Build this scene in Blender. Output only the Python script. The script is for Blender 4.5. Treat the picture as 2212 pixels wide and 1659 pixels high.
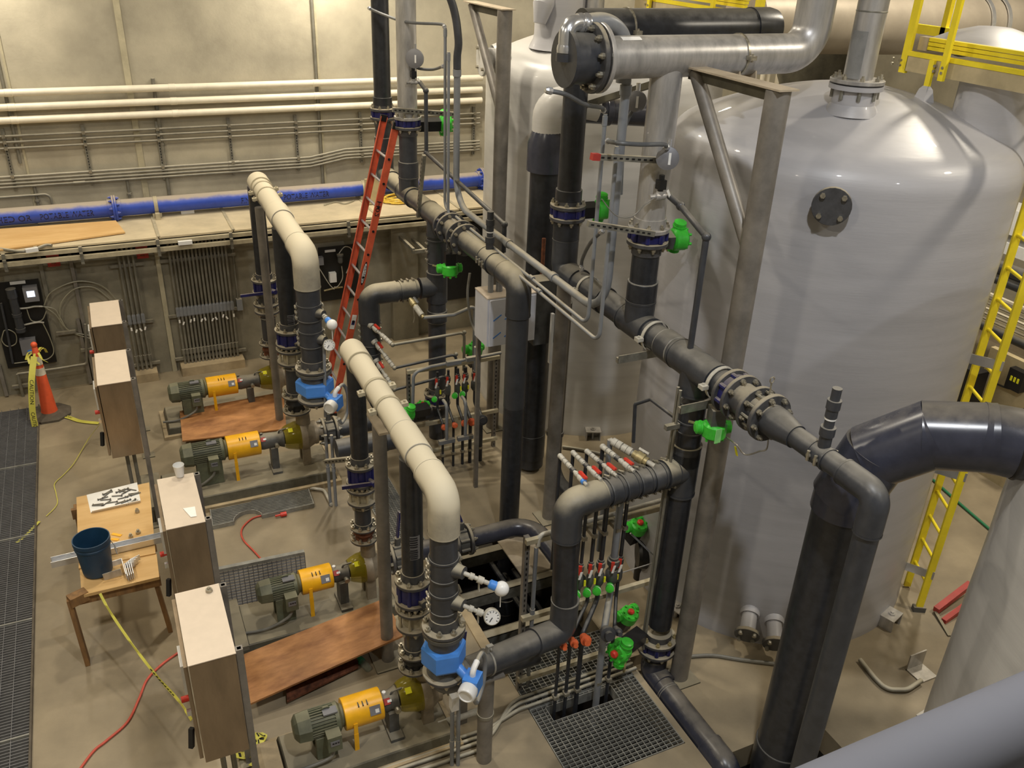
import bpy, math, random
from mathutils import Vector as V, Matrix
random.seed(7)
for _o in list(bpy.data.objects): bpy.data.objects.remove(_o)
scene = bpy.context.scene
COL = scene.collection
PI = math.pi

# ------------------------------------------------------------------ camera
F_PX = 1900.0
yaw, pitch, roll = map(math.radians, (25.84, 27.58, 2.404))
FWD = V((math.sin(yaw)*math.cos(pitch), math.cos(yaw)*math.cos(pitch), -math.sin(pitch)))
R0 = V((math.cos(yaw), -math.sin(yaw), 0)); U0 = R0.cross(FWD)
RIGHT = math.cos(roll)*R0 + math.sin(roll)*U0
UP = -math.sin(roll)*R0 + math.cos(roll)*U0
EYE = V((0, 0, 6.0))
camd = bpy.data.cameras.new('camera'); cam = bpy.data.objects.new('camera', camd); COL.objects.link(cam)
camd.sensor_width = 36.0; camd.lens = 36.0*F_PX/2212.0; camd.clip_start = 0.05
m3 = Matrix((RIGHT, UP, -FWD)).transposed()
cam.matrix_world = Matrix.Translation(EYE) @ m3.to_4x4()
scene.camera = cam

# ------------------------------------------------------------------ light
scene.view_settings.view_transform = 'Standard'; scene.view_settings.look = 'None'
scene.view_settings.gamma = 1.0; scene.view_settings.use_curve_mapping = False
scene.view_settings.exposure = 0.0
w = bpy.data.worlds.new('hall air'); scene.world = w; w.use_nodes = True
w.node_tree.nodes['Background'].inputs[0].default_value = (0.80, 0.86, 1.0, 1)
w.node_tree.nodes['Background'].inputs[1].default_value = 0.07

def high_bay(x, y, z, power, col, size=0.45, spread=170):
    d = bpy.data.lights.new('high_bay_light', 'AREA'); d.shape = 'DISK'; d.size = size
    d.energy = power; d.color = col; d.spread = math.radians(spread)
    o = bpy.data.objects.new('high_bay_light', d); COL.objects.link(o); o.location = (x, y, z)
    return o
WARM = (1.0, 0.90, 0.73); NEUT = (0.95, 0.97, 1.0)
high_bay(-1.1, 12.9, 5.75, 42, WARM, .3); high_bay(3.15, 12.9, 5.8, 46, WARM, .3)      # wall packs over the ledge
high_bay(3.6, 11.3, 7.6, 240, WARM); high_bay(-1.2, 10.8, 8.2, 80, WARM); high_bay(8.0, 12.2, 7.2, 70, WARM)
high_bay(-3.2, 7.0, 8.6, 150, WARM); high_bay(1.6, 8.4, 8.8, 150, WARM); high_bay(9.6, 6.5, 8.2, 260, WARM)
high_bay(-2.8, 2.0, 8.8, 170, WARM); high_bay(2.0, 1.4, 8.8, 240, NEUT, .3); high_bay(8.8, 2.0, 8.6, 240, WARM)
high_bay(5.0, -2.4, 8.8, 120, NEUT, .3)

# ------------------------------------------------------------------ survey: a pixel of the photograph on a known plane
def ray(u, v): return FWD*F_PX + RIGHT*(u-1106) - UP*(v-829.5)
def at(u, v, x=None, y=None, z=None):
    d = ray(u, v)
    t = (x-EYE.x)/d.x if x is not None else (y-EYE.y)/d.y if y is not None else (z-EYE.z)/d.z
    return EYE + d*t
def zon(b, u, v):
    d = ray(u, v); return EYE.z + d.z*math.hypot(b[0], b[1])/math.hypot(d.x, d.y)

# ------------------------------------------------------------------ mesh builder
def basis(ax):
    ax = V(ax).normalized()
    h = V((0, 0, 1)) if abs(ax.z) < 0.9 else V((1, 0, 0))
    a = ax.cross(h).normalized(); b = ax.cross(a).normalized()
    return a, b, ax
class MB:
    def __init__(s): s.v = []; s.f = []
    def box(s, c, size, rot=None):
        c = V(c); n = len(s.v); hx, hy, hz = size[0]/2, size[1]/2, size[2]/2
        for sx in (-1, 1):
            for sy in (-1, 1):
                for sz in (-1, 1):
                    p = V((sx*hx, sy*hy, sz*hz))
                    if rot is not None: p = rot @ p
                    s.v.append(c+p)
        for q in ((0,1,3,2),(4,6,7,5),(0,4,5,1),(2,3,7,6),(0,2,6,4),(1,5,7,3)): s.f.append([n+i for i in q])
        return s
    def bb(s, x0, x1, y0, y1, z0, z1): return s.box(((x0+x1)/2,(y0+y1)/2,(z0+z1)/2),(abs(x1-x0),abs(y1-y0),abs(z1-z0)))
    def beam(s, p0, p1, wid, hei, up=(0,0,1)):
        p0 = V(p0); p1 = V(p1); d = (p1-p0); L = d.length; d.normalize()
        a = d.cross(V(up)); a = a.normalized() if a.length > 1e-4 else basis(d)[0]
        b = a.cross(d).normalized()
        return s.box((p0+p1)/2, (L, wid, hei), Matrix((d, a, b)).transposed())
    def rings(s, rings, cap0=True, cap1=True, closed=False):
        n0 = len(s.v); k = len(rings[0])
        for r in rings: s.v.extend(r)
        m = len(rings)
        for i in range(m if closed else m-1):
            i2 = (i+1) % m
            for j in range(k):
                j2 = (j+1) % k
                s.f.append([n0+i*k+j, n0+i*k+j2, n0+i2*k+j2, n0+i2*k+j])
        if not closed:
            if cap0: s.f.append([n0+j for j in range(k)][::-1])
            if cap1: s.f.append([n0+(m-1)*k+j for j in range(k)])
        return s
    def lathe(s, o, ax, prof, seg=24, cap0=True, cap1=True, start=0.0):
        o = V(o); a, b, d = basis(ax); R = []
        for (t, r) in prof:
            R.append([o + d*t + (a*math.cos(start+2*PI*j/seg)+b*math.sin(start+2*PI*j/seg))*max(r, 1e-4) for j in range(seg)])
        return s.rings(R, cap0, cap1)
    def cyl(s, p0, p1, r, r2=None, seg=20, start=0.0):
        p0 = V(p0); p1 = V(p1); L = (p1-p0).length
        return s.lathe(p0, p1-p0, [(0, r), (L, r if r2 is None else r2)], seg, start=start)
    def ball(s, c, r, seg=14, n=8, sc=(1,1,1)):
        c = V(c); R = []
        for i in range(n+1):
            th = PI*i/n; rr = max(r*math.sin(th), 1e-4)
            R.append([c+V((rr*math.cos(2*PI*j/seg)*sc[0], rr*math.sin(2*PI*j/seg)*sc[1], -r*math.cos(th)*sc[2])) for j in range(seg)])
        return s.rings(R)
    def tube(s, pts, r, seg=12, bend=None, cap=True, n=6):
        P = fillet(pts, bend, n) if bend else [V(p) for p in pts]
        Q = [P[0]]
        for p in P[1:]:
            if (p-Q[-1]).length > 1e-5: Q.append(p)
        P = Q
        T = []
        for i in range(len(P)):
            d = (P[min(i+1, len(P)-1)]-P[max(i-1, 0)])
            T.append(d.normalized())
        a = basis(T[0])[0]; R = []
        for i, p in enumerate(P):
            a = a - T[i]*a.dot(T[i])
            a = a.normalized() if a.length > 1e-6 else basis(T[i])[0]
            b = T[i].cross(a)
            rr = r[i] if isinstance(r, (list, tuple)) else r
            R.append([p+(a*math.cos(2*PI*j/seg)+b*math.sin(2*PI*j/seg))*rr for j in range(seg)])
        return s.rings(R, cap, cap)
    def ribbon(s, pts, wid, th=0.003, side=None):
        P = [V(p) for p in pts]; R = []
        for i, p in enumerate(P):
            d = (P[min(i+1, len(P)-1)]-P[max(i-1, 0)]).normalized()
            sd = V(side[i] if isinstance(side, list) else side) if side is not None else d.cross(V((0,0,1)))
            sd = (sd - d*sd.dot(d)).normalized(); nn = sd.cross(d)
            R.append([p+sd*wid/2+nn*th/2, p-sd*wid/2+nn*th/2, p-sd*wid/2-nn*th/2, p+sd*wid/2-nn*th/2])
        return s.rings(R)
    def prism(s, pts, o, ux, uy, h):
        o = V(o); ux = V(ux); uy = V(uy); nn = ux.cross(uy).normalized()*h
        A = [o+ux*p[0]+uy*p[1] for p in pts]
        return s.rings([A, [q+nn for q in A]])
    def bolts(s, c, ax, R, n, rb, h, ph=0.2, base=0.0):
        c = V(c); a, b, d = basis(ax)
        for i in range(n):
            t = ph+2*PI*i/n; p = c+(a*math.cos(t)+b*math.sin(t))*R+d*base
            s.cyl(p, p+d*h, rb, seg=6)
        return s
    def build(s, name, m, parent=None, smooth=True, org=None, ang=32):
        if parent is not None: off = OFF[parent.as_pointer()]
        elif org is not None: off = V(org)
        else:
            xs = [p[0] for p in s.v]; ys = [p[1] for p in s.v]; zs = [p[2] for p in s.v]
            off = V(((min(xs)+max(xs))/2, (min(ys)+max(ys))/2, min(zs)))
        me = bpy.data.meshes.new(name)
        me.from_pydata([tuple(V(p)-off) for p in s.v], [], s.f); me.update()
        me.materials.append(m)
        if smooth:
            me.polygons.foreach_set('use_smooth', [True]*len(me.polygons)); me.set_sharp_from_angle(angle=math.radians(ang))
        o = bpy.data.objects.new(name, me); COL.objects.link(o)
        if parent is not None: o.parent = parent
        else: o.location = off
        OFF[o.as_pointer()] = off
        return o
OFF = {}
def fillet(pts, r, n=6):
    P = [V(p) for p in pts]; out = [P[0]]
    for i in range(1, len(P)-1):
        a = (P[i-1]-P[i]); b = (P[i+1]-P[i]); la, lb = a.length, b.length
        a.normalize(); b.normalize(); ang = a.angle(b)
        if ang > PI-0.02: out.append(P[i]); continue
        t = min(r/math.tan(ang/2), la*0.499, lb*0.499); rr = t*math.tan(ang/2)
        c = P[i]+(a+b).normalized()*(rr/math.sin(ang/2))
        p0 = P[i]+a*t; p1 = P[i]+b*t; v0 = p0-c; v1 = p1-c; th = v0.angle(v1)
        for k in range(n+1):
            f = k/n
            out.append(c+(v0*math.sin((1-f)*th)+v1*math.sin(f*th))/math.sin(th))
    out.append(P[-1]); return out
def bezier(pts, n=10):
    P = [V(p) for p in pts]; out = []
    for i in range(len(P)-1):
        p0 = P[max(i-1, 0)]; p1 = P[i]; p2 = P[i+1]; p3 = P[min(i+2, len(P)-1)]
        for k in range(n):
            t = k/n
            out.append(0.5*((2*p1)+(p2-p0)*t+(2*p0-5*p1+4*p2-p3)*t*t+(3*p1-p0-3*p2+p3)*t**3))
    out.append(P[-1]); return out
def thing(name, label, cat, loc, group=None):
    o = bpy.data.objects.new(name, None); COL.objects.link(o); o.empty_display_size = 0.1
    o.location = loc; o['label'] = label; o['category'] = cat
    if group: o['group'] = group
    OFF[o.as_pointer()] = V(loc); return o
def tag(o, label, cat, group=None):
    o['label'] = label; o['category'] = cat
    if group: o['group'] = group
    return o
def struct(o): o['kind'] = 'structure'; return o
def stuff(o): o['kind'] = 'stuff'; return o
def lab(o, t): o['label'] = t; return o
def dup(root, loc, label=None, group=None):
    r = root.copy(); COL.objects.link(r); r.location = loc
    if label: r['label'] = label
    if group: r['group'] = group
    for ch in list(root.children):
        c = ch.copy(); COL.objects.link(c); c.parent = r
        for g in list(ch.children):
            d = g.copy(); COL.objects.link(d); d.parent = c
    return r
def dup_part(o, delta):
    c = o.copy(); COL.objects.link(c); c.location = o.location+V(delta); return c

# ------------------------------------------------------------------ materials
def S(r, g, b):
    f = lambda c: (c/255/12.92) if c/255 <= 0.04045 else ((c/255+0.055)/1.055)**2.4
    return (f(r), f(g), f(b), 1)
def mat(name, col, rough=0.5, metal=0.0, dust=None, dcol=None, var=0.12, scale=6.0, bump=0.0, bscale=60.0, col2=None, lo=0.35, hi=0.95, trans=0.0, alpha=1.0, emit=0.0, stretch=(1,1,1), coat=0.0):
    m = bpy.data.materials.new(name); m.use_nodes = True; nt = m.node_tree; N = nt.nodes; L = nt.links
    b = N['Principled BSDF']; b.inputs['Roughness'].default_value = rough; b.inputs['Metallic'].default_value = metal
    if coat: b.inputs['Coat Weight'].default_value = coat
    tc = N.new('ShaderNodeTexCoord'); mp = N.new('ShaderNodeMapping'); mp.inputs['Scale'].default_value = stretch
    geo = N.new('ShaderNodeNewGeometry'); L.new(geo.outputs['Position'], mp.inputs['Vector'])
    nz = N.new('ShaderNodeTexNoise'); nz.inputs['Scale'].default_value = scale; nz.inputs['Detail'].default_value = 6; nz.inputs['Roughness'].default_value = 0.62
    L.new(mp.outputs['Vector'], nz.inputs['Vector'])
    mx = N.new('ShaderNodeMix'); mx.data_type = 'RGBA'
    c2 = col2 if col2 else tuple(min(1, c*(1-2.2*var)) for c in col[:3])+(1,)
    c1 = col if col2 else tuple(min(1, c*(1+var)) for c in col[:3])+(1,)
    rp = N.new('ShaderNodeMapRange'); rp.inputs['From Min'].default_value = 0.33; rp.inputs['From Max'].default_value = 0.67
    L.new(nz.outputs['Fac'], rp.inputs['Value']); L.new(rp.outputs['Result'], mx.inputs['Factor'])
    mx.inputs['A'].default_value = c2; mx.inputs['B'].default_value = c1
    out = mx.outputs['Result']
    if dust:
        sp = N.new('ShaderNodeSeparateXYZ'); L.new(geo.outputs['Normal'], sp.inputs[0])
        ad = N.new('ShaderNodeMath'); ad.operation = 'MULTIPLY_ADD'; ad.inputs[1].default_value = 0.5; L.new(nz.outputs['Fac'], ad.inputs[0]); L.new(sp.outputs['Z'], ad.inputs[2])
        mr = N.new('ShaderNodeMapRange'); mr.interpolation_type = 'SMOOTHSTEP'
        mr.inputs['From Min'].default_value = lo+0.25; mr.inputs['From Max'].default_value = hi+0.25; mr.inputs['To Max'].default_value = dust
        L.new(ad.outputs[0], mr.inputs['Value'])
        md = N.new('ShaderNodeMix'); md.data_type = 'RGBA'; L.new(mr.outputs['Result'], md.inputs['Factor']); L.new(out, md.inputs['A'])
        md.inputs['B'].default_value = dcol if dcol else S(188, 176, 148)
        out = md.outputs['Result']
        rr = N.new('ShaderNodeMapRange'); rr.inputs['To Min'].default_value = rough; rr.inputs['To Max'].default_value = min(0.85, rough+0.4); L.new(mr.outputs['Result'], rr.inputs['Value']); L.new(rr.outputs['Result'], b.inputs['Roughness'])
        if metal:
            ms = N.new('ShaderNodeMapRange'); ms.inputs['To Min'].default_value = metal; ms.inputs['To Max'].default_value = 0; L.new(mr.outputs['Result'], ms.inputs['Value']); L.new(ms.outputs['Result'], b.inputs['Metallic'])
    L.new(out, b.inputs['Base Color'])
    if bump:
        n2 = N.new('ShaderNodeTexNoise'); n2.inputs['Scale'].default_value = bscale; n2.inputs['Detail'].default_value = 4; L.new(mp.outputs['Vector'], n2.inputs['Vector'])
        bp = N.new('ShaderNodeBump'); bp.inputs['Strength'].default_value = bump; bp.inputs['Distance'].default_value = 0.02
        L.new(n2.outputs['Fac'], bp.inputs['Height']); L.new(bp.outputs['Normal'], b.inputs['Normal'])
    if trans: b.inputs['Transmission Weight'].default_value = trans; b.inputs['IOR'].default_value = 1.3
    if alpha < 1: b.inputs['Alpha'].default_value = alpha
    if emit: b.inputs['Emission Color'].default_value = col; b.inputs['Emission Strength'].default_value = emit
    return m
M = {}
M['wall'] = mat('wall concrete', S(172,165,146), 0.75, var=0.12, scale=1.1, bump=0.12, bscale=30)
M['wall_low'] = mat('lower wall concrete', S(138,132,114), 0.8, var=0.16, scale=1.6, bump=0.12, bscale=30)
M['joint'] = mat('pale joint filler', S(176,168,142), 0.7, var=0.08)
M['floor'] = mat('floor concrete', S(160,146,120), 0.5, var=0.2, scale=0.9, bump=0.05, bscale=40, col2=S(124,113,93))
M['pad'] = mat('pad concrete', S(172,154,122), 0.7, var=0.16, scale=3, bump=0.08, bscale=40)
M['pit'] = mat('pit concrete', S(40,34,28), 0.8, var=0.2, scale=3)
M['handrail'] = mat('grey handrail enamel', S(88,88,93), 0.85, var=0.02)
M['ledge'] = mat('dusty cover plate', S(196,182,152), 0.65, var=0.08, scale=3)
M['rail_tan'] = mat('dusty rail', S(176,166,140), 0.5, var=0.1, scale=8)
M['white_pipe'] = mat('white pipe cover', S(226,218,198), 0.4, var=0.04)
M['conduit'] = mat('dusty steel conduit', S(132,129,118), 0.45, 0.3, dust=0.7, dcol=S(192,184,162), lo=0.2, hi=1.0)
M['emt'] = mat('grey coated conduit', S(128,131,135), 0.42, 0.0, var=0.06, dust=0.6, lo=0.45, hi=1.0)
M['pvc'] = mat('dark grey plastic pipe', S(60,62,67), 0.33, var=0.12, scale=9, dust=0.55, dcol=S(146,140,126), lo=0.35, hi=1.15, bump=0.02)
M['pvc_black'] = mat('near black plastic pipe', S(44,46,51), 0.32, var=0.18, scale=14, dust=0.45, dcol=S(128,124,114), lo=0.45, hi=1.05, bump=0.02)
M['pvc_dusty'] = mat('plastic pipe under thick dust', S(78,80,84), 0.34, var=0.12, scale=5, dust=0.96, dcol=S(205,195,170), lo=-0.45, hi=0.35)
M['pvc_half'] = mat('plastic pipe under grey dust', S(62,64,68), 0.33, var=0.12, scale=6, dust=0.78, dcol=S(184,174,148), lo=0.15, hi=1.05)
M['pvc_new'] = mat('glossy dark plastic pipe', S(58,60,72), 0.25, var=0.1, scale=8, dust=0.3, lo=0.6, hi=1.1)
M['lip'] = mat('cement bead', S(150,146,136), 0.6, var=0.1, scale=20)
M['flange'] = mat('dark plastic flange', S(72,72,74), 0.42, var=0.12, scale=20, dust=0.85, dcol=S(164,154,132), lo=0.2, hi=0.9)
M['valve_blue'] = mat('navy valve body', S(32,34,92), 0.35, var=0.15, scale=20, dust=0.4, lo=0.4, hi=1.0)
M['bolt'] = mat('zinc bolt', S(176,170,154), 0.35, 0.7, var=0.15, scale=40)
M['stainless'] = mat('stainless steel', S(186,184,182), 0.38, 0.55, var=0.14, scale=4, stretch=(3,3,0.6), dust=0.3, lo=0.4, hi=1.15)
M['duct'] = mat('dull duct steel', S(164,154,138), 0.5, 0.3, var=0.08, scale=2)
M['galv'] = mat('galvanised strut', S(140,138,128), 0.4, 0.5, var=0.14, scale=14, dust=0.5, lo=0.5, hi=1.0)
M['white_alu'] = mat('mill finish aluminium', S(226,228,230), 0.3, 0.35, var=0.03)
M['bright'] = mat('bright aluminium', S(214,216,220), 0.25, 0.8, var=0.06, scale=10)
M['steel_post'] = mat('weathered steel post', S(132,127,120), 0.45, 0.3, var=0.14, scale=5)
M['tan_plate'] = mat('dusty tan plate', S(172,158,136), 0.65, var=0.1)
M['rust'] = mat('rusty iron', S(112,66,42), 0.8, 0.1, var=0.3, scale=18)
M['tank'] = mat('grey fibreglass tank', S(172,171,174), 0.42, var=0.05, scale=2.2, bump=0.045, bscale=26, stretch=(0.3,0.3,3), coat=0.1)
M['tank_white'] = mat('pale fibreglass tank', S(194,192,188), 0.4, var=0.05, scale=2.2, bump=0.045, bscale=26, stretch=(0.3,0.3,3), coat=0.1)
M['blue_pipe'] = mat('blue painted pipe', S(48,76,178), 0.4, var=0.08, scale=6, dust=0.95, dcol=S(168,156,136), lo=0.45, hi=0.9)
M['ink'] = mat('black ink', S(22,22,30), 0.6, var=0.1)
M['white'] = mat('white plastic', S(228,228,226), 0.35, var=0.03)
M['paper'] = mat('white paper', S(236,234,228), 0.7, var=0.03)
M['green'] = mat('lime green actuator', S(66,196,58), 0.35, var=0.12, scale=14)
M['lime'] = mat('pale lime label', S(150,232,140), 0.5, var=0.04)
M['red'] = mat('red plastic', S(214,62,46), 0.4, var=0.1, scale=20)
M['orange'] = mat('orange fibreglass rail', S(206,92,62), 0.45, var=0.12, scale=6)
M['cone'] = mat('orange cone plastic', S(226,92,52), 0.5, var=0.08, scale=6)
M['reflect'] = mat('white reflective band', S(224,216,196), 0.35, var=0.06)
M['black'] = mat('black plastic', S(26,26,28), 0.4, var=0.15, scale=12)
M['rubber'] = mat('dusty black rubber', S(92,84,72), 0.85, var=0.15, scale=8)
M['black_board'] = mat('black backing board', S(22,21,20), 0.5, var=0.15)
M['yellow'] = mat('yellow guard paint', S(240,178,24), 0.38, var=0.06, scale=8)
M['yellow_frp'] = mat('yellow fibreglass', S(238,216,40), 0.45, var=0.05, scale=6)
M['tape'] = mat('yellow caution tape', S(206,200,88), 0.5, var=0.06)
M['motor'] = mat('olive motor paint', S(100,104,84), 0.5, var=0.14, scale=9, dust=0.5, dcol=S(140,134,108), lo=0.4, hi=1.0)
M['bearing'] = mat('grey cast bearing frame', S(84,84,82), 0.5, var=0.15, scale=10, dust=0.35, lo=0.4, hi=1.0)
M['volute'] = mat('cast pump casing', S(146,134,114), 0.5, 0.25, var=0.14, scale=8)
M['shield'] = mat('clear amber shield', S(176,160,24), 0.12, var=0.03, trans=0.55, alpha=0.72)
M['base'] = mat('olive base plate', S(92,88,74), 0.6, var=0.2, scale=5, dust=0.4, lo=0.5, hi=1.0)
M['plywood'] = mat('brown plywood', S(186,132,80), 0.55, col2=S(132,86,48), scale=3.0, stretch=(1,3,1))
M['ply_pale'] = mat('pale plywood', S(214,178,122), 0.65, col2=S(198,158,100), scale=3, stretch=(0.6,3,1))
M['lumber'] = mat('weathered lumber', S(150,112,68), 0.7, col2=S(112,84,54), scale=6, stretch=(4,4,0.7))
M['encl'] = mat('brushed stainless cabinet', S(146,128,104), 0.38, 0.55, var=0.1, scale=4, stretch=(2,2,0.5))
M['encl_top'] = mat('cabinet top', S(214,199,180), 0.42, 0.2, var=0.02, scale=12)
M['bucket'] = mat('blue bucket', S(30,64,92), 0.45, var=0.1, scale=6)
M['bucket_in'] = mat('bucket inside', S(46,58,52), 0.6, var=0.1)
M['mag_blue'] = mat('flowmeter blue', S(74,138,222), 0.38, var=0.05)
M['cord_red'] = mat('red rubber cord', S(198,84,66), 0.5, var=0.06)
M['cord_grey'] = mat('grey cable', S(118,116,108), 0.5, var=0.08)
M['tube_clear'] = mat('pale plastic tubing', S(150,146,126), 0.35, var=0.06)
M['brass'] = mat('dull brass fitting', S(178,164,122), 0.4, 0.5, var=0.15, scale=30)
M['ghost'] = mat('pale grey fitting', S(186,182,170), 0.45, var=0.1, scale=25)
M['orange_ring'] = mat('orange union nut', S(206,96,52), 0.5, var=0.12, scale=20)
M['grate'] = mat('galvanised grating', S(150,149,142), 0.45, 0.2, var=0.12, scale=14)
M['grate_dark'] = mat('walkway grating', S(122,122,124), 0.45, 0.3, var=0.08, scale=14)
M['rail_grey'] = mat('grey handrail paint', S(120,120,124), 0.45, var=0.03)
M['film'] = mat('white film on cabinet', S(206,208,216), 0.25, var=0.03, scale=4, coat=0.3)
M['screen'] = mat('lit display', S(220,232,255), 0.3, var=0.0, emit=1.6)
M['hose_grey'] = mat('grey flexible hose', S(92,94,96), 0.45, var=0.08)
M['green_cord'] = mat('green hose', S(38,120,78), 0.5, var=0.06)
M['red_steel'] = mat('red painted steel', S(168,56,48), 0.5, var=0.12)
M['ylabel'] = mat('yellow sticker', S(240,236,40), 0.5, var=0.03)
M['rope'] = mat('yellow rope', S(226,192,74), 0.7, var=0.1, scale=40)
M['glass_green'] = mat('clear bottle plastic', S(206,216,206), 0.08, var=0.02, trans=0.8, alpha=0.55)
M['mesh_cover'] = mat('beige board', S(186,170,132), 0.6, var=0.08)
# ------------------------------------------------------------------ setting
WY, UY = 12.48, 13.55          # lower wall, upper wall (set back on the ledge)
def slab(name, m, *boxes):
    b = MB()
    for q in boxes: b.bb(*q)
    return struct(b.build(name, m, smooth=False, org=(0, 0, 0)))
# floor round the two sumps: A under the front rack, B at the feet of the big riser
PA = (2.60, 3.66, 3.95, 7.20); PB = (3.95, 4.85, 2.55, 3.72)
slab('floor', M['floor'],
     (-6, PA[0], -4, WY, -0.25, 0), (PA[0], 14, PA[3], WY, -0.25, 0), (PA[0], 14, -4, PB[2], -0.25, 0),
     (PA[1], 3.72, PA[2], PA[3], -0.25, 0), (3.72, PB[0], 4.96, PA[3], -0.25, 0), (3.72, PB[0], 3.76, 4.96, -0.25, -0.13),
     (PA[0], 3.72, PB[2], PA[2], -0.25, 0), (3.72, PB[0], PB[2], 3.44, -0.25, 0), (PB[1], 14, PB[2], PA[3], -0.25, 0),
     (PB[0], PB[1], PB[3], PA[3], -0.25, 0))
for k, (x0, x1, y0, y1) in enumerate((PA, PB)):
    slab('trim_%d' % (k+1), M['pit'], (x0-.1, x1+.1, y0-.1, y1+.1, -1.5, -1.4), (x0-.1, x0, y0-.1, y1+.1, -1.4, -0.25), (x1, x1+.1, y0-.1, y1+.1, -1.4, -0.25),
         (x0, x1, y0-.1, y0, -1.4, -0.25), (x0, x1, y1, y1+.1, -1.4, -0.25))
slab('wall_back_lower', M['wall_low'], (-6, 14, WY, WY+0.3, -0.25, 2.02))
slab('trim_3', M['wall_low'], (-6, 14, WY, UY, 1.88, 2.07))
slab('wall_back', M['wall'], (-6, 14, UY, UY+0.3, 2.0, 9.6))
slab('wall_left', M['wall'], (-6.3, -6, -4, UY, -0.25, 9.6))
slab('wall_right', M['wall'], (14, 14.3, -4, UY, -0.25, 9.6))
slab('wall_front', M['wall'], (-6, 14, -4.3, -4, -0.25, 9.6))
slab('ceiling', M['wall'], (-6.3, 14.3, -4.3, UY+0.3, 9.6, 9.9))
for k, px in enumerate(((278, 180), (684, 90), (6, 120))):      # joints of the upper wall
    x = at(*px, y=UY).x
    b = MB().bb(x-(.04 if k == 0 else .015), x+(.04 if k == 0 else .015), UY-.02, UY, 2.07, 9.6)
    struct(b.build('trim_%d' % (k+4), M['joint'], smooth=False))
xj = at(356, 660, y=WY).x
struct(MB().bb(xj-.03, xj+.03, WY-.03, WY, 0, 1.88).build('trim_7', M['joint'], smooth=False))
xp = at(868, 560, y=WY).x
struct(MB().bb(xp-.20, xp+.22, WY-.12, WY, 0, 1.88).build('trim_8', M['wall_low'], smooth=False))
struct(MB().bb(xp+.62, xp+1.9, WY-.05, WY, 0.55, 1.8).build('trim_9', M['black'], smooth=False))  # flat black slab painted in as the shade of the recess by the pier

# cover plates of the ledge, edge rails and the strut clips that hold them
LZ = 2.12; LY = 12.20
led = thing('cable_ledge', 'long dusty ledge of cover plates running along the wall under the blue pipe', 'ledge', (1.4, LY, 1.95))
xs = [-2.4, -0.9] + [at(u, v, z=LZ).x for u, v in ((342, 510), (500, 490), (600, 470))] + [3.6, 4.9, 6.4]
for i in range(len(xs)-1):
    MB().bb(xs[i]+.006, xs[i+1]-.006, LY, UY-.02, LZ-.022, LZ+(.0 if i % 2 else .004)).build('cover_plate', M['ledge'], led, smooth=False)
    if i: MB().bb(xs[i]-.02, xs[i]+.02, LY, UY-.05, LZ+.003, LZ+.014).build('seam_strip', M['rail_tan'], led, smooth=False)
for z0, y0, h in ((LZ-.06, LY-.02, .05), (LZ-.15, LY-.05, .055)):
    MB().bb(-2.4, 6.4, y0-.03, y0+.02, z0-h/2, z0+h/2).build('edge_rail', M['rail_tan'], led, smooth=False)
for u, v in ((4, 540), (173, 535), (340, 520), (498, 505), (752, 480)):
    x = at(u, v, y=LY-.08).x; c = MB()
    c.bb(x-.02, x+.02, LY-.11, LY-.07, LZ-.23, LZ-.0); c.bb(x-.02, x+.02, LY-.11, LY+.0, LZ-.20, LZ-.17); c.bb(x-.02, x+.02, LY-.13, LY-.06, LZ-.10, LZ-.075)
    c.build('strut_clip', M['galv'], led, smooth=False)
# sheet of plywood lying on the ledge at left
ps = [at(-40, 497, z=LZ+.05), at(250, 476, z=LZ+.05), at(270, 501, z=LZ+.03), at(-40, 545, z=LZ+.03)]
b = MB(); b.rings([[p-V((0,0,.02)) for p in ps], ps])
tag(b.build('plywood_sheet', M['ply_pale'], smooth=False), 'pale plywood sheet lying on the ledge in front of the blue pipe', 'board')

# ------------------------------------------------------------------ pipe kit
def ax_of(p0, p1): return (V(p1)-V(p0)).normalized()
def P_pipe(root, p0, p1, r, m, name='pipe', seg=28): return MB().cyl(p0, p1, r, seg=seg).build(name, m, root)
def P_ring(root, p, ax, r, L, m, name='coupling', lip=True, k=1.13, seg=28):
    a = V(ax).normalized(); p = V(p)
    o = MB().lathe(p-a*L/2, a, [(0, r*k-.003), (.004, r*k), (L-.004, r*k), (L, r*k-.003)], seg).build(name, m, root)
    if lip:
        for s in (-1, 1): MB().lathe(p+a*(s*L/2)-a*.004, a, [(0, r*1.01), (.0, r*k*.985), (.008, r*k*.985), (.008, r*1.01)], seg, False, False).build('cement_bead', M['lip'], o)
    return o
def P_elbow(root, c, a, b, r, m, Rb=None, sock=None, k=1.12, seg=28):
    c = V(c); a = V(a).normalized(); b = V(b).normalized()       # a, b: directions leaving the corner
    Rb = Rb or r*2.0; sock = r*0.9 if sock is None else sock; ang = a.angle(b); t = Rb/math.tan(ang/2)
    pts = [c+a*(t+sock), c+a*(t+.001)]+fillet([c+a*t*1.0001, c, c+b*t*1.0001], Rb, 10)[1:-1]+[c+b*(t+.001), c+b*(t+sock)]
    R = [r*k]*2+[r*k*.995]*(len(pts)-4)+[r*k]*2
    o = MB().tube(pts, R, seg).build('elbow', m, root, ang=50)
    for q, d in ((pts[0], a), (pts[-1], b)): MB().lathe(q-d*.012, d, [(0, r*k*1.02), (.014, r*k*1.025), (.016, r*1.01)], seg, False, False).build('cement_bead', m, o)
    return t+sock
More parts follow.
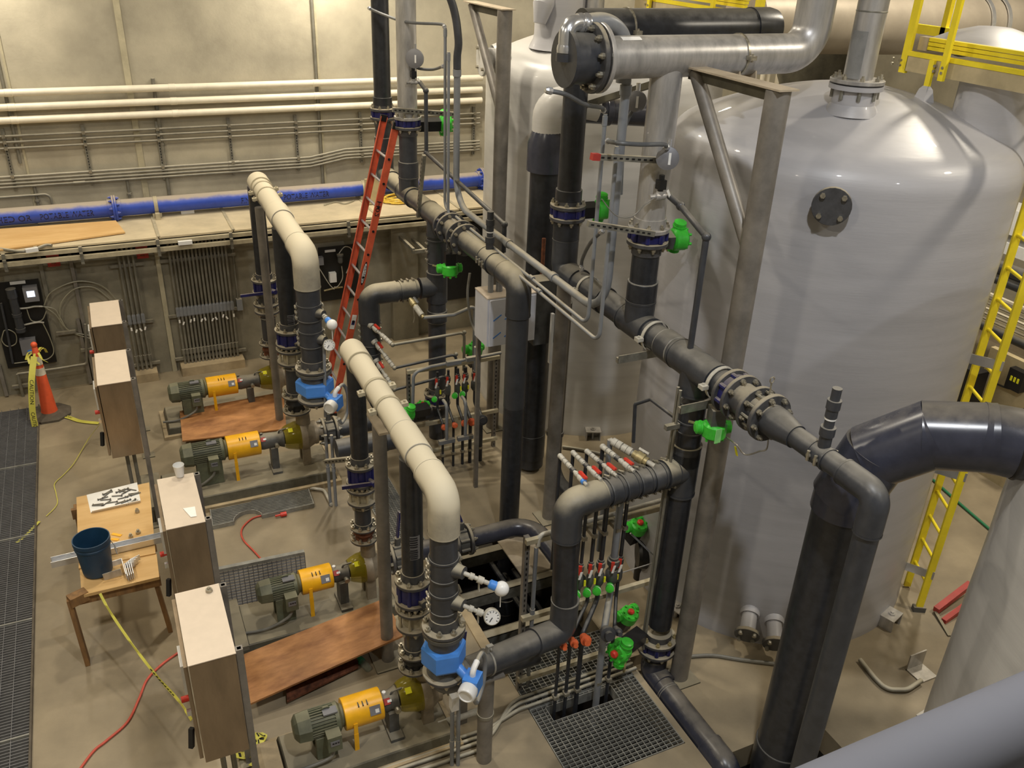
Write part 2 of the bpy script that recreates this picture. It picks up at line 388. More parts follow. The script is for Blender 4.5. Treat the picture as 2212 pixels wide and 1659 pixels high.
def P_tee(root, p, ax, br, r, m, L=None, B=None, k=1.13):
    p = V(p); a = V(ax).normalized(); q = V(br).normalized(); L = L or r*3.4; B = B or r*2.0
    b = MB().lathe(p-a*L/2, a, [(0, r*k-.003), (.004, r*k), (L-.004, r*k), (L, r*k-.003)], 28)
    b.lathe(p, q, [(0, r*k*.97), (B-.004, r*k), (B, r*k-.003)], 28)
    for s in (-1, 1): b.lathe(p+a*(s*L/2)-a*.01*s, a*s, [(-.008, r*k*1.03), (.012, r*k*1.03), (.014, r)], 28, False, False)
    b.lathe(p+q*(B-.012), q, [(-.004, r*k*1.03), (.014, r*k*1.03), (.016, r)], 28, False, False)
    return b.build('tee', m, root)
def P_flange(root, p, ax, R, t, m, nb=8, rb=.013, hub=None, bm=None, ph=.2, both=False, hubL=None):
    p = V(p); a = V(ax).normalized()                               # disc from p to p+a*t, bolt heads on the +a side
    pr = [(0, R-.004), (.004, R), (t-.004, R), (t, R-.004)]
    if hub: pr += [(t+.001, hub), (t+(hubL or hub*.45), hub*.97)]
    o = MB().lathe(p, a, pr, 32).build('flange', m, root)
    b = MB().bolts(p, a, R*.84, nb, rb*1.5, .022, ph, t)
    b.bolts(p, a, R*.84, nb, rb*.8, .04, ph, t)
    stuff(b.build('flange_bolts', bm or M['bolt'], o, smooth=False))
    return o
def P_wafer(root, p, ax, R, t, m=None, lugs=8, ph=.2):
    p = V(p); a = V(ax).normalized(); u, v, d = basis(a)
    b = MB().lathe(p, a, [(0, R*.80), (.003, R*.82), (t-.003, R*.82), (t, R*.80)], 32)
    for i in range(lugs):
        th = ph+2*PI*i/lugs; c = p+(u*math.cos(th)+v*math.sin(th))*R*.84
        b.cyl(c+a*.004, c+a*(t-.004), R*.12, seg=10)
    return b.build('valve_body', m or M['valve_blue'], root)
def P_clamp(root, p, ax, r, m=None, wid=.035, ears=(1, 0, 0), name='pipe_clamp'):
    p = V(p); a = V(ax).normalized(); e = V(ears); e = (e-a*e.dot(a)).normalized()
    b = MB().lathe(p-a*wid/2, a, [(0, r+.001), (0, r+.008), (wid, r+.008), (wid, r+.001)], 28, False, False)
    for s in (-1, 1):
        b.box(p+e*(s*(r+.03)), (.055, .055, .03), Matrix((e, a, e.cross(a))).transposed())
        b.cyl(p+e*(s*(r+.035))-e.cross(a)*.03, p+e*(s*(r+.035))+e.cross(a)*.03, .009, seg=6)
    return b.build(name, m or M['galv'], root)
def P_band(root, p, ax, r, m, L=.16, nb=4, side=(-1,0,0), name='repair_saddle'):
    # moulded saddle: two lips and a row of bolts up the split line
    p = V(p); a = V(ax).normalized(); s = V(side); s = (s-a*s.dot(a)).normalized(); q = a.cross(s)
    o = MB().lathe(p-a*L/2, a, [(0, r*1.02), (0, r*1.1), (.012, r*1.12), (.014, r*1.06), (L-.014, r*1.06), (L-.012, r*1.12), (L, r*1.1), (L, r*1.02)], 28, False, False).build(name, m, root)
    b = MB()
    for k in range(nb):
        c = p+a*(L*((k+.5)/nb-.5))
        for sg in (-1, 1):
            b.cyl(c+s*(r*1.16)*sg-q*.035, c+s*(r*1.16)*sg+q*.035, .011, seg=8); b.cyl(c+s*(r*1.0)*sg, c+s*(r*1.22)*sg, .017, seg=8)
    stuff(b.build('saddle_bolts', M['bolt'], o, smooth=False))
    return o

# ------------------------------------------------------------------ tanks
def tank(c, R, zs, zt, m, name_label, seg=96):
    t = thing('storage_tank', name_label, 'tank', (c[0], c[1], 0))
    prof = [(0.0, R+.012), (.10, R+.012), (.14, R)]
    prof += [(zs*k/14, R+(.004 if k % 3 == 0 else 0)) for k in range(1, 15)]
    rk = .30; h = zt-zs
    for k in range(1, 9):
        th = PI/2*k/9*0.86; prof.append((zs+rk*math.sin(th), R-rk+rk*math.cos(th)))
    z1, r1 = prof[-1]
    for k in range(1, 11):
        f = k/10; prof.append((z1+(zt-z1)*(1-(1-f)**1.7), r1*(1-f)))
    MB().lathe((c[0], c[1], 0), (0,0,1), prof, seg, True, False).build('shell', m, t, ang=60)
    return t, (lambda r: z1+(zt-z1)*(1-(max(r, 0)/r1)**1.7))
TC2 = (5.88, 5.82); TC1 = (5.93, 9.98); TC3 = (5.88, 1.74); TR = 1.474
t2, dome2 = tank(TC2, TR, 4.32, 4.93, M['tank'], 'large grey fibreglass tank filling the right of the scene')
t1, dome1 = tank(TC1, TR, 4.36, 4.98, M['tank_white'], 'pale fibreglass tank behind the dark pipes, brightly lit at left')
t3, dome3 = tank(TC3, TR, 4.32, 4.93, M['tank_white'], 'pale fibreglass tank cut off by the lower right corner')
def nozzle(t, p, ax, r, L, m, black=True, nb=4):
    p = V(p); a = V(ax).normalized()
    o = MB().lathe(p-a*.12, a, [(0, r*1.7), (.14, r*1.25), (L*.6, r), (L+.1, r)], 24).build('nozzle', m, t)
    f = MB().lathe(p+a*(L-.02), a, [(0, r*1.62), (.004, r*1.66), (.03, r*1.66), (.034, r*1.62)], 24).build('blind_flange', M['flange'] if black else m, o)
    stuff(MB().bolts(p+a*(L-.02), a, r*1.25, nb, .02, .03, .78, .034).build('blind_bolts', M['bolt'], o, smooth=False))
def on_shell(C, u, v, R=TR):
    d = ray(u, v); a = d.x*d.x+d.y*d.y; ox = EYE.x-C[0]; oy = EYE.y-C[1]; b = 2*(ox*d.x+oy*d.y); cc = ox*ox+oy*oy-R*R
    s = (-b-math.sqrt(max(b*b-4*a*cc, 0)))/(2*a); return EYE+d*s
for u, v, r, L in ((1797, 438, .085, .10), (1612, 1368, .07, .22), (1664, 1386, .07, .22)):
    p = on_shell(TC2, u, v) if r > .08 else on_shell(TC2, u+8, v-42)
    n = V((p.x-TC2[0], p.y-TC2[1], 0)).normalized()
    if r < .08: n = (n+V((0,0,-.35))).normalized()
    nozzle(t2, p, n, r, L, M['tank'])
# hold-down lugs on the tank skirts
def lug(t, C, a, rz=.0):
    d = V((math.cos(a), math.sin(a), 0)); q = V((-d.y, d.x, 0)); c = V((C[0], C[1], 0))+d*(TR+.07); b = MB(); mr = Matrix((q, d, V((0,0,1)))).transposed()
    b.box(c+V((0,0,.13)), (.2, .14, .012), mr); b.box(c+q*.09+V((0,0,.065)), (.012, .14, .13), mr); b.box(c-q*.09+V((0,0,.065)), (.012, .14, .13), mr)
    b.cyl(c, c+V((0,0,.17)), .018, seg=8); b.cyl(c+V((0,0,.136)), c+V((0,0,.155)), .034, seg=6)
    b.build('hold_down_lug', M['stainless'], t, smooth=False)
for t, C, pts in ((t2, TC2, ((1448, 1330), (1940, 1345))), (t1, TC1, ((1283, 945),)), (t3, TC3, ((1978, 1480), (1968, 1525)))):
    for u, v in pts:
        p = at(u, v, z=.08); lug(t, C, math.atan2(p.y-C[1], p.x-C[0]))
# dome fittings of tank 2
c = at(1842, 222, z=4.86); zb = dome2(math.hypot(c.x-TC2[0], c.y-TC2[1]))
MB().lathe((c.x, c.y, zb-.05), (0,0,1), [(0, .21), (.05, .185), (.08, .165), (.2, .165)], 28).build('roof_nozzle', M['tank'], t2)
fz = zb+.14
MB().lathe((c.x, c.y, fz), (0,0,1), [(0, .205), (.035, .205)], 32).build('nozzle_flange', M['tank'], t2)
vp = thing('vent_pipe', 'upright stainless vent pipe flanged to the top of the big grey tank', 'pipe', (c.x, c.y, fz+.035))
MB().cyl((c.x, c.y, fz+.04), (c.x, c.y, 8.0), .112, seg=32).build('pipe', M['stainless'], vp)
zw = zon(c, 1876, 25)
MB().lathe((c.x, c.y, zw), (0,0,1), [(0,.112),(.006,.116),(.012,.112)], 32, False, False).build('weld_seam', M['galv'], vp)
P_flange(vp, (c.x, c.y, fz+.045), (0,0,1), .205, .03, M['stainless'], nb=8)
MB().lathe((c.x, c.y, fz+.036), (0,0,1), [(0,.2),(.009,.2)], 32).build('gasket', M['black'], vp)
stuff(MB().bolts((c.x, c.y, fz-.07), (0,0,1), .17, 8, .016, .07, .2).build('flange_studs', M['galv'], vp, smooth=False))
an = -0.25
q = V((c.x, c.y, 0))+V((-.075, -.087, zon(c, 1840, 115)))
b = MB(); d = V((-.66, -.75, 0)); sd = V((.75, -.66, 0))
R = []
for k in range(7):
    th = -0.55+1.1*k/6-.55
    R.append(th)
pts = [V((c.x, c.y, 0))+(d*math.cos(t_)+sd*math.sin(t_))*.1145 for t_ in R]
zc = zon(c, 1838, 115)
b.rings([[p+V((0,0,zc-.17)), p+V((0,0,zc+.17)), p*.999+V((0,0,zc+.17)), p*.999+V((0,0,zc-.17))] for p in pts])
b.build('grey_label', mat('grey stencil label', S(140,140,138), .5), vp)
# manway neck at right of dome 2, its domed cover above
c = at(2118, 235, z=4.75); c = V((6.72, 5.02, 0))
MB().lathe((c.x, c.y, 4.45), (0,0,1), [(0, .42), (.12, .36), (.3, .34), (.62, .34)], 36).build('manway_neck', M['tank'], t2)
c = at(2140, 95, x=6.95)
cv = thing('manway_cover', 'low domed grey manway cover behind the yellow platform edge', 'cover', (c.x, c.y, 5.22))
MB().lathe((c.x, c.y, 5.22), (0,0,1), [(0, .52), (.03, .52), (.05, .47), (.12, .32), (.17, .14), (.18, .0)], 40).build('cover_dome', M['tank'], cv)
MB().lathe((c.x, c.y, 5.20), (0,0,1), [(0, .51), (.02, .51)], 40).build('gasket', M['black'], cv)
# manway drum and vent on tank 1
c = at(1180, 60, z=5.0); c = V((5.15, 9.75, 0))
MB().lathe((c.x, c.y, dome1(.8)-.1), (0,0,1), [(0, .36), (.1, .31), (.16, .30), (1.0, .30)], 32).build('manway_neck', M['tank'], t1)
MB().tube([(c.x-.18, c.y-.1, 5.35), (c.x-.32, c.y-.16, 5.2), (c.x-.36, c.y-.18, 5.02)], [.09, .12, .07], 14).build('davit_lump', M['tank'], t1)
c = at(1283, 45, z=5.05)
vp1 = thing('vent_pipe', 'stainless vent pipe standing on the far pale tank dome', 'pipe', (c.x, c.y, 5.0))
zc = dome1(math.hypot(c.x-TC1[0], c.y-TC1[1])); vp1.location.z = zc; OFF[vp1.as_pointer()] = V((c.x, c.y, zc))
MB().cyl((c.x, c.y, zc+.02), (c.x, c.y, 8), .105, seg=28).build('pipe', M['stainless'], vp1)
P_flange(vp1, (c.x, c.y, zc+.02), (0,0,1), .19, .03, M['stainless'], nb=8)
p = on_shell(TC1, 1050, 128); n = V((-1, .1, 0)).normalized()
p = V((TC1[0]-TR, TC1[1]+.1, zon((TC1[0]-TR, TC1[1]), 1050, 128)))
nozzle(t1, p, n, .12, .14, M['tank_white'], black=False)
X = V((1,0,0)); Y = V((0,1,0)); Z = V((0,0,1))
R8 = .110; R6 = .084
# ------------------------------------------------------------------ header H1: right front, runs towards the camera above the grating
hx, hz = 3.85, 3.10
rp = thing('header_pipe', 'long dark overhead header running down from the tanks to the elbow beside the big riser', 'pipe', (hx, 4.9, hz))
yA, yT1, yT2, yE = 6.93, 5.60, 4.76, 2.95
P_pipe(rp, (hx, yA-.3, hz), (hx, 4.36, hz), R8, M['pvc'])
P_elbow(rp, (hx, yA, hz), -Y, Z, R8, M['pvc'])
P_tee(rp, (hx, yT1, hz), Y, Z, R8, M['pvc'])
P_tee(rp, (hx, yT2, hz), Y, -Z, R8, M['pvc'], L=.5)
P_ring(rp, (hx, 5.12, hz), Y, R8, .16, M['pvc'])
P_ring(rp, (hx, 6.18, hz), Y, R8, .1, M['pvc'], lip=False)
for y in (6.45, 5.34, 4.47): P_clamp(rp, (hx, y, hz), Y, R8*1.02 if y > 5.5 else R8*1.13, M['ghost'], .03, ears=(1,0,0))
# valve group on the header, then the reducer and the thinner run
P_flange(rp, (hx, 4.36, hz), -Y, .17, .03, M['flange'], 8, hub=None)
P_wafer(rp, (hx, 4.33, hz), -Y, .17, .07)
P_flange(rp, (hx, 4.25, hz), -Y, .175, .03, M['flange'], 8, hub=R8*1.1, hubL=.10)
P_flange(rp, (hx, 4.08, hz), -Y, .17, .03, M['flange'], 8, hub=R8)
b = MB().lathe((hx, 4.05, hz), -Y, [(0, R8*.95), (.1, R8*.95)], 24)
for k in range(10): b.cyl(V((hx, 4.05, hz))+V((math.cos(k*.628), 0, math.sin(k*.628)))*.14, V((hx, 3.94, hz))+V((math.cos(k*.628), 0, math.sin(k*.628)))*.14, .010, seg=6)
b.build('stud_cage', M['galv'], rp)
P_flange(rp, (hx, 3.95, hz), -Y, .175, .035, M['flange'], 8, hub=R8*.98, hubL=.06)
MB().lathe((hx, 3.90, hz), -Y, [(0, R8*1.02), (.08, R8*1.0), (.22, R6*.98), (.24, R6*.98)], 28).build('reducer', M['pvc'], rp)
P_pipe(rp, (hx, 3.70, hz), (hx, yE+.2, hz), R6*.86, M['pvc'])
P_band(rp, (hx, 3.42, hz), Y, R6*.86, M['pvc'], .13, 2, side=X)
b = MB().lathe((hx, 3.42, hz+.05), Z, [(0, .04), (.10, .04), (.10, .048), (.16, .048), (.16, .032), (.30, .032)], 18)
b.lathe((hx, 3.42, hz+.28), Z, [(0, .038), (.06, .038), (.06, .044), (.12, .044), (.12, .03), (.2, .03)], 18)
b.build('vent_stub', M['pvc'], rp)
MB().lathe((hx, 3.42, hz+.265), Z, [(0, .036), (.012, .036)], 18).build('white_ring', M['white'], rp)
P_elbow(rp, (hx, yE, hz), Y, -Z, R6*.92, M['pvc'], Rb=.17, sock=.10)
P_pipe(rp, (hx, yE, hz-.2), (hx, yE, -1.3), R6*.92, M['pvc'], name='down_pipe')
b = MB(); b.tube([(hx, 3.97, hz+.17), (hx, 3.97, hz+.25)], .006, 6); b.tube([(hx+.018*math.cos(t), 3.97, hz+.27+.022*math.sin(t)) for t in [k*.6 for k in range(11)]], .005, 6)
b.build('eye_bolt', M['bolt'], rp)
# the strut brackets under the header straps
for y in (5.34, 4.47):
    s = MB().bb(hx-.34, hx+.16, y-.02, y+.02, hz-R8*1.13-.055, hz-R8*1.13-.012).bb(hx-.34, hx+.16, y-.022, y-.014, hz-R8*1.13-.055, hz-R8-.0)
    tag(s.build('strut_bracket', M['galv'], smooth=False), 'short channel bracket carrying the right header at the %s strap' % ('second' if y > 5 else 'third'), 'bracket', 'channel brackets under the right header')
# risers above H1
def drop(root_label, p, z0, ztop, zv, r, m_low, m_up, rup, side, cat='pipe', flg=.165, ring=None):
    t = thing('riser_pipe', root_label, cat, (p[0], p[1], z0))
    c = V((p[0], p[1], 0))
    P_pipe(t, c+Z*z0, c+Z*(zv-.07), r, m_low, name='lower_pipe')
    P_ring(t, c+Z*(z0+.09), Z, r, .18, m_low)
    if ring: P_ring(t, c+Z*ring, Z, r, .04, m_low)
    P_flange(t, c+Z*(zv-.04), -Z, flg, .034, M['flange'], 8, hub=r*1.12, hubL=.08)
    P_wafer(t, c+Z*(zv-.038), Z, flg*1.02, .076)
    P_flange(t, c+Z*(zv+.04), Z, flg, .034, M['flange'] if m_up is not M['stainless'] else M['stainless'], 8, hub=rup*1.12, hubL=.07)
    P_pipe(t, c+Z*(zv+.07), c+Z*ztop, rup, m_up, name='upper_pipe')
    if m_up is not M['stainless']: P_ring(t, c+Z*(zv+.16), Z, rup, .1, m_up, lip=False)
    return t
S1Y, S1Z = 5.60, 5.20
drop('upright pipe over the right header, stainless above its blue valve', (hx, yT1), hz+.20, S1Z, 3.87, R8, M['pvc_black'], M['stainless'], .118, 1)
drop('near black upright pipe under the grey blind end with a blue valve', (hx, yA), hz+.32, 5.0, 3.68, R8, M['pvc_black'], M['pvc_black'], .108, 1)
# stainless cross header with its blind end and rising elbow
sx0 = at(1290, 138, y=S1Y).x; sxe = at(1745, 110, y=S1Y).x
sp = thing('cross_header', 'stainless cross header with bolted flange and grey blind end in front of the tanks', 'pipe', (4.0, S1Y, S1Z))
rs = .145
P_pipe(sp, (sx0+.0, S1Y, S1Z), (sxe-.40, S1Y, S1Z), rs, M['stainless'])
MB().tube(fillet([(sxe-.42, S1Y, S1Z), (sxe, S1Y, S1Z), (sxe, S1Y, S1Z+.44)], .40, 12), rs, 32).build('elbow', M['stainless'], sp)
P_pipe(sp, (sxe, S1Y, S1Z+.42), (sxe, S1Y, 8.0), rs, M['stainless'], name='rising_pipe')
MB().lathe((sxe, S1Y, S1Z+.46), Z, [(0,rs),(.006,rs*1.02),(.012,rs)], 32, False, False).build('weld_seam', M['galv'], sp)
P_flange(sp, (sx0+.02, S1Y, S1Z), -X, .235, .032, M['stainless'], 10, rb=.015)
MB().lathe((sx0-.02, S1Y, S1Z), -X, [(0, .23), (.01, .23)], 32).build('gasket', M['black'], sp)
P_flange(sp, (sx0-.03, S1Y, S1Z), -X, .235, .035, M['flange'], 10, rb=.015)
xb = at(1222, 147, y=S1Y).x
MB().lathe((sx0-.06, S1Y, S1Z), -X, [(0, .165), (sx0-.06-xb-.01, .172), (sx0-.06-xb-.008, .19), (sx0-.06-xb+.02, .19)], 36).build('blind_end', M['pvc'], sp)
P_clamp(sp, (at(1590, 130, y=S1Y).x, S1Y, S1Z), X, rs, M['bolt'], .018, ears=(0,1,0), name='u_bolt')
q = [at(1348, 103, y=S1Y-.1).x, at(1390, 100, y=S1Y-.1).x]
lb = MB().rings([[V((xx, S1Y-math.cos(a)*rs*1.01, S1Z+math.sin(a)*rs*1.01)) for xx in q]+[V((xx, S1Y-math.cos(a)*rs*1.004, S1Z+math.sin(a)*rs*1.004)) for xx in q[::-1]] for a in (1.0, 1.15, 1.3)])
lb.build('paper_label', M['paper'], sp)
# dark header and conduit elbow behind it
bk = thing('black_header', 'thick black capped pipe lying behind the stainless cross header', 'pipe', (4.6, 6.6, 5.28))
x0, x1 = at(1255, 75, y=6.6).x, at(1640, 62, y=6.6).x
P_pipe(bk, (x0, 6.6, 5.27), (x1, 6.6, 5.27), .165, M['pvc_black'])
MB().lathe((x1-.12, 6.6, 5.27), X, [(0, .175), (.2, .175), (.26, .16), (.30, .10), (.31, .0)], 32).build('end_cap', M['pvc_black'], bk)
P_clamp(bk, (at(1350, 70, y=6.6).x, 6.6, 5.27), X, .165, M['bolt'], .016, ears=(0,1,0), name='u_bolt')
ce = thing('conduit_elbow', 'shiny liquid tight conduit elbow with grey hose above the grey blind end', 'conduit', tuple(at(1222, 105, y=S1Y)))
c0 = at(1222, 112, y=S1Y); c1 = at(1228, 62, y=S1Y); c2 = at(1262, 55, y=S1Y+.05); c3 = at(1335, 66, y=S1Y+.1); c4 = at(1352, 100, y=S1Y+.12)
MB().lathe(c0-Z*.06, Z, [(0, .066), (.05, .066)], 20).build('bushing', M['pvc'], ce)
MB().tube(fillet([c0, V((c0.x, c0.y, c1.z+.03)), V((c2.x-.02, c2.y, c1.z+.03))], .1, 8), [.056]*3+[.054]*20 if False else .055, 20).build('metal_elbow', M['bright'], ce)
b = MB(); b.lathe(V((c2.x-.06, c2.y, c1.z+.03)), X, [(0, .062), (.02, .066), (.035, .066), (.05, .060), (.07, .066), (.09, .062)], 20); b.build('gland_nut', M['bright'], ce); MB().lathe(c0-Z*.005, Z, [(0, .062), (.025, .064), (.05, .058)], 20).build('gland_nut', M['bright'], ce)
MB().tube(bezier([V((c2.x, c2.y, c1.z+.03)), V((c2.x+.15, c2.y, c1.z+.04)), V((c3.x, c3.y, c1.z-.02)), V((c4.x, c4.y+.02, c4.z-.0)), V((c4.x+.02, c4.y+.02, c4.z-.25))], 6), .057, 18).build('hose', M['emt'], ce)

# ------------------------------------------------------------------ posts with brackets
def post(label, p, zt, r, arm, gro=None, foot=True, strut=True):
    t = thing('support_post', label, 'post', (p[0], p[1], 0)); c = V((p[0], p[1], 0)); a = V(arm)
    P_pipe(t, c, c+Z*zt, r, M['steel_post'])
    if foot: MB().bb(p[0]-.14, p[0]+.14, p[1]-.14, p[1]+.14, .0, .015).build('foot_plate', M['base'], t, smooth=False)
    if arm != (0,0,0):
        q = a.normalized(); s = Z.cross(q)
        MB().rings([[c+q*-.11+s*w_+Z*(zt+.005), c+q*-.11+s*w_+Z*(zt+.017)] for w_ in (.0,)]+[]) if False else None
        MB().beam(c-q*.1+Z*(zt+.011), c+a+Z*(zt+.011), .16, .012).build('top_plate', M['tan_plate'], t, smooth=False)
        MB().beam(c+Z*(zt-.04), c+a+Z*(zt-.04), .012, .08).build('stiffener', M['base'], t, smooth=False)
        if strut: P_pipe(t, c+a*.92+Z*(zt-.02), c+q*r*.6+Z*(zt-1.05), r*.62, M['steel_post'], name='brace', seg=18)
    return t
cp = at(1466, 1462, z=0)
post('tall steel post before the big grey tank carrying the stainless header bracket', cp, zon(cp, 1690, 195), .082, (0, .98, 0))
MB().bb(0,0,0,0,0,0)
sd = MB(); xs_ = at(1600, 150, y=S1Y).x
for s in (-.09, .06):
    sd.rings([[V((xs_+s, S1Y-.12, S1Z-.0-rs-.06)), V((xs_+s, S1Y+.12, S1Z-rs-.06)), V((xs_+s, S1Y+.10, S1Z-rs+.05)), V((xs_+s, S1Y-.10, S1Z-rs+.05))], [V((xs_+s+.012, S1Y-.12, S1Z-rs-.06)), V((xs_+s+.012, S1Y+.12, S1Z-rs-.06)), V((xs_+s+.012, S1Y+.10, S1Z-rs+.05)), V((xs_+s+.012, S1Y-.10, S1Z-rs+.05))]])
tag(sd.build('pipe_saddle', M['tan_plate'], smooth=False), 'tan saddle plates under the stainless cross header', 'saddle')
p2 = at(1185, 1118, z=0)
post('grey brown post in front of the far pale tank under the blind end', p2, 5.0, .075, (0, -.0, 0.0) if False else (0,0,0))
b = MB().beam(V((p2.x, p2.y, 4.55)), V((p2.x+.05, S1Y+.2, 5.02)), .05, .05)
tag(b.build('diagonal_brace', M['base'], smooth=False), 'dark diagonal brace from post to the stainless flange', 'brace')
# post in front of tank 1, left
q3 = (at(1078, 440, y=9.3).x, 9.3)
post('steel post with tan bracket at the bright left side of the far tank', q3, zon(q3, 1095, 22), .082, (-.02, .95, 0))
p1 = at(838, 1425, z=0)
t = post('brown post under the near dusty header', (p1.x, p1.y, 0), 2.49, .056, (0,0,0))
MB().bb(p1.x-.05, p1.x+.05, p1.y-.17, p1.y+.17, 2.49, 2.51).build('top_plate', M['tan_plate'], t, smooth=False)
p4 = (1.62, 10.3)
post('grey post beneath the far dusty header by the wall', p4, 2.97, .05, (0,0,0))

# ------------------------------------------------------------------ header H2: middle, far pump set
hx2, hz2 = 3.47, 2.96
rq = thing('header_pipe', 'long dusty middle header from the ladder down to a glossy elbow and sump pipe', 'pipe', (hx2, 8.9, hz2))
yA2, y1b, yR2, yE2 = 11.35, 10.35, 9.35, 7.10
P_pipe(rq, (hx2, yA2-.3, hz2), (hx2, 8.95, hz2), R8, M['pvc_half'])
P_elbow(rq, (hx2, yA2, hz2), -Y, Z, R8, M['pvc_half'])
P_tee(rq, (hx2, y1b, hz2), Y, Z, R8, M['pvc_half'])
P_tee(rq, (hx2, yR2, hz2), Y, -Z, R8, M['pvc_half'], L=.5)
for y, m_ in ((9.02, 'flange'), (8.62, 'flange')):
    P_flange(rq, (hx2, y, hz2), -Y, .178, .034, M[m_], 8, hub=None)
P_wafer(rq, (hx2, 8.985, hz2), -Y, .172, .07)
P_flange(rq, (hx2, 8.91, hz2), -Y, .178, .034, M['flange'], 8, hub=R8*1.08, hubL=.22)
b = MB().lathe((hx2, 8.585, hz2), -Y, [(0, R8*.95), (.12, R8*.95)], 24)
for k in range(10): b.cyl(V((hx2, 8.58, hz2))+V((math.cos(k*.628), 0, math.sin(k*.628)))*.14, V((hx2, 8.47, hz2))+V((math.cos(k*.628), 0, math.sin(k*.628)))*.14, .010, seg=6)
b.build('stud_cage', M['galv'], rq)
P_flange(rq, (hx2, 8.48, hz2), -Y, .178, .034, M['flange'], 8, hub=R8*1.02, hubL=.08)
P_pipe(rq, (hx2, 8.45, hz2), (hx2, yE2+.2, hz2), R8, M['pvc_half'], name='pipe')
P_band(rq, (hx2, 7.78, hz2), Y, R8, M['pvc_half'], .22, 3, side=X)
b = MB().lathe((hx2, 7.82, hz2+.06), Z, [(0, .04), (.12, .04), (.12, .048), (.18, .048), (.18, .032), (.32, .032)], 18)
b.lathe((hx2, 7.82, hz2+.30), Z, [(0, .038), (.06, .038), (.06, .044), (.12, .044), (.12, .034), (.2, .034)], 18)
b.build('vent_stub', M['pvc'], rq)
MB().lathe((hx2, 7.82, hz2+.285), Z, [(0, .036), (.012, .036)], 18).build('white_ring', M['white'], rq)
P_elbow(rq, (hx2, yE2, hz2), Y, -Z, R8, M['pvc_half'], Rb=.21, sock=.12)
P_pipe(rq, (hx2, yE2, hz2-.25), (hx2, yE2, 1.62), R8, M['pvc_half'], name='down_pipe')
P_pipe(rq, (hx2, yE2, 1.62), (hx2, yE2, -1.38), R8*.97, M['pvc_black'], name='sump_pipe')
P_ring(rq, (hx2, yE2, -1.0), Z, R8*.97, .2, M['pvc_black'])
drop('upright stainless pipe over the middle header with a blue valve', (hx2, y1b), hz2+.2, 8.0, 3.84, R8, M['pvc'], M['stainless'], .118, 1, ring=3.35)
drop('near black upright pipe behind the orange ladder with a blue valve', (hx2, yA2), hz2+.32, 8.0, 3.76, R8*.98, M['pvc'], M['pvc_black'], R8, 1)
# riser B from the middle header to the floor, with the side tee
rb_ = thing('riser_pipe', 'dark upright pipe below the middle header with a saddle and green tank valve', 'pipe', (hx2, yR2, 0))
P_pipe(rb_, (hx2, yR2, hz2-.2), (hx2, yR2, 0.35), R8, M['pvc'])
P_band(rb_, (hx2, yR2, 2.55), Z, R8*1.02, M['pvc'], .3, 3, side=-X)
P_tee(rb_, (hx2, yR2, 2.10), Z, -X, R8, M['pvc'])
P_ring(rb_, (hx2, yR2, 1.72), Z, R8, .14, M['pvc'])
P_pipe(rb_, (hx2, yR2, .5), (hx2, yR2, 0.0), R8, M['pvc'], name='foot_pipe')
P_flange(rb_, (hx2, yR2, .62), Z, .17, .034, M['flange'], 8, hub=R8*1.1, hubL=.07)
P_wafer(rb_, (hx2, yR2, .54), Z, .168, .075)
P_flange(rb_, (hx2, yR2, .53), -Z, .17, .034, M['flange'], 8, hub=R8*1.1)
# cross pipe B: tee, elbow, down pipe, bottom elbow towards the camera
cb = thing('cross_pipe', 'dusty gooseneck pipe right of the orange ladder with dosing taps', 'pipe', (2.62, yR2, 1.2))
xD = 2.62
P_pipe(cb, (hx2-.25, yR2, 2.10), (xD+.2, yR2, 2.10), R8*1.02, M['pvc_half'])
P_band(cb, ((hx2+xD)/2+.05, yR2, 2.10), X, R8*1.03, M['pvc_half'], .2, 3, side=Z)
P_elbow(cb, (xD, yR2, 2.10), X, -Z, R8*1.02, M['pvc_half'], Rb=.21, sock=.12)
P_pipe(cb, (xD, yR2, 1.9), (xD, yR2, .95), R8, M['pvc'], name='down_pipe')
P_band(cb, (xD, yR2, 1.62), Z, R8*1.02, M['pvc'], .30, 4, side=-X)
P_band(cb, (xD, yR2, 1.22), Z, R8*1.02, M['pvc'], .30, 4, side=-X)
P_elbow(cb, (xD, yR2, .85), Z, -Y, R8, M['pvc'], Rb=.2, sock=.1)
P_pipe(cb, (xD, yR2-.2, .85), (xD, 8.25, .85), R8, M['pvc'])
P_tee(cb, (xD, 8.15, .85), Y, -X, R8, M['pvc'])
P_pipe(cb, (xD-.2, 8.15, .85), (1.85, 8.15, .85), R8, M['pvc'])
P_pipe(cb, (xD, 8.0, .85), (xD, 7.3, .85), R8, M['pvc'])

# ------------------------------------------------------------------ front pump headers H3 and far H4
def dusty_header(label, A, B, zlow, taps, r, clamps):
    # A: capped far end, B: corner over the flowmeter
    A = V(A); B = V(B); d = (B-A).normalized()
    t = thing('pump_header', label, 'pipe', tuple(A))
    MB().lathe(A-d*.12, d, [(0, .001), (.01, r*.75), (.035, r*1.04), (.07, r*1.13), (.32, r*1.13)], 32).build('end_cap', M['pvc_dusty'], t)
    MB().lathe(A+d*.20, d, [(0, r*1.13), (.012, r*1.14), (.014, r*1.0)], 32, False, False).build('cap_bead', M['rail_tan'], t)
    P_pipe(t, A, B-d*.2, r, M['pvc_dusty'])
    for f in taps: P_ring(t, A.lerp(B, f), d, r, .34, M['pvc_dusty'], lip=True, k=1.10)
    P_elbow(t, B, -d, -Z, r, M['pvc_dusty'], Rb=r*2, sock=.10)
    P_pipe(t, B-Z*.28, V((B.x, B.y, zlow)), r, M['pvc'], name='down_pipe')
    for f in clamps: P_clamp(t, A.lerp(B, f), d, r, M['rail_tan'], .03, ears=(1,0,.1))
    return t
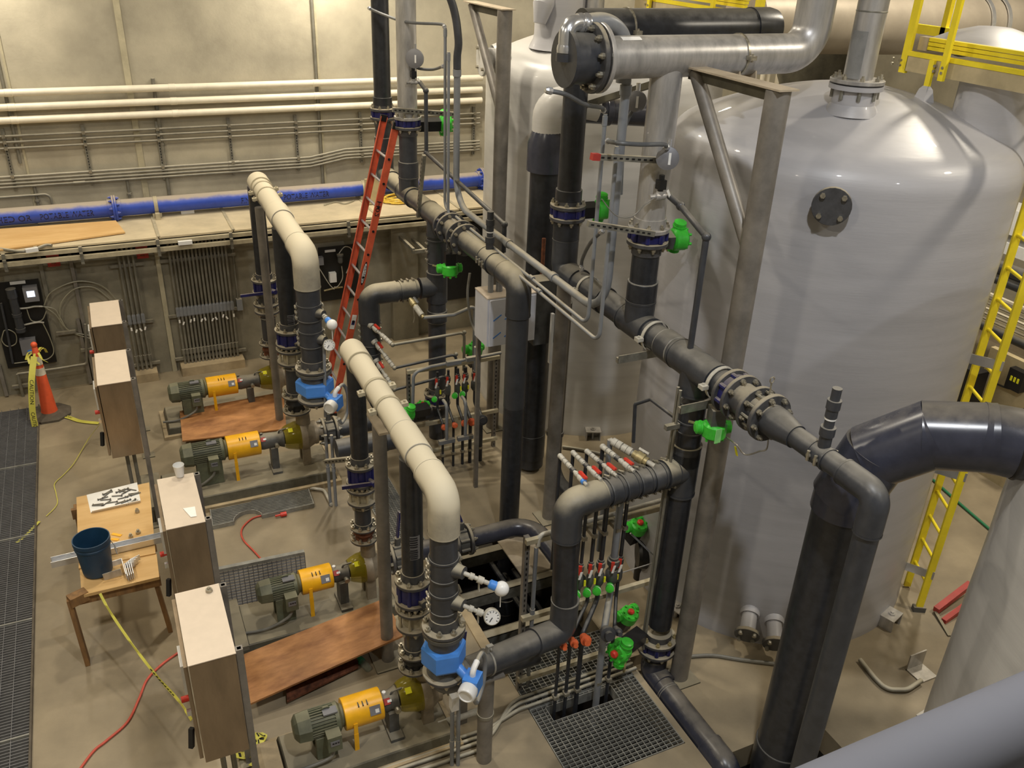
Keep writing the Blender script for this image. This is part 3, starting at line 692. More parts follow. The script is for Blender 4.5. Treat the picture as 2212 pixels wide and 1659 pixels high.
H3A, H3B = V((1.70, 6.60, 2.74)), V((1.665, 4.37, 2.74))
H4A, H4B = V((1.69, 10.60, 3.17)), V((1.63, 7.95, 3.17))
h3 = dusty_header('near cream dusted header sloping to an elbow over the near flowmeter', H3A, H3B, 1.60, (.70,), .095, (.31, .45))
h4 = dusty_header('far cream dusted header before the blue wall pipe ending in an elbow', H4A, H4B, 1.80, (.52,), .112, (.13, .23))
# ------------------------------------------------------------------ pump risers: valve, check valve, spool and rubber joint
def stack(label, p, ztop, px, r, handle=None, stickers=False, mtop='pvc_black'):
    # px: pixel rows of the stack from top to bottom: valve top flange, valve, lower flange, check cage, spool top, spool flange, joint, pump flange
    t = thing('pump_riser', label, 'pipe', (p[0], p[1], 0)); c = V((p[0], p[1], 0))
    z = [zon(p, u, v) for u, v in px]; R = r*1.72
    P_pipe(t, c+Z*(z[0]+.03), c+Z*ztop, r, M[mtop], name='upper_pipe')
    P_flange(t, c+Z*(z[0]-.01), Z, R, .03, M['flange'], 8, hub=r*1.13, hubL=.07)
    P_wafer(t, c+Z*(z[1]-.03), Z, R*.98, max(.05, z[0]-.01-z[1]+.03))
    P_flange(t, c+Z*(z[1]-.03), -Z, R, .03, M['flange'], 8, hub=None)
    MB().lathe(c+Z*(z[2]), Z, [(0, r*1.15), (z[1]-.06-z[2], r*1.15)], 24).build('valve_neck', M['flange'], t)
    P_flange(t, c+Z*(z[2]-.015), Z, R*1.02, .03, M['flange'], 8)
    cg = MB().lathe(c+Z*z[3], Z, [(0, r*1.05), (z[2]-.015-z[3], r*1.05)], 24)
    for k in range(8):
        q = c+V((math.cos(k*PI/4+.2), math.sin(k*PI/4+.2), 0))*R*.82
        cg.cyl(q+Z*z[3], q+Z*(z[2]-.01), .011, seg=6)
    stuff(cg.build('check_valve_studs', M['rail_tan'], t))
    P_flange(t, c+Z*z[3], -Z, R*1.0, .03, M['flange'], 8, hub=r*1.1, hubL=.06)
    P_pipe(t, c+Z*z[3], c+Z*z[5], r*.98, M['pvc'], name='spool')
    P_ring(t, c+Z*(z[4]), Z, r*.98, .012, M['lip'], lip=False, k=1.16, name='spool_bead')
    P_flange(t, c+Z*(z[5]-.02), Z, R*.92, .022, M['flange'], 8, hub=r*1.12, hubL=.04)
    MB().lathe(c+Z*z[7], Z, [(0, r*1.1), ((z[5]-z[7])*.25, r*1.0), ((z[5]-z[7])*.5, r*1.22), ((z[5]-z[7])*.75, r*1.0), (z[5]-z[7]-.02, r*1.12)], 24).build('rubber_joint', M['rust'] if stickers else M['black'], t)
    P_flange(t, c+Z*(z[7]-.01), Z, R*.95, .026, M['flange'], 8)
    if handle:
        a = V(handle[0]).normalized(); hb = c+Z*(z[1]+.0)
        st = V((.45, -.89, 0)); k0 = hb+st*R*1.0
        MB().cyl(hb+st*R*.75, k0+st*.05, .03, seg=12).build('valve_stem', M['valve_blue'], t)
        MB().beam(k0+st*.03, k0+st*.03+a*handle[1], .035, .02, up=st).build('lever_handle', M['valve_blue'], t)
    else:
        st = V((.25, -.97, 0)); MB().cyl(c+Z*z[1]+st*R*.8, c+Z*z[1]+st*R*1.12, .03, seg=12).build('valve_stem', M['flange'], t)
    return t, z
P4, P3, P2, P1 = (1.645, 4.97), (1.695, 6.55), (1.64, 9.12), (1.685, 10.85)
T4, z4 = stack('thick lower riser of the nearest pump carrying two white labels', P4, 2.68, [(892,1252),(893,1282),(893,1310),(893,1342),(894,1356),(895,1402),(895,1420),(896,1436)], .081)
T3, z3 = stack('riser of the second pump with a blue lever valve beside the brown post', P3, 2.68, [(775,1003),(775,1030),(778,1052),(780,1076),(782,1092),(786,1134),(787,1148),(788,1162)], .078, ((-.9, .2, -.05), .28), True)
T2, z2_ = stack('riser of the third pump behind the far flowmeter', P2, 3.08, [(626,712),(628,733),(630,752),(633,776),(635,792),(643,850),(645,868),(647,884)], .098)
T1, z1_ = stack('far riser by the wall conduits with a long blue lever', P1, 3.08, [(574,604),(576,622),(579,655),(582,668),(583,684),(588,738),(590,752),(592,766)], .094, ((-1, .1, -.04), .42), True)
def label_on(root, p, r, uv, w_, h_, m='paper', name='paper_label'):
    # small curved label on the camera side of an upright pipe
    z = zon(p, *uv); c = V((p[0], p[1], 0)); a0 = math.atan2(-p[1], -p[0]); wa = w_/r; R_ = []
    for k in range(5):
        a = a0+wa*(k/4-.5)+.25; d = V((math.cos(a), math.sin(a), 0))
        R_.append([c+d*(r+.001)+Z*(z-h_/2), c+d*(r+.001)+Z*(z+h_/2), c+d*(r+.003)+Z*(z+h_/2), c+d*(r+.003)+Z*(z-h_/2)])
    o = MB().rings(R_).build(name, M[m], root)
    return o
def label_lines(root, p, r, uv, w_, h_):
    label_on(root, p, r, uv, w_, h_, 'rail_grey')
    z0 = zon(p, *uv); a0 = math.atan2(-p[1], -p[0])+.25; c = V((p[0], p[1], 0)); b = MB()
    for i in range(5):
        z = z0+h_*(.36-.18*i)
        for k in range(3):
            a = a0+(w_/r)*(-.36+.24*k); d = V((math.cos(a), math.sin(a), 0)); s = V((-d.y, d.x, 0))
            b.box(c+d*(r+.004)+Z*z, (.018+.006*((i+k) % 2), .002, .009), Matrix((s, d, Z)).transposed())
    stuff(b.build('label_print', M['ink'], root))
label_lines(T4, P4, .081, (893, 1158), .075, .11); label_lines(T4, P4, .081, (896, 1183), .075, .10)
label_lines(T2, P2, .098, (625, 683), .08, .10); label_lines(T2, P2, .098, (628, 697), .08, .10)

# ------------------------------------------------------------------ pumps
def pump(label, p, zax, xm, y0, y1, xs, xse, xv, R, zneck, tag_side=True, deck=.13):
    ox, oy = p
    t = thing('pump', label, 'pump', (ox, oy, deck))
    def C(x, z=0.0, y=0.0): return V((x, oy+y, zax+z))
    mr = R*.92
    # motor
    body = MB().lathe(C(xm+.12), X, [(0, mr*.86), (y0-.05-xm-.12, mr*.86)], 32)
    n = 30
    for k in range(n):
        a = 2*PI*k/n; d = V((0, math.cos(a), math.sin(a)))
        body.beam(C(xm+.13)+d*mr*.9, C(y0-.07)+d*mr*.9, mr*.2, .007, up=V((0, -math.sin(a), math.cos(a))))
    stuff(body.build('finned_motor', M['motor'], t, smooth=False))
    MB().lathe(C(xm), X, [(0, mr*.62), (.012, mr*.80), (.03, mr*1.0), (.13, mr*1.08), (.132, mr*.9)], 8, start=PI/8).build('fan_cover', M['motor'], t, smooth=False)
    MB().lathe(C(y0-.07), X, [(0, mr*.98), (.03, mr*1.02), (.05, mr*.8), (.07, mr*.75)], 32).build('end_bell', M['motor'], t)
    mid = (xm+.12+y0)/2
    tb = MB().box(C(mid+.02, -.06, -mr-.04), (.11, .10, .15)).build('terminal_box', M['motor'], t, smooth=False)
    MB().box(C(mid+.02, -.05, -mr-.092), (.07, .004, .05)).build('rating_label', M['rail_grey'], tb, smooth=False)
    stuff(MB().box(C(mid+.005, -.045, -mr-.095), (.014, .003, .012)).box(C(mid+.025, -.045, -mr-.095), (.014, .003, .012)).box(C(mid+.045, -.045, -mr-.095), (.012, .003, .012)).build('label_print', M['ink'], tb, smooth=False))
    MB().box(C(mid+.03, mr*.98, -.03), (.11, .07, .012)).build('name_plate', M['rail_grey'], t, smooth=False)
    MB().tube([C(mid-.02, mr*.9), C(mid-.02, mr*1.15), C(mid+.03, mr*1.15), C(mid+.03, mr*.9)], .009, 8, bend=.02).build('lifting_eye', M['motor'], t)
    for s in (-1, 1):
        MB().bb(xm+.15, y0-.08, oy+s*mr*.45, oy+s*mr*.95, deck+.005, zax-mr*.55).build('motor_foot', M['motor'], t, smooth=False)
    MB().tube(bezier([C(mid+.02, -.13, -mr-.04), C(mid-.02, -.22, -mr-.06), C(mid-.22, deck+.03-zax, -mr-.05), C(mid-.42, deck+.02-zax, -mr-.02)], 6), .014, 10).build('motor_lead', M['cord_grey'], t)
    # coupling guard
    g = MB().lathe(C(y0), X, [(0, R*.98), (.004, R), (y1-y0-.004, R), (y1-y0, R*.98)], 36).build('coupling_guard', M['yellow'], t)
    st = MB()
    for k in range(3):
        a = 1.15; d = V((0, -math.cos(a), math.sin(a)))
        st.beam(C((y0+y1)/2-.04+k*.035)+d*R*.98-V((0,.03,0)), C((y0+y1)/2-.04+k*.035)+d*R*1.005+V((0,.02,.0)), .008, .01)
    stuff(st.build('guard_slots', M['black'], g, smooth=False))
    a = .5; d = V((0, -math.cos(a), math.sin(a))); q = V((0, math.sin(a), math.cos(a)))
    lp = MB().box(C(y1-.075)+d*(R+.001), (.085, .075, .004), Matrix((X, q, d)).transposed()).build('warning_plate', M['rail_grey'], g, smooth=False)
    MB().box(C(y1-.06)+d*(R+.004)-q*.008, (.03, .03, .003), Matrix((X, q, d)).transposed()).build('plate_print', M['white'], g, smooth=False)
    MB().box(C(y0+.07, -R*.45, -R*1.0), (.032, .012, R*.9)).build('guard_leg', M['yellow'], t, smooth=False)
    MB().bb(y0+.052, y0+.088, oy-R*1.06, oy-R*.99, deck-.02, zax-R*.85).build('guard_leg', M['yellow'], t, smooth=False)
    # bearing frame
    bf = MB().lathe(C(y1-.01), X, [(0, R*.62), (.05, R*.70), (xs-y1-.06, R*.62), (xs-y1, R*.80)], 28)
    bf.build('bearing_frame', M['bearing'], t)
    f = MB(); xm_ = (y1+xs)/2
    f.bb(xm_-.03, xm_+.05, oy-.10, oy+.04, deck, zax-R*.45); f.bb(xm_-.045, xm_+.065, oy-.18, oy+.10, deck, deck+.03)
    stuff(f.build('frame_foot', M['bearing'], t, smooth=False))
    MB().cyl(C(xm_+.04, -.02, -R*.62), C(xm_+.04, -.02, -R*.62-.05), .024, seg=12).build('sight_glass', M['bolt'], t)
    a = .75; d = V((0, -math.cos(a), math.sin(a)))
    MB().box(C(y1+.035)+d*R*.72, (.05, .05, .01), Matrix((X, V((0, math.sin(a), math.cos(a))), d)).transposed()).build('red_label', M['red_steel'], t, smooth=False)
    MB().box(C(y1+.055)+d*R*.725, (.035, .02, .012), Matrix((X, V((0, math.sin(a), math.cos(a))), d)).transposed()).build('white_label', M['white'], t, smooth=False)
    MB().cyl(C(y1+.03, R*.6), C(y1+.03, R*.82), .016, seg=10).build('oil_cap', M['white'] if tag_side else M['bearing'], t)
    MB().tube([C(xs-.06, R*.6, -.02), C(xs-.05, R*.9, -.03), C(xs+.03, R*.95, -.03)], .009, 8, bend=.03).build('vent_tube', M['bearing'], t)
    # shield, casing, discharge
    MB().lathe(C(xs), X, [(0, R*.86), (.03, R*1.0), (xse-xs-.05, R*1.22), (xse-xs, R*1.24)], 36, False, False).build('amber_shield', M['shield'], t)
    MB().lathe(C(xs-.01), X, [(0, R*.5), (.04, R*.6), (xse-xs+.02, R*.75)], 24).build('seal_housing', M['bearing'], t)
    aa = 1.0; d = V((0, -math.cos(aa), math.sin(aa)))
    MB().box(C(xs+.07)+d*R*1.13, (.05, .05, .006), Matrix((X, V((0, math.sin(aa), math.cos(aa))), d)).transposed()).build('yellow_sticker', M['ylabel'], t, smooth=False)
    v = MB().lathe(C(xse-.005), X, [(0, R*1.28), (.02, R*1.34), (.07, R*1.34), (.10, R*1.2), (xv-xse, R*.95)], 36)
    v.build('casing', M['volute'], t, ang=25)
    MB().lathe(C(xse+.05, R*.9), Z, [(0, R*.62), (zneck-zax-R*.9, R*.55)], 24).build('discharge_neck', M['volute'], t)
    MB().lathe(C(xv-.03), X, [(0, R*.95), (.02, R*1.02), (.05, R*1.02), (.055, R*.7), (.12, R*.7)], 30).build('suction_flange', M['volute'], t)
    for s in (-.6, .6): MB().bb(xse+.0, xse+.09, oy+s*R-.03, oy+s*R+.03, deck, zax-R*.9).build('casing_foot', M['volute'], t, smooth=False)
    return t
def plinth(label, x0, x1, y0, y1, deck, gro=None, block=True):
    t = thing('equipment_skid', label, 'skid', ((x0+x1)/2, (y0+y1)/2, 0))
    MB().bb(x0-.05, x1+.04, y0-.07, y1+.07, 0, deck*.35).build('grout_pad', M['pad'], t, smooth=False)
    MB().rings([[V((x0, y0-.02, deck*.35)), V((x1, y0-.02, deck*.35)), V((x1, y1+.02, deck*.35)), V((x0, y1+.02, deck*.35))], [V((x0+.02, y0, deck-.012)), V((x1-.02, y0, deck-.012)), V((x1-.02, y1, deck-.012)), V((x0+.02, y1, deck-.012))], [V((x0+.03, y0+.01, deck-.001)), V((x1-.03, y0+.01, deck-.001)), V((x1-.03, y1-.01, deck-.001)), V((x0+.03, y1-.01, deck-.001))]]).build('base_frame', M['base'], t, smooth=False)
    return t
def pm(label, p, xs_px, zax, R, zneck, deck, **k):
    xx = [at(u, v, y=p[1]).x for u, v in xs_px]
    return pump(label, p, zax, xx[0], xx[1], xx[2], xx[3], xx[4], xx[5], R, zneck, deck=deck, **k)
pm('nearest pump with olive motor and yellow guard at the bottom of the scene', P4, [(633,1578),(740,1545),(822,1522),(858,1505),(905,1492),(940,1480)], .42, .128, z4[7], .13)
pm('second pump from the front beside the leaning brown plywood', P3, [(555,1290),(648,1255),(715,1237),(752,1228),(785,1220),(818,1215)], .50, .118, z3[7], .17)
pm('third pump, in front of the far plywood board, with a bigger motor', P2, [(392,1000),(490,970),(560,955),(613,947),(648,942),(680,935)], .54, .14, z2_[7], .17, tag_side=False)
pm('farthest pump with olive motor standing below the wall conduits', P1, [(365,860),(447,838),(511,827),(560,820),(590,815),(612,812)], .47, .135, z1_[7], .13, tag_side=False)
plinth('olive base plate under the nearest pump', .54, 1.90, 4.70, 5.22, .13)
plinth('olive base plate under the second pump with a low concrete end block', .50, 1.95, 6.28, 6.84, .17)
plinth('long base plate under the third pump', .05, 1.98, 8.78, 9.42, .17)
plinth('base plate under the farthest pump', .25, 1.95, 10.55, 11.15, .13)
for lb_, q in (('rounded concrete end block at the second pump base', (.30, .52, 6.22, 6.92, .22)), ('rounded concrete end block at the third pump base', (-.16, .05, 8.72, 9.45, .22)), ('pale concrete end block at the nearest pump base', (.36, .54, 4.66, 5.22, .14))):
    x0, x1, y0, y1, h = q
    r_ = .05
    b = MB().rings([[V((x0, y0, 0)), V((x1, y0, 0)), V((x1, y1, 0)), V((x0, y1, 0))], [V((x0, y0, h-r_)), V((x1, y0, h-r_)), V((x1, y1, h-r_)), V((x0, y1, h-r_))], [V((x0+r_*.3, y0+r_*.3, h-r_*.3)), V((x1, y0+r_*.3, h-r_*.3)), V((x1, y1-r_*.3, h-r_*.3)), V((x0+r_*.3, y1-r_*.3, h-r_*.3))], [V((x0+r_, y0+r_, h)), V((x1, y0+r_, h)), V((x1, y1-r_, h)), V((x0+r_, y1-r_, h))]])
    tag(b.build('concrete_block', M['base'] if 'rounded' in lb_ else M['pad'], smooth=False), lb_, 'block')

# ------------------------------------------------------------------ flowmeters and gauge taps
def flowmeter(label, p, px, r, out):
    # px: top flange, body top, blue top, blue bottom, lower flange, elbow centre
    t = thing('flowmeter', label, 'flowmeter', (p[0], p[1], 0.9)); c = V((p[0], p[1], 0)); z = [zon(p, u, v) for u, v in px]
    R = r*1.62
    P_flange(t, c+Z*(z[0]-.01), Z, R, .03, M['flange'], 8, hub=r*1.12, hubL=.08, rb=.014)
    MB().lathe(c+Z*(z[0]-.05), Z, [(0, R*.98), (.028, R*.98)], 32).build('steel_flange', M['bearing'], t)
    MB().lathe(c+Z*z[4], Z, [(0, R*.8), (.04, r*1.15), (z[0]-.05-z[4]-.03, r*1.2), (z[0]-.05-z[4], R*.9)], 32).build('liner_body', M['bearing'], t)
    a0 = .35
    MB().lathe(c+Z*z[3], Z, [(0, R*.98), (.02, R*1.05), (z[2]-z[3]-.02, R*1.05), (z[2]-z[3], R*.98)], 6, start=a0).build('coil_housing', M['mag_blue'], t, smooth=False)
    P_flange(t, c+Z*(z[4]+.0), -Z, R, .03, M['flange'], 8, hub=r*1.12, hubL=.05)
    d = V((.45, -.89, 0)).normalized(); q = Z.cross(d); zt = (z[3]*.75+z[4]*.25)
    MB().cyl(c+d*R*.9+Z*(z[3]+.03), c+d*(R*1.0+.10)+Z*zt, .035, seg=12).build('neck', M['mag_blue'], t)
    h = c+d*(R+.12)+Z*zt; ax = (-q+V((0,0,-.05))+d*.35).normalized()
    MB().box(h, (.12, .11, .13), Matrix((ax, ax.cross(Z).normalized(), ax.cross(ax.cross(Z)).normalized()*-1)).transposed()).build('transmitter_housing', M['mag_blue'], t, smooth=False)
    MB().lathe(h+ax*.05, ax, [(0, .058), (.02, .066), (.07, .066), (.085, .058), (.087, .05), (.08, .045)], 28).build('display_cap', M['white'], t)
    MB().tube([h+Z*.05, h+Z*.11, h+Z*.12-ax*.08], .022, 10, bend=.04).build('conduit_elbow', M['white'], t)
    e = h+Z*.12-ax*.08
    MB().tube(bezier([e, e-ax*.10-Z*.02, e-ax*.17-Z*.18, e-ax*.14-Z*.36, e-ax*.02-Z*.42, e+ax*.03-Z*.34], 8), .017, 10).build('flexible_conduit', M['emt'], t)
    return t, z
pmA = (H3B.x, H3B.y); pmB = (H4B.x, H4B.y)
mA, zA = flowmeter('blue flowmeter with white display cap below the near header', pmA, [(963,1352),(963,1372),(963,1388),(964,1428),(965,1446),(970,1470)], .095, None)
mB, zB = flowmeter('blue flowmeter with white display cap at the far pumps', pmB, [(681,794),(682,806),(683,818),(685,845),(686,855),(692,888)], .112, None)
def gauge_taps(p, r, rows, names, kinds, hdr, e=(.80, -.45, -.38), s_=1.0):
    c = V((p[0], p[1], 0)); d = V((.62, -.78, 0)).normalized()
    for (u, v), lb_, kd in zip(rows, names, kinds):
        z = zon(p, u, v); t = thing('gauge_tap', lb_, 'gauge', tuple(c+d*r+Z*z))
        P_band(t, c+Z*z, Z, r, M['pvc'], .17, 3, side=V((-1, .1, 0)))
        MB().lathe(c+d*r*.9+Z*z, d, [(0, .055), (.05, .045), (.07, .045), (.072, .03)], 20).build('boss', M['pvc_half'], t)
        k = c+d*(r+.05)+Z*z; e = V(e).normalized()
        b = MB().lathe(k, e, [(q_*s_, r_) for q_, r_ in ((0, .016), (.05, .016), (.05, .024), (.08, .024), (.08, .015), (.11, .015), (.11, .026), (.15, .026), (.15, .016), (.19, .016))], 12)
        b.build('nipple', M['ghost'], t)
        MB().beam(k+e*.12*s_-Z*.02, k+e*.12*s_-Z*.10, .015, .008).build('tap_lever', M['ghost'], t)
        g = k+e*.22*s_
        if kd == 'dial':
            fd = V((-.2, -.9, .35)).normalized(); g = g+Z*.01
            MB().lathe(g-fd*.02, fd, [(0, .055), (.045, .058), (.05, .052), (.046, .05)], 28).build('dial_case', M['ghost'], t)
            f_ = MB().lathe(g+fd*.025, fd, [(0, .05), (.002, .05)], 28).build('dial_face', M['white'], t)
            u_, v_, w_ = basis(fd); nb = MB().beam(g+fd*.03, g+fd*.03+(u_*.6+v_*.8)*.035, .005, .002, up=fd)
            nb.build('needle', M['ink'], f_, smooth=False)
            tk = MB()
            for q in range(9):
                a = 2.4+q*.52; w2 = u_*math.cos(a)+v_*math.sin(a); tk.beam(g+fd*.029+w2*.036, g+fd*.029+w2*.046, .004, .002, up=fd)
            stuff(tk.build('dial_ticks', M['ink'], f_, smooth=False))
        else:
            MB().lathe(k+e*.19*s_, e, [(0, .02), (.01, .032), (.05, .034), (.055, .02)], 18).build('blue_collar', M['mag_blue'], t)
            MB().ball(k+e*(.19*s_+.095), .052, 18, 10).build('bulb_cover', M['white'], t)
            MB().cyl(k+e*(.19*s_+.09)-Z*.04, k+e*(.19*s_+.09)-Z*.16, .004, seg=6).build('hanging_wire', M['white'], t)
gauge_taps(pmA, .095, [(962, 1222), (963, 1292)], ['white bulb sensor on the near pipe above the dial gauge', 'round dial gauge on the near pipe over the blue flowmeter'], ['bulb', 'dial'], h3)
gauge_taps(pmB, .112, [(672, 672), (678, 728)], ['white bulb sensor on the far pipe above its dial gauge', 'round dial gauge on the far pipe over the far flowmeter'], ['bulb', 'dial'], h4, (.25, -.85, -.25), .4)

# ------------------------------------------------------------------ cross pipe A: flowmeter elbow, run, gooseneck with saddles, to the right riser
ca = thing('cross_pipe', 'near gooseneck pipe from the blue flowmeter up over the dosing rack', 'pipe', (2.8, 4.65, .95))
E0 = V((pmA[0], pmA[1], zA[5])); G0 = V((2.80, 4.65, .95)); G1 = V((2.76, 4.65, 2.20)); G2 = V((3.85, 4.745, 2.20))
dg = (G0-E0).normalized()
P_elbow(ca, E0, Z, dg, .098, M['pvc_black'], Rb=.16, sock=.06)
P_pipe(ca, E0+dg*.18, G0-dg*.2, .100, M['pvc'])
P_elbow(ca, G0, -dg, Z, .100, M['pvc'], Rb=.17, sock=.12)
P_pipe(ca, G0+Z*.2, G1-Z*.2, .102, M['pvc_black'], name='upright_pipe')
du = (G2-G1).normalized()
P_elbow(ca, G1, -Z, du, .104, M['pvc_half'], Rb=.20, sock=.10)
P_pipe(ca, G1+du*.25, G2, .104, M['pvc'])
for k in range(5): P_band(ca, G1.lerp(G2, .36+.125*k), du, .105, M['pvc'], .112, 2, side=V((0, .35, 1)))
P_clamp(ca, E0.lerp(G0, .34), dg, .10, M['lip'], .014, ears=(0,0,1), name='u_bolt')
sb = E0.lerp(G0, .34)
sp_ = thing('support_post', 'short grey post under the near flowmeter cross pipe at the bottom edge', 'post', (sb.x, sb.y, 0))
P_pipe(sp_, (sb.x, sb.y, 0), (sb.x, sb.y, sb.z-.13), .062, M['steel_post'])
MB().bb(sb.x-.12, sb.x+.12, sb.y-.08, sb.y+.08, sb.z-.13, sb.z-.112).build('saddle_plate', M['steel_post'], sp_, smooth=False)
MB().lathe((sb.x, sb.y, .50), Z, [(0, .068), (.03, .068)], 24).build('post_collar', M['galv'], sp_)
# riser A under the right header, foot valve and the pipe that leaves along the grating
ra = thing('riser_pipe', 'dark upright pipe from the right header down to the blue foot valve', 'pipe', (3.85, 4.745, 0.05)); cA = V((3.85, 4.745, 0))
P_pipe(ra, cA+Z*(hz-.3), cA+Z*.56, .104, M['pvc_black'])
P_ring(ra, cA+Z*(zon((3.85,4.745), 1478, 985)), Z, .104, .12, M['pvc'])
P_band(ra, cA+Z*(zon((3.85,4.745), 1483, 915)), Z, .104, M['pvc'], .10, 2, side=V((-1,.2,0)))
P_tee(ra, G2, Z, -du, .104, M['pvc_half'], L=.46)
zf = zon((3.85,4.745), 1416, 1378)
P_flange(ra, cA+Z*zf, Z, .172, .032, M['flange'], 8, hub=.122, hubL=.06, bm=M['brass'])
P_wafer(ra, cA+Z*(zf-.085), Z, .170, .08)
P_flange(ra, cA+Z*(zf-.09), -Z, .172, .03, M['flange'], 8, hub=.12)
P_pipe(ra, cA+Z*(zf-.1), cA+Z*.1, .104, M['pvc_new'], name='foot_pipe')
P_elbow(ra, cA-Z*.012, Z, -Y, .104, M['pvc_new'], Rb=.15, sock=.04)
drn = thing('drain_pipe', 'glossy dark pipe leaving along the right edge of the grating to an elbow', 'pipe', (3.85, 4.1, .06))
P_pipe(drn, V((3.838, 4.58, -.012)), V((3.838, 3.75, -.012)), .104, M['pvc_new'])
P_elbow(drn, (3.838, 3.60, -.012), Y, -Z, .104, M['pvc_new'], Rb=.18, sock=.08)
P_ring(drn, (3.838, 4.47, -.012), Y, .104, .02, M['pvc_new'], k=1.04)
# big riser at right with its mitred bend to the third tank
bp = thing('big_pipe', 'very thick black riser bending over to the corner tank in the lower right', 'pipe', (4.2, 3.45, -1.38)); c = V((4.2, 3.45, 0)); rb2 = .205
zt = zon((4.2,3.45), 1815, 1065)
P_pipe(bp, c-Z*1.38, c+Z*(zt-.05), rb2*.965, M['pvc_black'], seg=40)
P_ring(bp, c+Z*.16, Z, rb2*.965, .3, M['pvc_black'], lip=False, k=1.06, seg=40)
tt = V((TC3[0], TC3[1], 0)); hd = (tt-c); hd.z = 0; hd = hd.normalized(); ze = zt+.62
e0 = c+Z*(zt-.12); e1 = c+Z*(zt+.02); e2 = c+Z*(ze-.12)+hd*.30; e3 = c+Z*ze+hd*.62; e4 = c+Z*ze+hd*1.02
b = MB().tube([e0, e1, c+Z*(zt+.16)+hd*.06], [rb2*1.05]*3, 40); b.build('socket', M['pvc_new'], bp, ang=20)
seg_ = [e1, c+Z*(zt+.34)+hd*.10, c+Z*(ze-.06)+hd*.38, c+Z*ze+hd*.70, e4]
for i in range(len(seg_)-1):
    a_, b_ = seg_[i], seg_[i+1]; dd = (b_-a_).normalized()
    P_pipe(bp, a_-dd*.05, b_+dd*.05, rb2*(1.06-.001*i), M['pvc_new'], name='bend_segment', seg=40)
MB().lathe(e4-hd*.16, hd, [(0, rb2*1.07), (.01, rb2*1.1), (.02, rb2*1.1), (.03, rb2*1.07)], 40, False, False).build('bend_bead', M['black'], bp)
P_flange(bp, e4+hd*.10, -hd, rb2*1.5, .05, M['rail_grey'], 12, rb=.018)
MB().lathe(e4+hd*.10, hd, [(0, rb2*1.48), (.05, rb2*1.48), (.052, rb2*1.02), (.32, rb2*1.02)], 40).build('tank_nozzle', M['tank_white'], bp)
w1 = at(1828, 968, z=zt+.28)
# ------------------------------------------------------------------ upper wall: white pipes, conduits, struts
XE = 5.15      # runs stop behind the far tank
def wall_run(u0, v0, u1, v1, y):      # height on the wall from two sightings
    return (at(u0, v0, y=y).z+at(u1, v1, y=y).z)/2
for k, (a, b_, nm) in enumerate(((202, 178, 'top'), (229, 209, 'middle'), (255, 236, 'bottom'))):
    z = wall_run(0, a, 700, b_, UY-.12)
    t = thing('white_pipe', '%s one of the three fat white pipes along the upper wall' % nm, 'pipe', (1.5, UY-.12, z), 'white pipes on the upper wall')
    P_pipe(t, (-3.5, UY-.12, z), (XE+.6, UY-.12, z), .048, M['white_pipe'], seg=20)
    for x in (-.9, 1.1, 3.1): P_ring(t, (x, UY-.12, z), X, .048, .09, M['white_pipe'], lip=False, k=1.06, name='pipe_joint')
zs3 = [wall_run(0, a, 700, b_, UY-.07) for a, b_ in ((297, 259.5), (309, 272), (322, 284))]
for z, nm in zip(zs3, ('upper', 'middle', 'lower')):
    t = thing('wall_conduit', '%s conduit of the thin group of three below the white pipes' % nm, 'conduit', (1.5, UY-.07, z), 'three thin wall conduits')
    P_pipe(t, (-3.5, UY-.07, z), (XE+.6, UY-.07, z), .0155, M['conduit'], seg=12)
strut_px = [(6, 285), (178, 276), (338, 270), (492, 262), (636, 253), (776, 246)]
zs4 = [wall_run(0, a, 700, b_, UY-.07) for a, b_ in ((385, 337), (392, 344), (399, 351), (406, 358))]
strx = [at(u, v, y=UY).x for u, v in strut_px]+[at(1022, 240, y=UY).x]
for z, nm in zip(zs4, ('topmost', 'second', 'third', 'lowest')):
    t = thing('wall_conduit', '%s conduit of the tight group of four just above the blue pipe' % nm, 'conduit', (1.5, UY-.07, z), 'four close wall conduits')
    xj_ = {'topmost': 3.3, 'second': 3.2, 'third': 3.1, 'lowest': 3.0}[nm]
    MB().tube(fillet([(-3.5, UY-.07, z), (2.95, UY-.07, z), (3.5, UY-.07, z+.09), (XE+.6, UY-.07, z+.09)], .3, 4), .017, 10).build('tube_run', M['conduit'], t)
    MB().cyl((1.75 if nm != 'lowest' else -.35, UY-.07, z), (1.9 if nm != 'lowest' else -.2, UY-.07, z), .024, seg=12).build('coupling', M['conduit'], t)
for k, x in enumerate(strx):
    t = thing('wall_strut', 'slotted strut channel on the upper wall, number %s from the left edge' % ('one two three four five six seven'.split()[k]), 'strut', (x, UY-.02, zs4[3]), 'wall struts above the ledge')
    zt_ = zs3[0]+.10
    MB().bb(x-.022, x+.022, UY-.045, UY, zs4[3]-.05 if k < 5 else zs4[3], zt_).build('channel', M['galv'], t, smooth=False)
    sl = MB()
    for i in range(14): sl.bb(x-.006, x+.006, UY-.047, UY-.044, zs4[3]+.04*i+.02, zs4[3]+.04*i+.045)
    stuff(sl.build('slots', M['black'], t, smooth=False))
    for z in zs3+zs4[:1]: MB().bb(x-.02, x+.02, UY-.095, UY-.04, z-.022, z+.022).build('strap', M['bolt'], t, smooth=False)
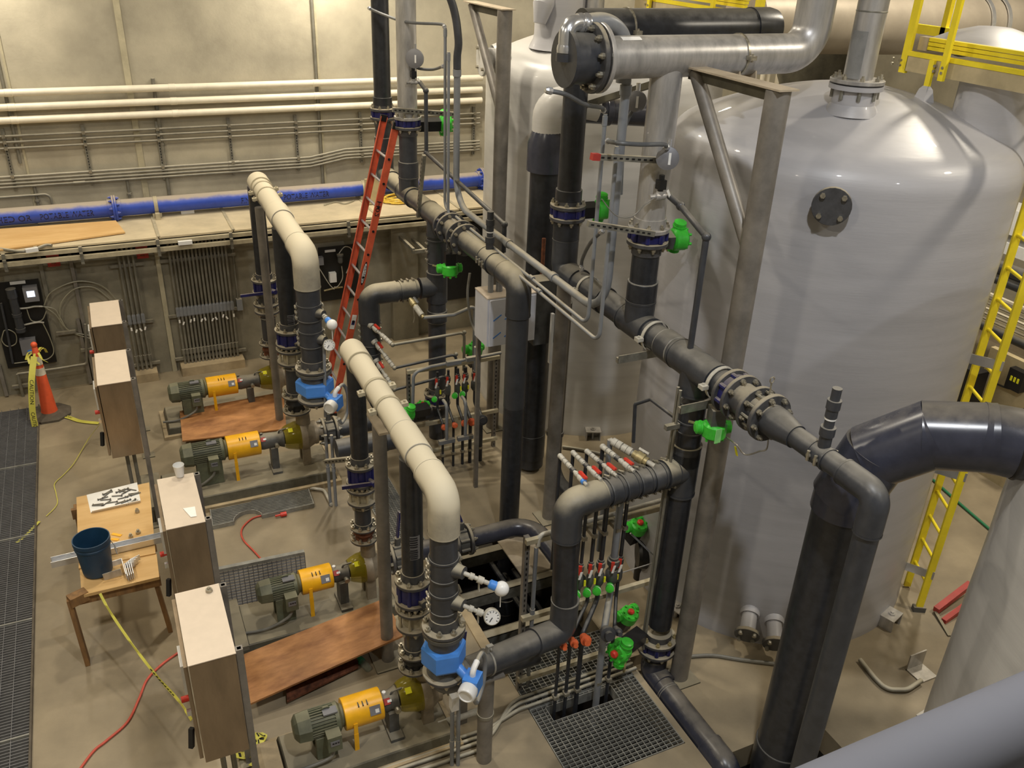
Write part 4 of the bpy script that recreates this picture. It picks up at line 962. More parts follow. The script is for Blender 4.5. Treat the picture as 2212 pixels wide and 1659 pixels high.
for k, (px_, z0, z1, lb_) in enumerate((((330, 175), 2.13, zon((at(330,175,y=UY).x, UY), 330, 168), 'grey upright conduit rising past the white pipes beside the pale joint'), ((679, 120), 2.13, 9.5, 'thin upright conduit running to the top of the upper wall'), ((276, 400), 2.13, zs4[3], 'short upright conduit below the four conduits left of centre'), ((78, 420), 2.13, zs4[3], 'short upright conduit at the left behind the blue pipe'), ((4, 170), 2.9, 9.5, 'upright pipe on the upper wall at the left edge'))):
    x = at(*px_, y=UY).x
    t = MB().cyl((x, UY-.035, z0), (x, UY-.035, z1), .02 if k != 0 else .026, seg=12)
    t.cyl((x, UY-.035, z0+(z1-z0)*.5), (x, UY-.035, z0+(z1-z0)*.5+.03), .032, seg=12)
    tag(stuff(t.build('upright_conduit', M['conduit'])) if False else t.build('upright_conduit', M['conduit']), lb_, 'conduit')
z = at(60, 420, y=UY).z
t = MB().tube(fillet([(-3.5, UY-.06, z), (at(108, 416, y=UY).x, UY-.06, z), (at(108, 416, y=UY).x, UY-.06, 2.13)], .08), .017, 10)
tag(t.build('bent_conduit', M['conduit']), 'conduit bending down to the ledge near the left edge', 'conduit')

# blue pipe on the ledge
by, bz, br = 13.17, 2.285, .115
bpp = thing('water_pipe', 'blue water pipe with stencilled black letters lying along the ledge', 'pipe', (1.5, by, LZ))
xe = at(1040, 385, y=by).x; xf = at(248, 452, y=by).x
P_pipe(bpp, (-3.5, by, bz), (xe, by, bz), br, M['blue_pipe'], seg=32)
for x in (xf, xe):
    for s in (-1, 1): P_flange(bpp, (x+(.001*s), by, bz), X*s, br*1.55, .028, M['blue_pipe'], 8, hub=br*1.12, bm=M['blue_pipe'])
for u, v in ((338, 450), (788, 400)):
    x = at(u, v, y=by-br).x
    MB().lathe((x-.025, by, bz), X, [(0, br+.001), (0, br+.008), (.05, br+.008), (.05, br+.001)], 28, False, False).build('pipe_strap', M['rail_tan'], bpp)
    MB().bb(x-.03, x+.03, by-.2, by-.12, LZ+.005, LZ+.09).build('strap_foot', M['rail_tan'], bpp, smooth=False)
    MB().bb(x-.06, x+.06, by-.09, by+.09, LZ+.005, bz-br*.85).build('pipe_saddle', M['rail_tan'], bpp, smooth=False)
def text_on(root, s, size, fn, m, name='lettering', ext=0.0, sx=1.0):
    cu = bpy.data.curves.new(name, 'FONT'); cu.body = s; cu.size = size; cu.align_x = 'CENTER'; cu.align_y = 'CENTER'; cu.resolution_u = 2
    o = bpy.data.objects.new(name, cu); COL.objects.link(o); dg_ = bpy.context.evaluated_depsgraph_get()
    me = bpy.data.meshes.new_from_object(o.evaluated_get(dg_)); bpy.data.objects.remove(o)
    b = MB(); b.v = [fn(v.co.x*sx, v.co.y) for v in me.vertices]; b.f = [list(p.vertices) for p in me.polygons]
    return stuff(b.build(name, m, root, smooth=False))
def blue_txt(s, u0, u1, v, size):
    xa, xb_ = at(u0, v, y=by-br).x, at(u1, v, y=by-br).x; a0 = -.12
    o = text_on(bpp, s, size, lambda x, y: V((x, y, 0)), M['ink'])
    xs_ = [q.co.x+OFF[bpp.as_pointer()].x for q in o.data.vertices]; lo_, hi_ = min(xs_), max(xs_)
    for q in o.data.vertices:
        x = q.co.x+OFF[bpp.as_pointer()].x; y = q.co.y+OFF[bpp.as_pointer()].y
        q.co = V((xa+(x-lo_)/(hi_-lo_)*(xb_-xa), by-math.cos(a0+y/br)*(br+.003), bz+math.sin(a0+y/br)*(br+.003)))-OFF[bpp.as_pointer()]
blue_txt('FINISHED OR', -58, 67, 466, .12); blue_txt('POTABLE WATER', 85, 203, 461, .12); blue_txt('FINISHED OR', 521, 600, 432, .12); blue_txt('POTABLE WATER', 613, 711, 424, .12)

# bits on the ledge
def cable(name, lb_, cat, pts, r, m, gro=None, seg=8, n=8):
    return tag(MB().tube(bezier(pts, n), r, seg).build(name, m), lb_, cat, gro)
cl = thing('flat_conduit', 'cream conduit with white fitting lying on the left front of the ledge', 'conduit', tuple(at(65, 541, z=LZ+.02)))
MB().tube(bezier([at(-10, 536, z=LZ+.02), at(40, 543, z=LZ+.02), at(62, 541, z=LZ+.02)], 6), .02, 8).build('tube_run', M['conduit'], cl)
MB().tube(bezier([at(75, 539, z=LZ+.02), at(98, 530, z=LZ+.03), at(112, 530, z=LZ+.03)], 6), .02, 8).build('tube_run', M['conduit'], cl)
MB().beam(at(55, 542, z=LZ+.03), at(82, 538, z=LZ+.03), .05, .045).build('conduit_body', M['white'], cl)
for u, v, lb_ in ((405, 457, 'white conduit fitting on the ledge just below the blue pipe'), (400, 524, 'white conduit fitting clipped to the ledge edge rail')):
    p = at(u, v, z=LZ+.03) if v < 500 else at(u, v, y=LY-.09)
    tag(MB().beam(p-X*.09, p+X*.09, .05, .05).build('conduit_fitting', M['white']), lb_, 'fitting')
rp_ = thing('rope_coil', 'coil of yellow rope lying on the ledge behind the orange ladder', 'rope', tuple(at(858, 432, z=LZ+.02)))
c = at(862, 430, z=LZ+.03)
for k in range(5):
    a = .17+.018*k; MB().tube([c+V((math.cos(q*.42+k)*a*1.15, math.sin(q*.42+k)*a*.9, .012*((k*7) % 4)+.01*math.sin(q+k))) for q in range(16)], .011, 6).build('rope_loop', M['rope'], rp_)
cable('thin_cable', 'thin tan cord trailing over the ledge by the ladder', 'cord', [at(700, 443, z=LZ+.02), at(725, 436, z=LZ+.02), at(745, 440, z=LZ+.02), at(765, 433, z=LZ+.02)], .008, M['tube_clear'])
tp = at(800, 390, y=12.9)
tag(MB().bb(tp.x-.11, tp.x+.11, 12.8, 12.84, LZ+.01, tp.z+.05).build('tan_board', M['mesh_cover'], smooth=False), 'tan upright panel standing on the ledge behind the ladder', 'panel')

# ------------------------------------------------------------------ lower wall
def gang(n, lbl, u0, u1, vt, vs, vb, gro, pad, padlb, tagz):
    y = WY-.09
    xa, xb_ = at(u0[0], u0[1], y=y).x, at(u1[0], u1[1], y=y).x
    zs_ = at((u0[0]+u1[0])/2, vs, y=y).z
    x0, x1, h = min(xa, xb_)-.07, max(xa, xb_)+.07, .13
    pd = MB().bb(x0, x1, y-.16, y+.10, 0, h).build('concrete_pad', M['pad'], smooth=False); tag(pd, padlb, 'pad')
    for k in range(n):
        x = xa+(xb_-xa)*k/(n-1) if n > 1 else xa
        t = thing('conduit_riser', lbl % ('first second third fourth fifth sixth seventh eighth ninth tenth eleventh twelfth thirteenth fourteenth fifteenth sixteenth'.split()[k]), 'conduit', (x, y, h), gro)
        P_pipe(t, (x, y, h), (x, y, 1.95), .0165, M['conduit'], seg=10)
        MB().lathe((x, y, zs_-.07), Z, [(0, .017), (.02, .028), (.13, .028), (.16, .017)], 6).build('seal_fitting', M['emt'], t, smooth=False)
        MB().cyl((x, y, .28), (x, y, .36), .024, seg=10).build('union', M['conduit'], t)
        if (k*5) % 3 != 1 or n < 6: MB().box((x+.004, y-.035, zs_-.12-.012*((k*3) % 4)), (.022, .003, .05), Matrix.Rotation(.5*math.sin(k*2.3), 3, 'Y')).build('paper_tag', M['paper'], t, smooth=False)
    for z in (zs_-.06, .20, 1.70):
        MB_ = MB().bb(x0-.06, x1+.06, y+.02, y+.06, z-.02, z+.02); tag(MB_.build('rack_strut', M['galv'], smooth=False), {0: 'cross strut at the seal fittings of the %s', 1: 'cross strut near the foot of the %s', 2: 'cross strut under the ledge behind the %s'}[(zs_-.06, .20, 1.70).index(z)] % gro, 'strut')
gang(16, '%s upright conduit from the left in the wide wall bank of sixteen', (388, 700), (505, 690), 545, 668, 800, 'wide bank of sixteen wall conduits', (0, 0), 'low concrete pad under the wide bank of conduits', 0)
gang(4, '%s upright conduit from the left in the narrow bank of four', (285, 720), (314, 716), 560, 690, 820, 'narrow bank of four wall conduits', (0, 0), 'small concrete pad under the narrow bank of conduits', 0)
for (u, v, lb_) in ((115, 562, 'dark red sign high on the wall above the orange cone'), (307, 545, 'dark red sign under the ledge between the conduit banks')):
    p = at(u, v, y=WY-.02); s = thing('red_sign', lb_, 'sign', (p.x, WY-.02, p.z-.09))
    MB().bb(p.x-.075, p.x+.075, WY-.03, WY-.012, p.z-.085, p.z+.085).build('sign_board', M['red_steel'], s, smooth=False)
    for i in range(3): stuff(MB().bb(p.x-.05+.01*i, p.x+.05-.012*i, WY-.033, WY-.03, p.z+.035-.04*i, p.z+.05-.04*i).build('faded_print', M['rust'], s, smooth=False))
x = at(517, 657, y=WY-.05).x; zb_ = at(517, 657, y=WY-.05).z
sw = thing('switch_box', 'small grey switch box on the wall right of the conduit bank', 'box', (x, WY-.05, zb_-.08))
MB().bb(x-.04, x+.04, WY-.09, WY-.005, zb_-.085, zb_+.085).build('box_body', M['emt'], sw, smooth=False)
MB().cyl((x-.01, WY-.04, zb_+.08), (x-.01, WY-.04, 1.95), .012, seg=8).build('conduit', M['conduit'], sw)
# wall-mounted struts at left
for (u0, v0, u1, v1, lb_) in ((152, 560, 196, 905-60, 'dark upright strut on the wall right of the cone'), (88, 575, 104, 640, 'thin upright conduit above the analyser board'), (168, 690, 170, 845, 'dark upright strut beside the cone with a cable drop'), (-2, 790, 28, 868, 'upright strut at the left edge of the wall')):
    p0 = at(u0, v0, y=WY-.04); p1_ = at(u1, v1, y=WY-.04)
    tag(MB().bb(p0.x-.022, p0.x+.022, WY-.06, WY-.005, max(p1_.z, .02), p0.z if v0 > 600 else 1.92).build('wall_strut', M['steel_post'] if 'strut' in lb_ else M['conduit'], smooth=False), lb_, 'strut')
fl = thing('floor_conduit', 'low bent conduit along the wall behind the orange cone', 'conduit', tuple(at(190, 785, y=WY-.08)))
MB().tube(fillet([at(38, 808, y=WY-.1), at(120, 797, y=WY-.1), at(188, 786, y=WY-.1), at(184, 700, y=WY-.1)], .05), .017, 10).build('tube_run', M['conduit'], fl)
MB().cyl(at(38, 808, y=WY-.1), V((at(38, 808, y=WY-.1).x, WY-.1, 0)), .02, seg=10).build('leg', M['conduit'], fl)
for u, v, lb_ in ((143, 717, 'short cross strut beside the clear tubing'), (195, 753, 'short cross strut by the far cabinet'), (48, 832, 'short cross strut left of the cone')):
    p = at(u, v, y=WY-.05); tag(MB().bb(p.x-.12, p.x+.12, WY-.09, WY-.04, p.z-.02, p.z+.02).build('cross_strut', M['galv'], smooth=False), lb_, 'strut')
tb_ = thing('clear_tubing', 'looping pale plastic tubing between the analyser board and the far cabinet', 'tubing', tuple(at(150, 650, y=WY-.06)))
for pts in ([(95, 660), (112, 630), (165, 608), (215, 615), (245, 640), (262, 665), (266, 690)], [(92, 662), (118, 668), (132, 690), (150, 715), (198, 725)], [(130, 690), (132, 655), (160, 625), (200, 620), (230, 640), (240, 650)], [(95, 662), (120, 680), (140, 706), (165, 722), (198, 732)]):
    MB().tube(bezier([at(u, v, y=WY-.07) for u, v in pts], 8), .008, 6).build('tube_loop', M['tube_clear'], tb_)
# analyser board at left
def wp(u, v, d=.0): return at(u, v, y=WY-.05-d)
def analyser(lb_, x0, x1, z0, z1):
    t = thing('analyser_board', lb_, 'board', ((x0+x1)/2, WY-.05, z0))
    MB().bb(x0, x1, WY-.05, WY-.03, z0, z1).build('backing_board', M['black_board'], t, smooth=False)
    return t
A = analyser('black analyser board with lit display on the wall at left', wp(-30, 610).x, wp(84, 608).x, wp(118, 782).z, wp(60, 605).z)
p = wp(38, 612, .03); MB().bb(p.x-.09, p.x+.09, WY-.06, WY-.05, p.z-.02, p.z+.02).build('name_plate', M['white'], A, smooth=False)
p = wp(67, 636, .1); cbx = MB().bb(p.x-.085, p.x+.085, WY-.16, WY-.05, p.z-.10, p.z+.10).build('controller', M['rail_grey'], A, smooth=False)
MB().bb(p.x-.045, p.x+.045, WY-.165, WY-.16, p.z-.03, p.z+.05).build('display', M['screen'], cbx, smooth=False)
c0 = wp(22, 622, .1); c1 = wp(46, 716, .1)
MB().lathe(c1, (c0-c1), [(0, .062), (.05, .062), (.05, .052), ((c0-c1).length*.35, .052), ((c0-c1).length*.35, .060), ((c0-c1).length*.42, .060), ((c0-c1).length*.42, .052), ((c0-c1).length*.78, .052), ((c0-c1).length*.78, .062), ((c0-c1).length*.98, .062)], 20).build('flow_cell', M['pvc'], A)
p = wp(63, 748, .08); MB().bb(p.x-.10, p.x+.09, WY-.14, WY-.05, p.z-.12, p.z+.10).build('sample_box', M['rail_grey'], A, smooth=False)
MB().bb(p.x-.03, p.x+.03, WY-.145, WY-.14, p.z-.09, p.z-.05).build('blue_sticker', M['mag_blue'], A, smooth=False)
for pts in ([(40, 667), (60, 665), (75, 662), (92, 662)], [(52, 702), (70, 698), (84, 696), (95, 697)]):
    MB().tube(bezier([wp(u, v, .05) for u, v in pts], 5), .012, 8).build('sample_line', M['ghost'], A)
for pts in ([(92, 697), (108, 730), (116, 760), (104, 775), (84, 778), (30, 785)], [(58, 668), (66, 690), (78, 695), (92, 690), (100, 672)], [(8, 715), (4, 735), (16, 748), (34, 742), (34, 722), (18, 712), (8, 715)]):
    MB().tube(bezier([wp(u, v, .04) for u, v in pts], 6), .007, 6).build('sample_tube', M['tube_clear'], A)
MB().tube([wp(2, 655, .05), wp(16, 720, .05), wp(28, 785, .05)], .016, 8).build('drain_tube', M['pvc'], A)
B_ = analyser('black analyser board with small instruments on the wall behind the ladder', wp(688, 545).x, wp(772, 540).x, wp(705, 650).z, wp(735, 531).z)
p = wp(714, 543, .03); MB().bb(p.x-.08, p.x+.08, WY-.06, WY-.05, p.z-.018, p.z+.018).build('name_plate', M['white'], B_, smooth=False)
p = wp(692, 565, .08); MB().bb(p.x-.06, p.x+.05, WY-.13, WY-.05, p.z-.06, p.z+.06).build('controller', M['rail_grey'], B_, smooth=False)
p = wp(720, 600, .08); MB().bb(p.x-.05, p.x+.05, WY-.13, WY-.05, p.z-.075, p.z+.07).build('transmitter', M['white'], B_, smooth=False)
p = wp(735, 560, .08); MB().lathe(p-Z*.06, Z, [(0, .025), (.02, .038), (.10, .038), (.11, .05), (.14, .05)], 16).build('sensor', M['bearing'], B_)
for pts in ([(738, 575), (740, 600), (730, 618), (722, 620)], [(732, 548), (745, 533), (760, 540), (756, 570), (748, 590)], [(690, 580), (710, 612), (722, 625)]):
    MB().tube(bezier([wp(u, v, .06) for u, v in pts], 6), .007, 6).build('sensor_cable', M['ghost'], B_)
MB().tube([wp(700, 628, .05), wp(724, 622, .05), wp(740, 620, .05)], .013, 8).build('sample_line', M['brass'], B_)
# cantilever strut bracket below the ledge by the pier
p0 = at(858, 503, y=WY-.1); p1_ = at(898, 540, y=WY-.55)
tag(MB().beam(V((p1_.x-.1, WY-.02, 1.72)), V((p1_.x-.1, WY-.75, 1.72)), .04, .05).beam(V((p1_.x+.1, WY-.02, 1.66)), V((p1_.x+.1, WY-.75, 1.66)), .04, .05).beam(V((p1_.x-.12, WY-.74, 1.69)), V((p1_.x+.12, WY-.74, 1.69)), .04, .05).build('cantilever_bracket', M['galv'], smooth=False), 'double channel wall bracket sticking out beside the pier', 'bracket')

# ------------------------------------------------------------------ orange ladder against the middle header
ld = thing('extension_ladder', 'orange fibreglass ladder leaning on the middle header', 'ladder', (2.3, 10.6, 0))
xb0, xt0 = 2.33, 3.33; zt0 = 3.82
pn, pf = 10.42, 10.80
ztn = at(857, 288, x=xt0).z; yn = at(857, 288, x=xt0).y; yf = at(830, 276, x=xt0).y
bn = at(711, 905, x=2.30); 
def lp_(y, s): return V((xb0+(xt0-xb0)*s, y, zt0*s))
yn0, yf0 = yn, yf
up_ = (lp_(0, 1)-lp_(0, 0)).normalized(); nx = V((up_.z, 0, -up_.x))
for y, nm in ((yn0, 'near'), (yf0, 'far')):
    r_ = MB(); s = 1 if nm == 'near' else -1
    r_.beam(lp_(y, 0), lp_(y, 1), .006, .085, up=nx)
    for q in (-.04, .04): r_.beam(lp_(y, 0)+nx*q+Y*(.014*s), lp_(y, 1)+nx*q+Y*(.014*s), .03, .005, up=nx)
    rl = stuff(r_.build('side_rail', M['orange'], ld, smooth=False)); del rl['kind']
    MB().beam(lp_(y, .985), lp_(y, 1.005), .036, .09, up=nx).build('end_cap', M['black'], ld, smooth=False)
    MB().beam(lp_(y, 0)+Z*.01, lp_(y, .012)+Z*.0, .05, .10, up=nx).build('rubber_foot', M['black'], ld, smooth=False)
L_ = (lp_(0, 1)-lp_(0, 0)).length; nr = 12
for k in range(nr):
    s = (.17+.305*k)/L_
    MB().cyl(lp_(yn0+.012, s), lp_(yf0-.0, s), .017, seg=12).build('rung', M['bright'], ld)
    MB().cyl(lp_(yn0-.004, s), lp_(yn0-.012, s), .016, seg=10).build('rung_plug', M['black'], ld)
# stickers and stencil on the near rail
def rail_pt(s, q, d=-.006): return lp_(yn0+d, s)+nx*q
sq = MB().rings([[rail_pt(s, -.03), rail_pt(s, .03), rail_pt(s, .03, -.004), rail_pt(s, -.03, -.004)] for s in (.325, .375)]); sq.build('rail_sticker', M['white'], ld, smooth=False)
sq = MB().rings([[rail_pt(s, -.02, -.008), rail_pt(s, .02, -.008), rail_pt(s, .02, -.004), rail_pt(s, -.02, -.004)] for s in (.34, .355)]); sq.build('sticker_print', M['valve_blue'], ld, smooth=False)
ov = [(.52+.04*math.cos(a), .026*math.sin(a)) for a in [2*PI*i/20 for i in range(20)]]
MB().rings([[rail_pt(s, q, -.005) for s, q in ov], [rail_pt(s, q, -.007) for s, q in ov]]).build('maker_badge', M['ink'], ld, smooth=False)
ov2 = [(.52+.034*math.cos(a), .020*math.sin(a)) for a in [2*PI*i/20 for i in range(20)]]
MB().rings([[rail_pt(s, q, -.006) for s, q in ov2], [rail_pt(s, q, -.009) for s, q in ov2]]).build('badge_face', M['white'], ld, smooth=False)
text_on(ld, 'WERNER', .045, lambda x, y: rail_pt(.52+x/L_, y*.9, -.011), M['ink'], sx=1.25)
text_on(ld, 'H02', .10, lambda x, y: rail_pt(.735-x/L_, -y*.8, -.007), M['ink'], sx=1.2)

# ------------------------------------------------------------------ cone, tape, walkway, floor cords
cn = thing('traffic_cone', 'tall orange cone with white bands and yellow tape tied on top by the wall', 'cone', (-1.12, 11.72, 0))
cc = V((-1.12, 11.72, 0))
MB().lathe(cc, Z, [(0, .27), (.03, .27), (.05, .22), (.06, .13)], 8, start=PI/8).build('rubber_base', M['rubber'], cn, smooth=False)
hC = 1.0
def cr(z): return .098-(z-.05)/(hC-.05)*.066
prs = [(.05, 'cone'), (.62, 'reflect'), (.72, 'cone'), (.77, 'reflect'), (.90, 'cone'), (hC, None)]
MB().lathe(cc, Z, [(.05, .104), (.09, cr(.09)), (hC-.02, cr(hC-.02)), (hC, .02)], 28).build('cone_body', M['cone'], cn)
for z0, z1 in ((.60, .70), (.745, .86)): MB().lathe(cc, Z, [(z0, cr(z0)+.001), (z0+.001, cr(z0)+.003), (z1, cr(z1)+.003), (z1+.001, cr(z1)+.001)], 28, False, False).build('white_band', M['reflect'], cn)
MB().ball(cc+Z*(hC+.02), .04, 14, 8).build('cone_knob', M['cone'], cn)
ct = thing('caution_tape', 'yellow caution tape tied to the cone top and hanging down its left side', 'tape', tuple(cc+V((-.1, -.1, 0))))
kt = cc+Z*.92
for k in range(7):
    a = k*.9; MB().ribbon(bezier([kt+V((math.cos(a)*.05, math.sin(a)*.05, 0)), kt+V((math.cos(a)*.10, math.sin(a)*.10, .04-.02*k)), kt+V((math.cos(a+.4)*.13, math.sin(a+.4)*.13, -.05-.015*k))], 5), .03).build('tape_tail', M['tape'], ct, smooth=False)
fA = [cc+V((-.02, -.09, .90)), cc+V((-.10, -.22, .62)), cc+V((-.16, -.30, .25)), cc+V((-.17, -.33, .03))]
fb = bezier(fA, 8); MB().ribbon(fb, .075, side=V((1, -.1, 0))).build('tape_strip', M['tape'], ct, smooth=False)
def on_strip(fb, x, y, off, side):
    L = [0]
    for i in range(1, len(fb)): L.append(L[-1]+(fb[i]-fb[i-1]).length)
    s = max(0, min(L[-1]-1e-4, x)); i = max(j for j in range(len(L)) if L[j] <= s); i = min(i, len(fb)-2)
    f = (s-L[i])/(L[i+1]-L[i]); p = fb[i].lerp(fb[i+1], f); d = (fb[i+1]-fb[i]).normalized(); sd = (side-d*side.dot(d)).normalized()
    return p+sd*y+sd.cross(d)*off
sdv = V((1, -.1, 0))
text_on(ct, 'CAUTION', .085, lambda x, y: on_strip(fb, .46+x, y*.75, -.004, sdv), M['ink'], sx=.85)
text_on(ct, 'CAUTION', .085, lambda x, y: on_strip(fb, .86+x, y*.75, -.004, sdv), M['ink'], sx=.7)
fl_ = [at(83, 905, z=.01), at(100, 898, z=.012), at(125, 896, z=.02), at(150, 902, z=.012), at(175, 910, z=.012), at(214, 914, z=.012)]
fb2 = bezier(fl_, 6); t2p = thing('caution_tape', 'yellow caution tape lying on the floor from the cone to the second cabinet', 'tape', tuple(fl_[3]))
MB().ribbon(fb2, .06).build('tape_strip', M['tape'], t2p, smooth=False)
text_on(t2p, 'CAUTION', .06, lambda x, y: on_strip(fb2, .34+x, y*.7, -.006, V((0,1,0))), M['ink'], sx=1.0)
text_on(t2p, 'CAUTION', .06, lambda x, y: on_strip(fb2, 1.1+x, y*.7, -.006, V((0,1,0))), M['ink'], sx=1.0)
def thin_tape(lb_, pts, wid=.008):
    return tag(MB().ribbon(bezier(pts, 6), wid, .004).build('caution_tape', M['tape'], smooth=False), lb_, 'tape')
thin_tape('twisted thin tape running from the second cabinet over the floor to the walkway', [at(216, 916, z=.3), at(190, 950, z=.05), at(160, 1000, z=.02), at(138, 1025, z=.012), at(118, 1045, z=.012), at(121, 1065, z=.012), at(123, 1090, z=.012), at(100, 1115, z=.012)])
thin_tape('short end of twisted tape lying on the walkway grating', [at(85, 1126, z=.02), at(70, 1142, z=.02), at(52, 1160, z=.02), at(36, 1172, z=.02)], .03)
fb3 = bezier([at(216, 1282, z=.74), at(240, 1325, z=.62), at(290, 1398, z=.5), at(340, 1462, z=.5), at(385, 1512, z=.6), at(414, 1555, z=.9)], 8)
t3p = thing('caution_tape', 'stretched caution tape from the work table to the nearest cabinet', 'tape', tuple(fb3[20]))
sw3 = [V((.6, .25, .5)).normalized() if i % 9 < 6 else V((.3, .3, 1)).normalized() for i in range(len(fb3))]
MB().ribbon(fb3, .022, side=sw3).build('tape_strip', M['tape'], t3p, smooth=False)
mk = MB()
for k in range(9):
    p = fb3[22+k*1]; d = (fb3[24+k]-fb3[22+k]).normalized(); mk.beam(p-d*.012+V((-.003, -.006, .006)), p+d*.012+V((-.003, -.006, .006)), .018, .004, up=V((.6, .25, .5)))
stuff(mk.build('tape_print', M['ink'], t3p, smooth=False))
tw = thing('caution_tape', 'crumpled heap of caution tape on the floor under the nearest cabinet', 'tape', tuple(at(540, 1625, z=.01)))
for k, pts in enumerate(([(500, 1625), (520, 1605), (548, 1600), (566, 1612), (560, 1640), (545, 1655)], [(505, 1630), (530, 1632), (555, 1628), (575, 1645), (568, 1665)], [(540, 1600), (556, 1588), (568, 1590), (560, 1602), (545, 1606)])):
    fb4 = bezier([at(u, v, z=.04+.05*((i+k) % 2)) for i, (u, v) in enumerate(pts)], 6)
    MB().ribbon(fb4, .07).build('tape_strip', M['tape'], tw, smooth=False)
    mk = MB()
    for j in range(3, len(fb4)-3, 3): mk.beam(fb4[j]+Z*.006, fb4[j+1]+Z*.006, .04, .003)
    stuff(mk.build('tape_print', M['ink'], tw, smooth=False))
# walkway grating at left: kerb angle, panel seams, bars
wk = thing('walkway_grating', 'long grey walkway grating along the left edge of the floor', 'grating', (-2.2, 8.5, 0))
WX = -1.235; Y0, Y1 = 4.6, 12.0
b = MB()
ny = int((Y1-Y0)/.034)
for k in range(ny): b.bb(-3.4, WX-.03, Y0+k*.034, Y0+k*.034+.007, .002, .03)
nxb = int((WX-.03+3.4)/.10)
for k in range(nxb): b.bb(-3.4+k*.10, -3.4+k*.10+.005, Y0, Y1, .016, .029)
stuff(b.build('grating_bars', M['grate_dark'], wk, smooth=False))
MB().bb(-3.4, WX-.03, Y0, Y1, -.005, .001).build('gap_shade_plate', M['base'], wk, smooth=False)  # dark sheet over the floor, painted shade for the gaps between bars
MB().bb(WX-.03, WX-.012, Y0, Y1, .0, .036).build('kerb_angle', M['rubber'], wk, smooth=False)
for y in (6.1, 7.55, 8.95, 10.45): MB().bb(-3.4, WX-.03, y-.008, y+.008, .0, .036).build('panel_seam', M['grate'], wk, smooth=False)
cable('extension_cable', 'red cord curving over the floor from the nearest cabinet to the bottom edge', 'cord', [at(385, 1410, z=.012), at(350, 1435, z=.012), at(318, 1468, z=.012), at(300, 1510, z=.012), at(275, 1560, z=.012), at(230, 1600, z=.012), at(200, 1625, z=.012), at(160, 1680, z=.012)], .011, M['cord_red'])
cable('extension_cable', 'short red cord from under the slotted mat to the leaning mesh panel', 'cord', [at(574, 1112, z=.012), at(545, 1120, z=.012), at(523, 1142, z=.012), at(525, 1165, z=.012), at(548, 1190, z=.012), at(568, 1212, z=.012)], .010, M['cord_red'])
pl_ = at(612, 1111, z=.03); tag(MB().cyl(pl_-X*.03, pl_+X*.035, .026, seg=12).cyl(pl_-X*.09, pl_-X*.03, .012, seg=8).build('red_plug', M['red']), 'red plug lying on the floor beside the slotted mat', 'plug')

# ------------------------------------------------------------------ cabinets on posts
def cabinet(lb_, x0, x1, y0, y1, zt, zb, top_m):
    t = thing('control_cabinet', lb_, 'cabinet', ((x0+x1)/2, (y0+y1)/2, 0))
    MB().bb(x0+.02, x1, y0, y1, zb, zt).build('cabinet_body', M['encl'], t, smooth=False)
    MB().bb(x0+.015, x1+.004, y0-.004, y1+.004, zt, zt+.006).build('top_sheet', M[top_m], t, smooth=False)
    d = MB().bb(x0-.012, x0+.012, y0+.02, y1-.02, zb+.03, zt-.02).build('door', M['encl'], t, smooth=False)
    MB().bb(x0-.03, x0-.012, y0+.10, y0+.30, zt-.32, zt-.08).build('door_plate', M['white'], d, smooth=False)
    MB().beam(V((x0-.03, y0+.05, zb+.30)), V((x0-.05, y0+.02, zb+.16)), .03, .03).build('door_handle', M['black'], d, smooth=False)
    MB().cyl((x0-.012, y0+.12, zb+.50), (x0-.06, y0+.12, zb+.50), .022, seg=14).build('red_button', M['red'], d)
    MB().bb(x0-.04, x0-.012, y0+.06, y0+.09, zb+.40, zb+.44).build('latch', M['bright'], d, smooth=False)
    for y in (y0+.03, y1-.03):
        p = MB().bb(x1+.005, x1+.05, y-.022, y+.022, 0, zt+.012).build('post', M['steel_post'], t, smooth=False)
        for s in range(2): MB().bb(x1+.015, x1+.04, y-.012, y+.012, zt+.012, zt+.0125).build('post_socket', M['black'], p, smooth=False)
        MB().bb(x1-.04, x1+.10, y-.06, y+.06, 0, .012).build('foot_plate', M['base'], t, smooth=False)
    for q in (.10, .17): MB().cyl((x1-q, y0+.22, .0), (x1-q, y0+.22, zb), .02, seg=10).build('conduit', M['conduit'], t)
    return t
cabinet('nearest steel cabinet with pale top at the bottom left', -.02, .285, 4.48, 5.20, 1.80, .92, 'encl_top')
cabinet('second steel cabinet carrying the white cup, behind the table', .0, .30, 5.98, 6.71, 1.80, 1.0, 'encl_top')
cabinet('third steel cabinet with plain pale top, in front of the farthest one', -.38, -.06, 8.65, 9.42, 1.80, .95, 'encl_top')
cabinet('farthest steel cabinet, nearest the wall conduits', -.38, -.05, 10.16, 10.90, 1.80, .95, 'encl_top')
p = at(389, 1028, z=1.81)
cu_ = thing('paper_cup', 'white paper cup standing on the second cabinet', 'cup', tuple(p))
MB().lathe(p, Z, [(0, .030), (.002, .032), (.105, .044), (.109, .046), (.112, .044), (.104, .042), (.01, .030)], 22, True, False).build('cup_wall', M['white'], cu_)
p = at(405, 1105, z=1.808); tag(MB().rings([[q for q in (at(395, 1098, z=1.808), at(421, 1094, z=1.808), at(425, 1115, z=1.808), at(412, 1117, z=1.808))], [q for q in (at(395, 1098, z=1.811), at(421, 1094, z=1.811), at(425, 1115, z=1.811), at(412, 1117, z=1.811))]]).build('paper_slip', M['paper'], smooth=False), 'white paper slip lying on the second cabinet top', 'paper')
p = at(452, 1277, z=1.807); tag(MB().lathe(p, Z, [(0, .024), (.02, .022), (.02, .012), (.035, .010)], 14).build('hex_nut', M['bolt']), 'loose shiny nut on the nearest cabinet top', 'nut')

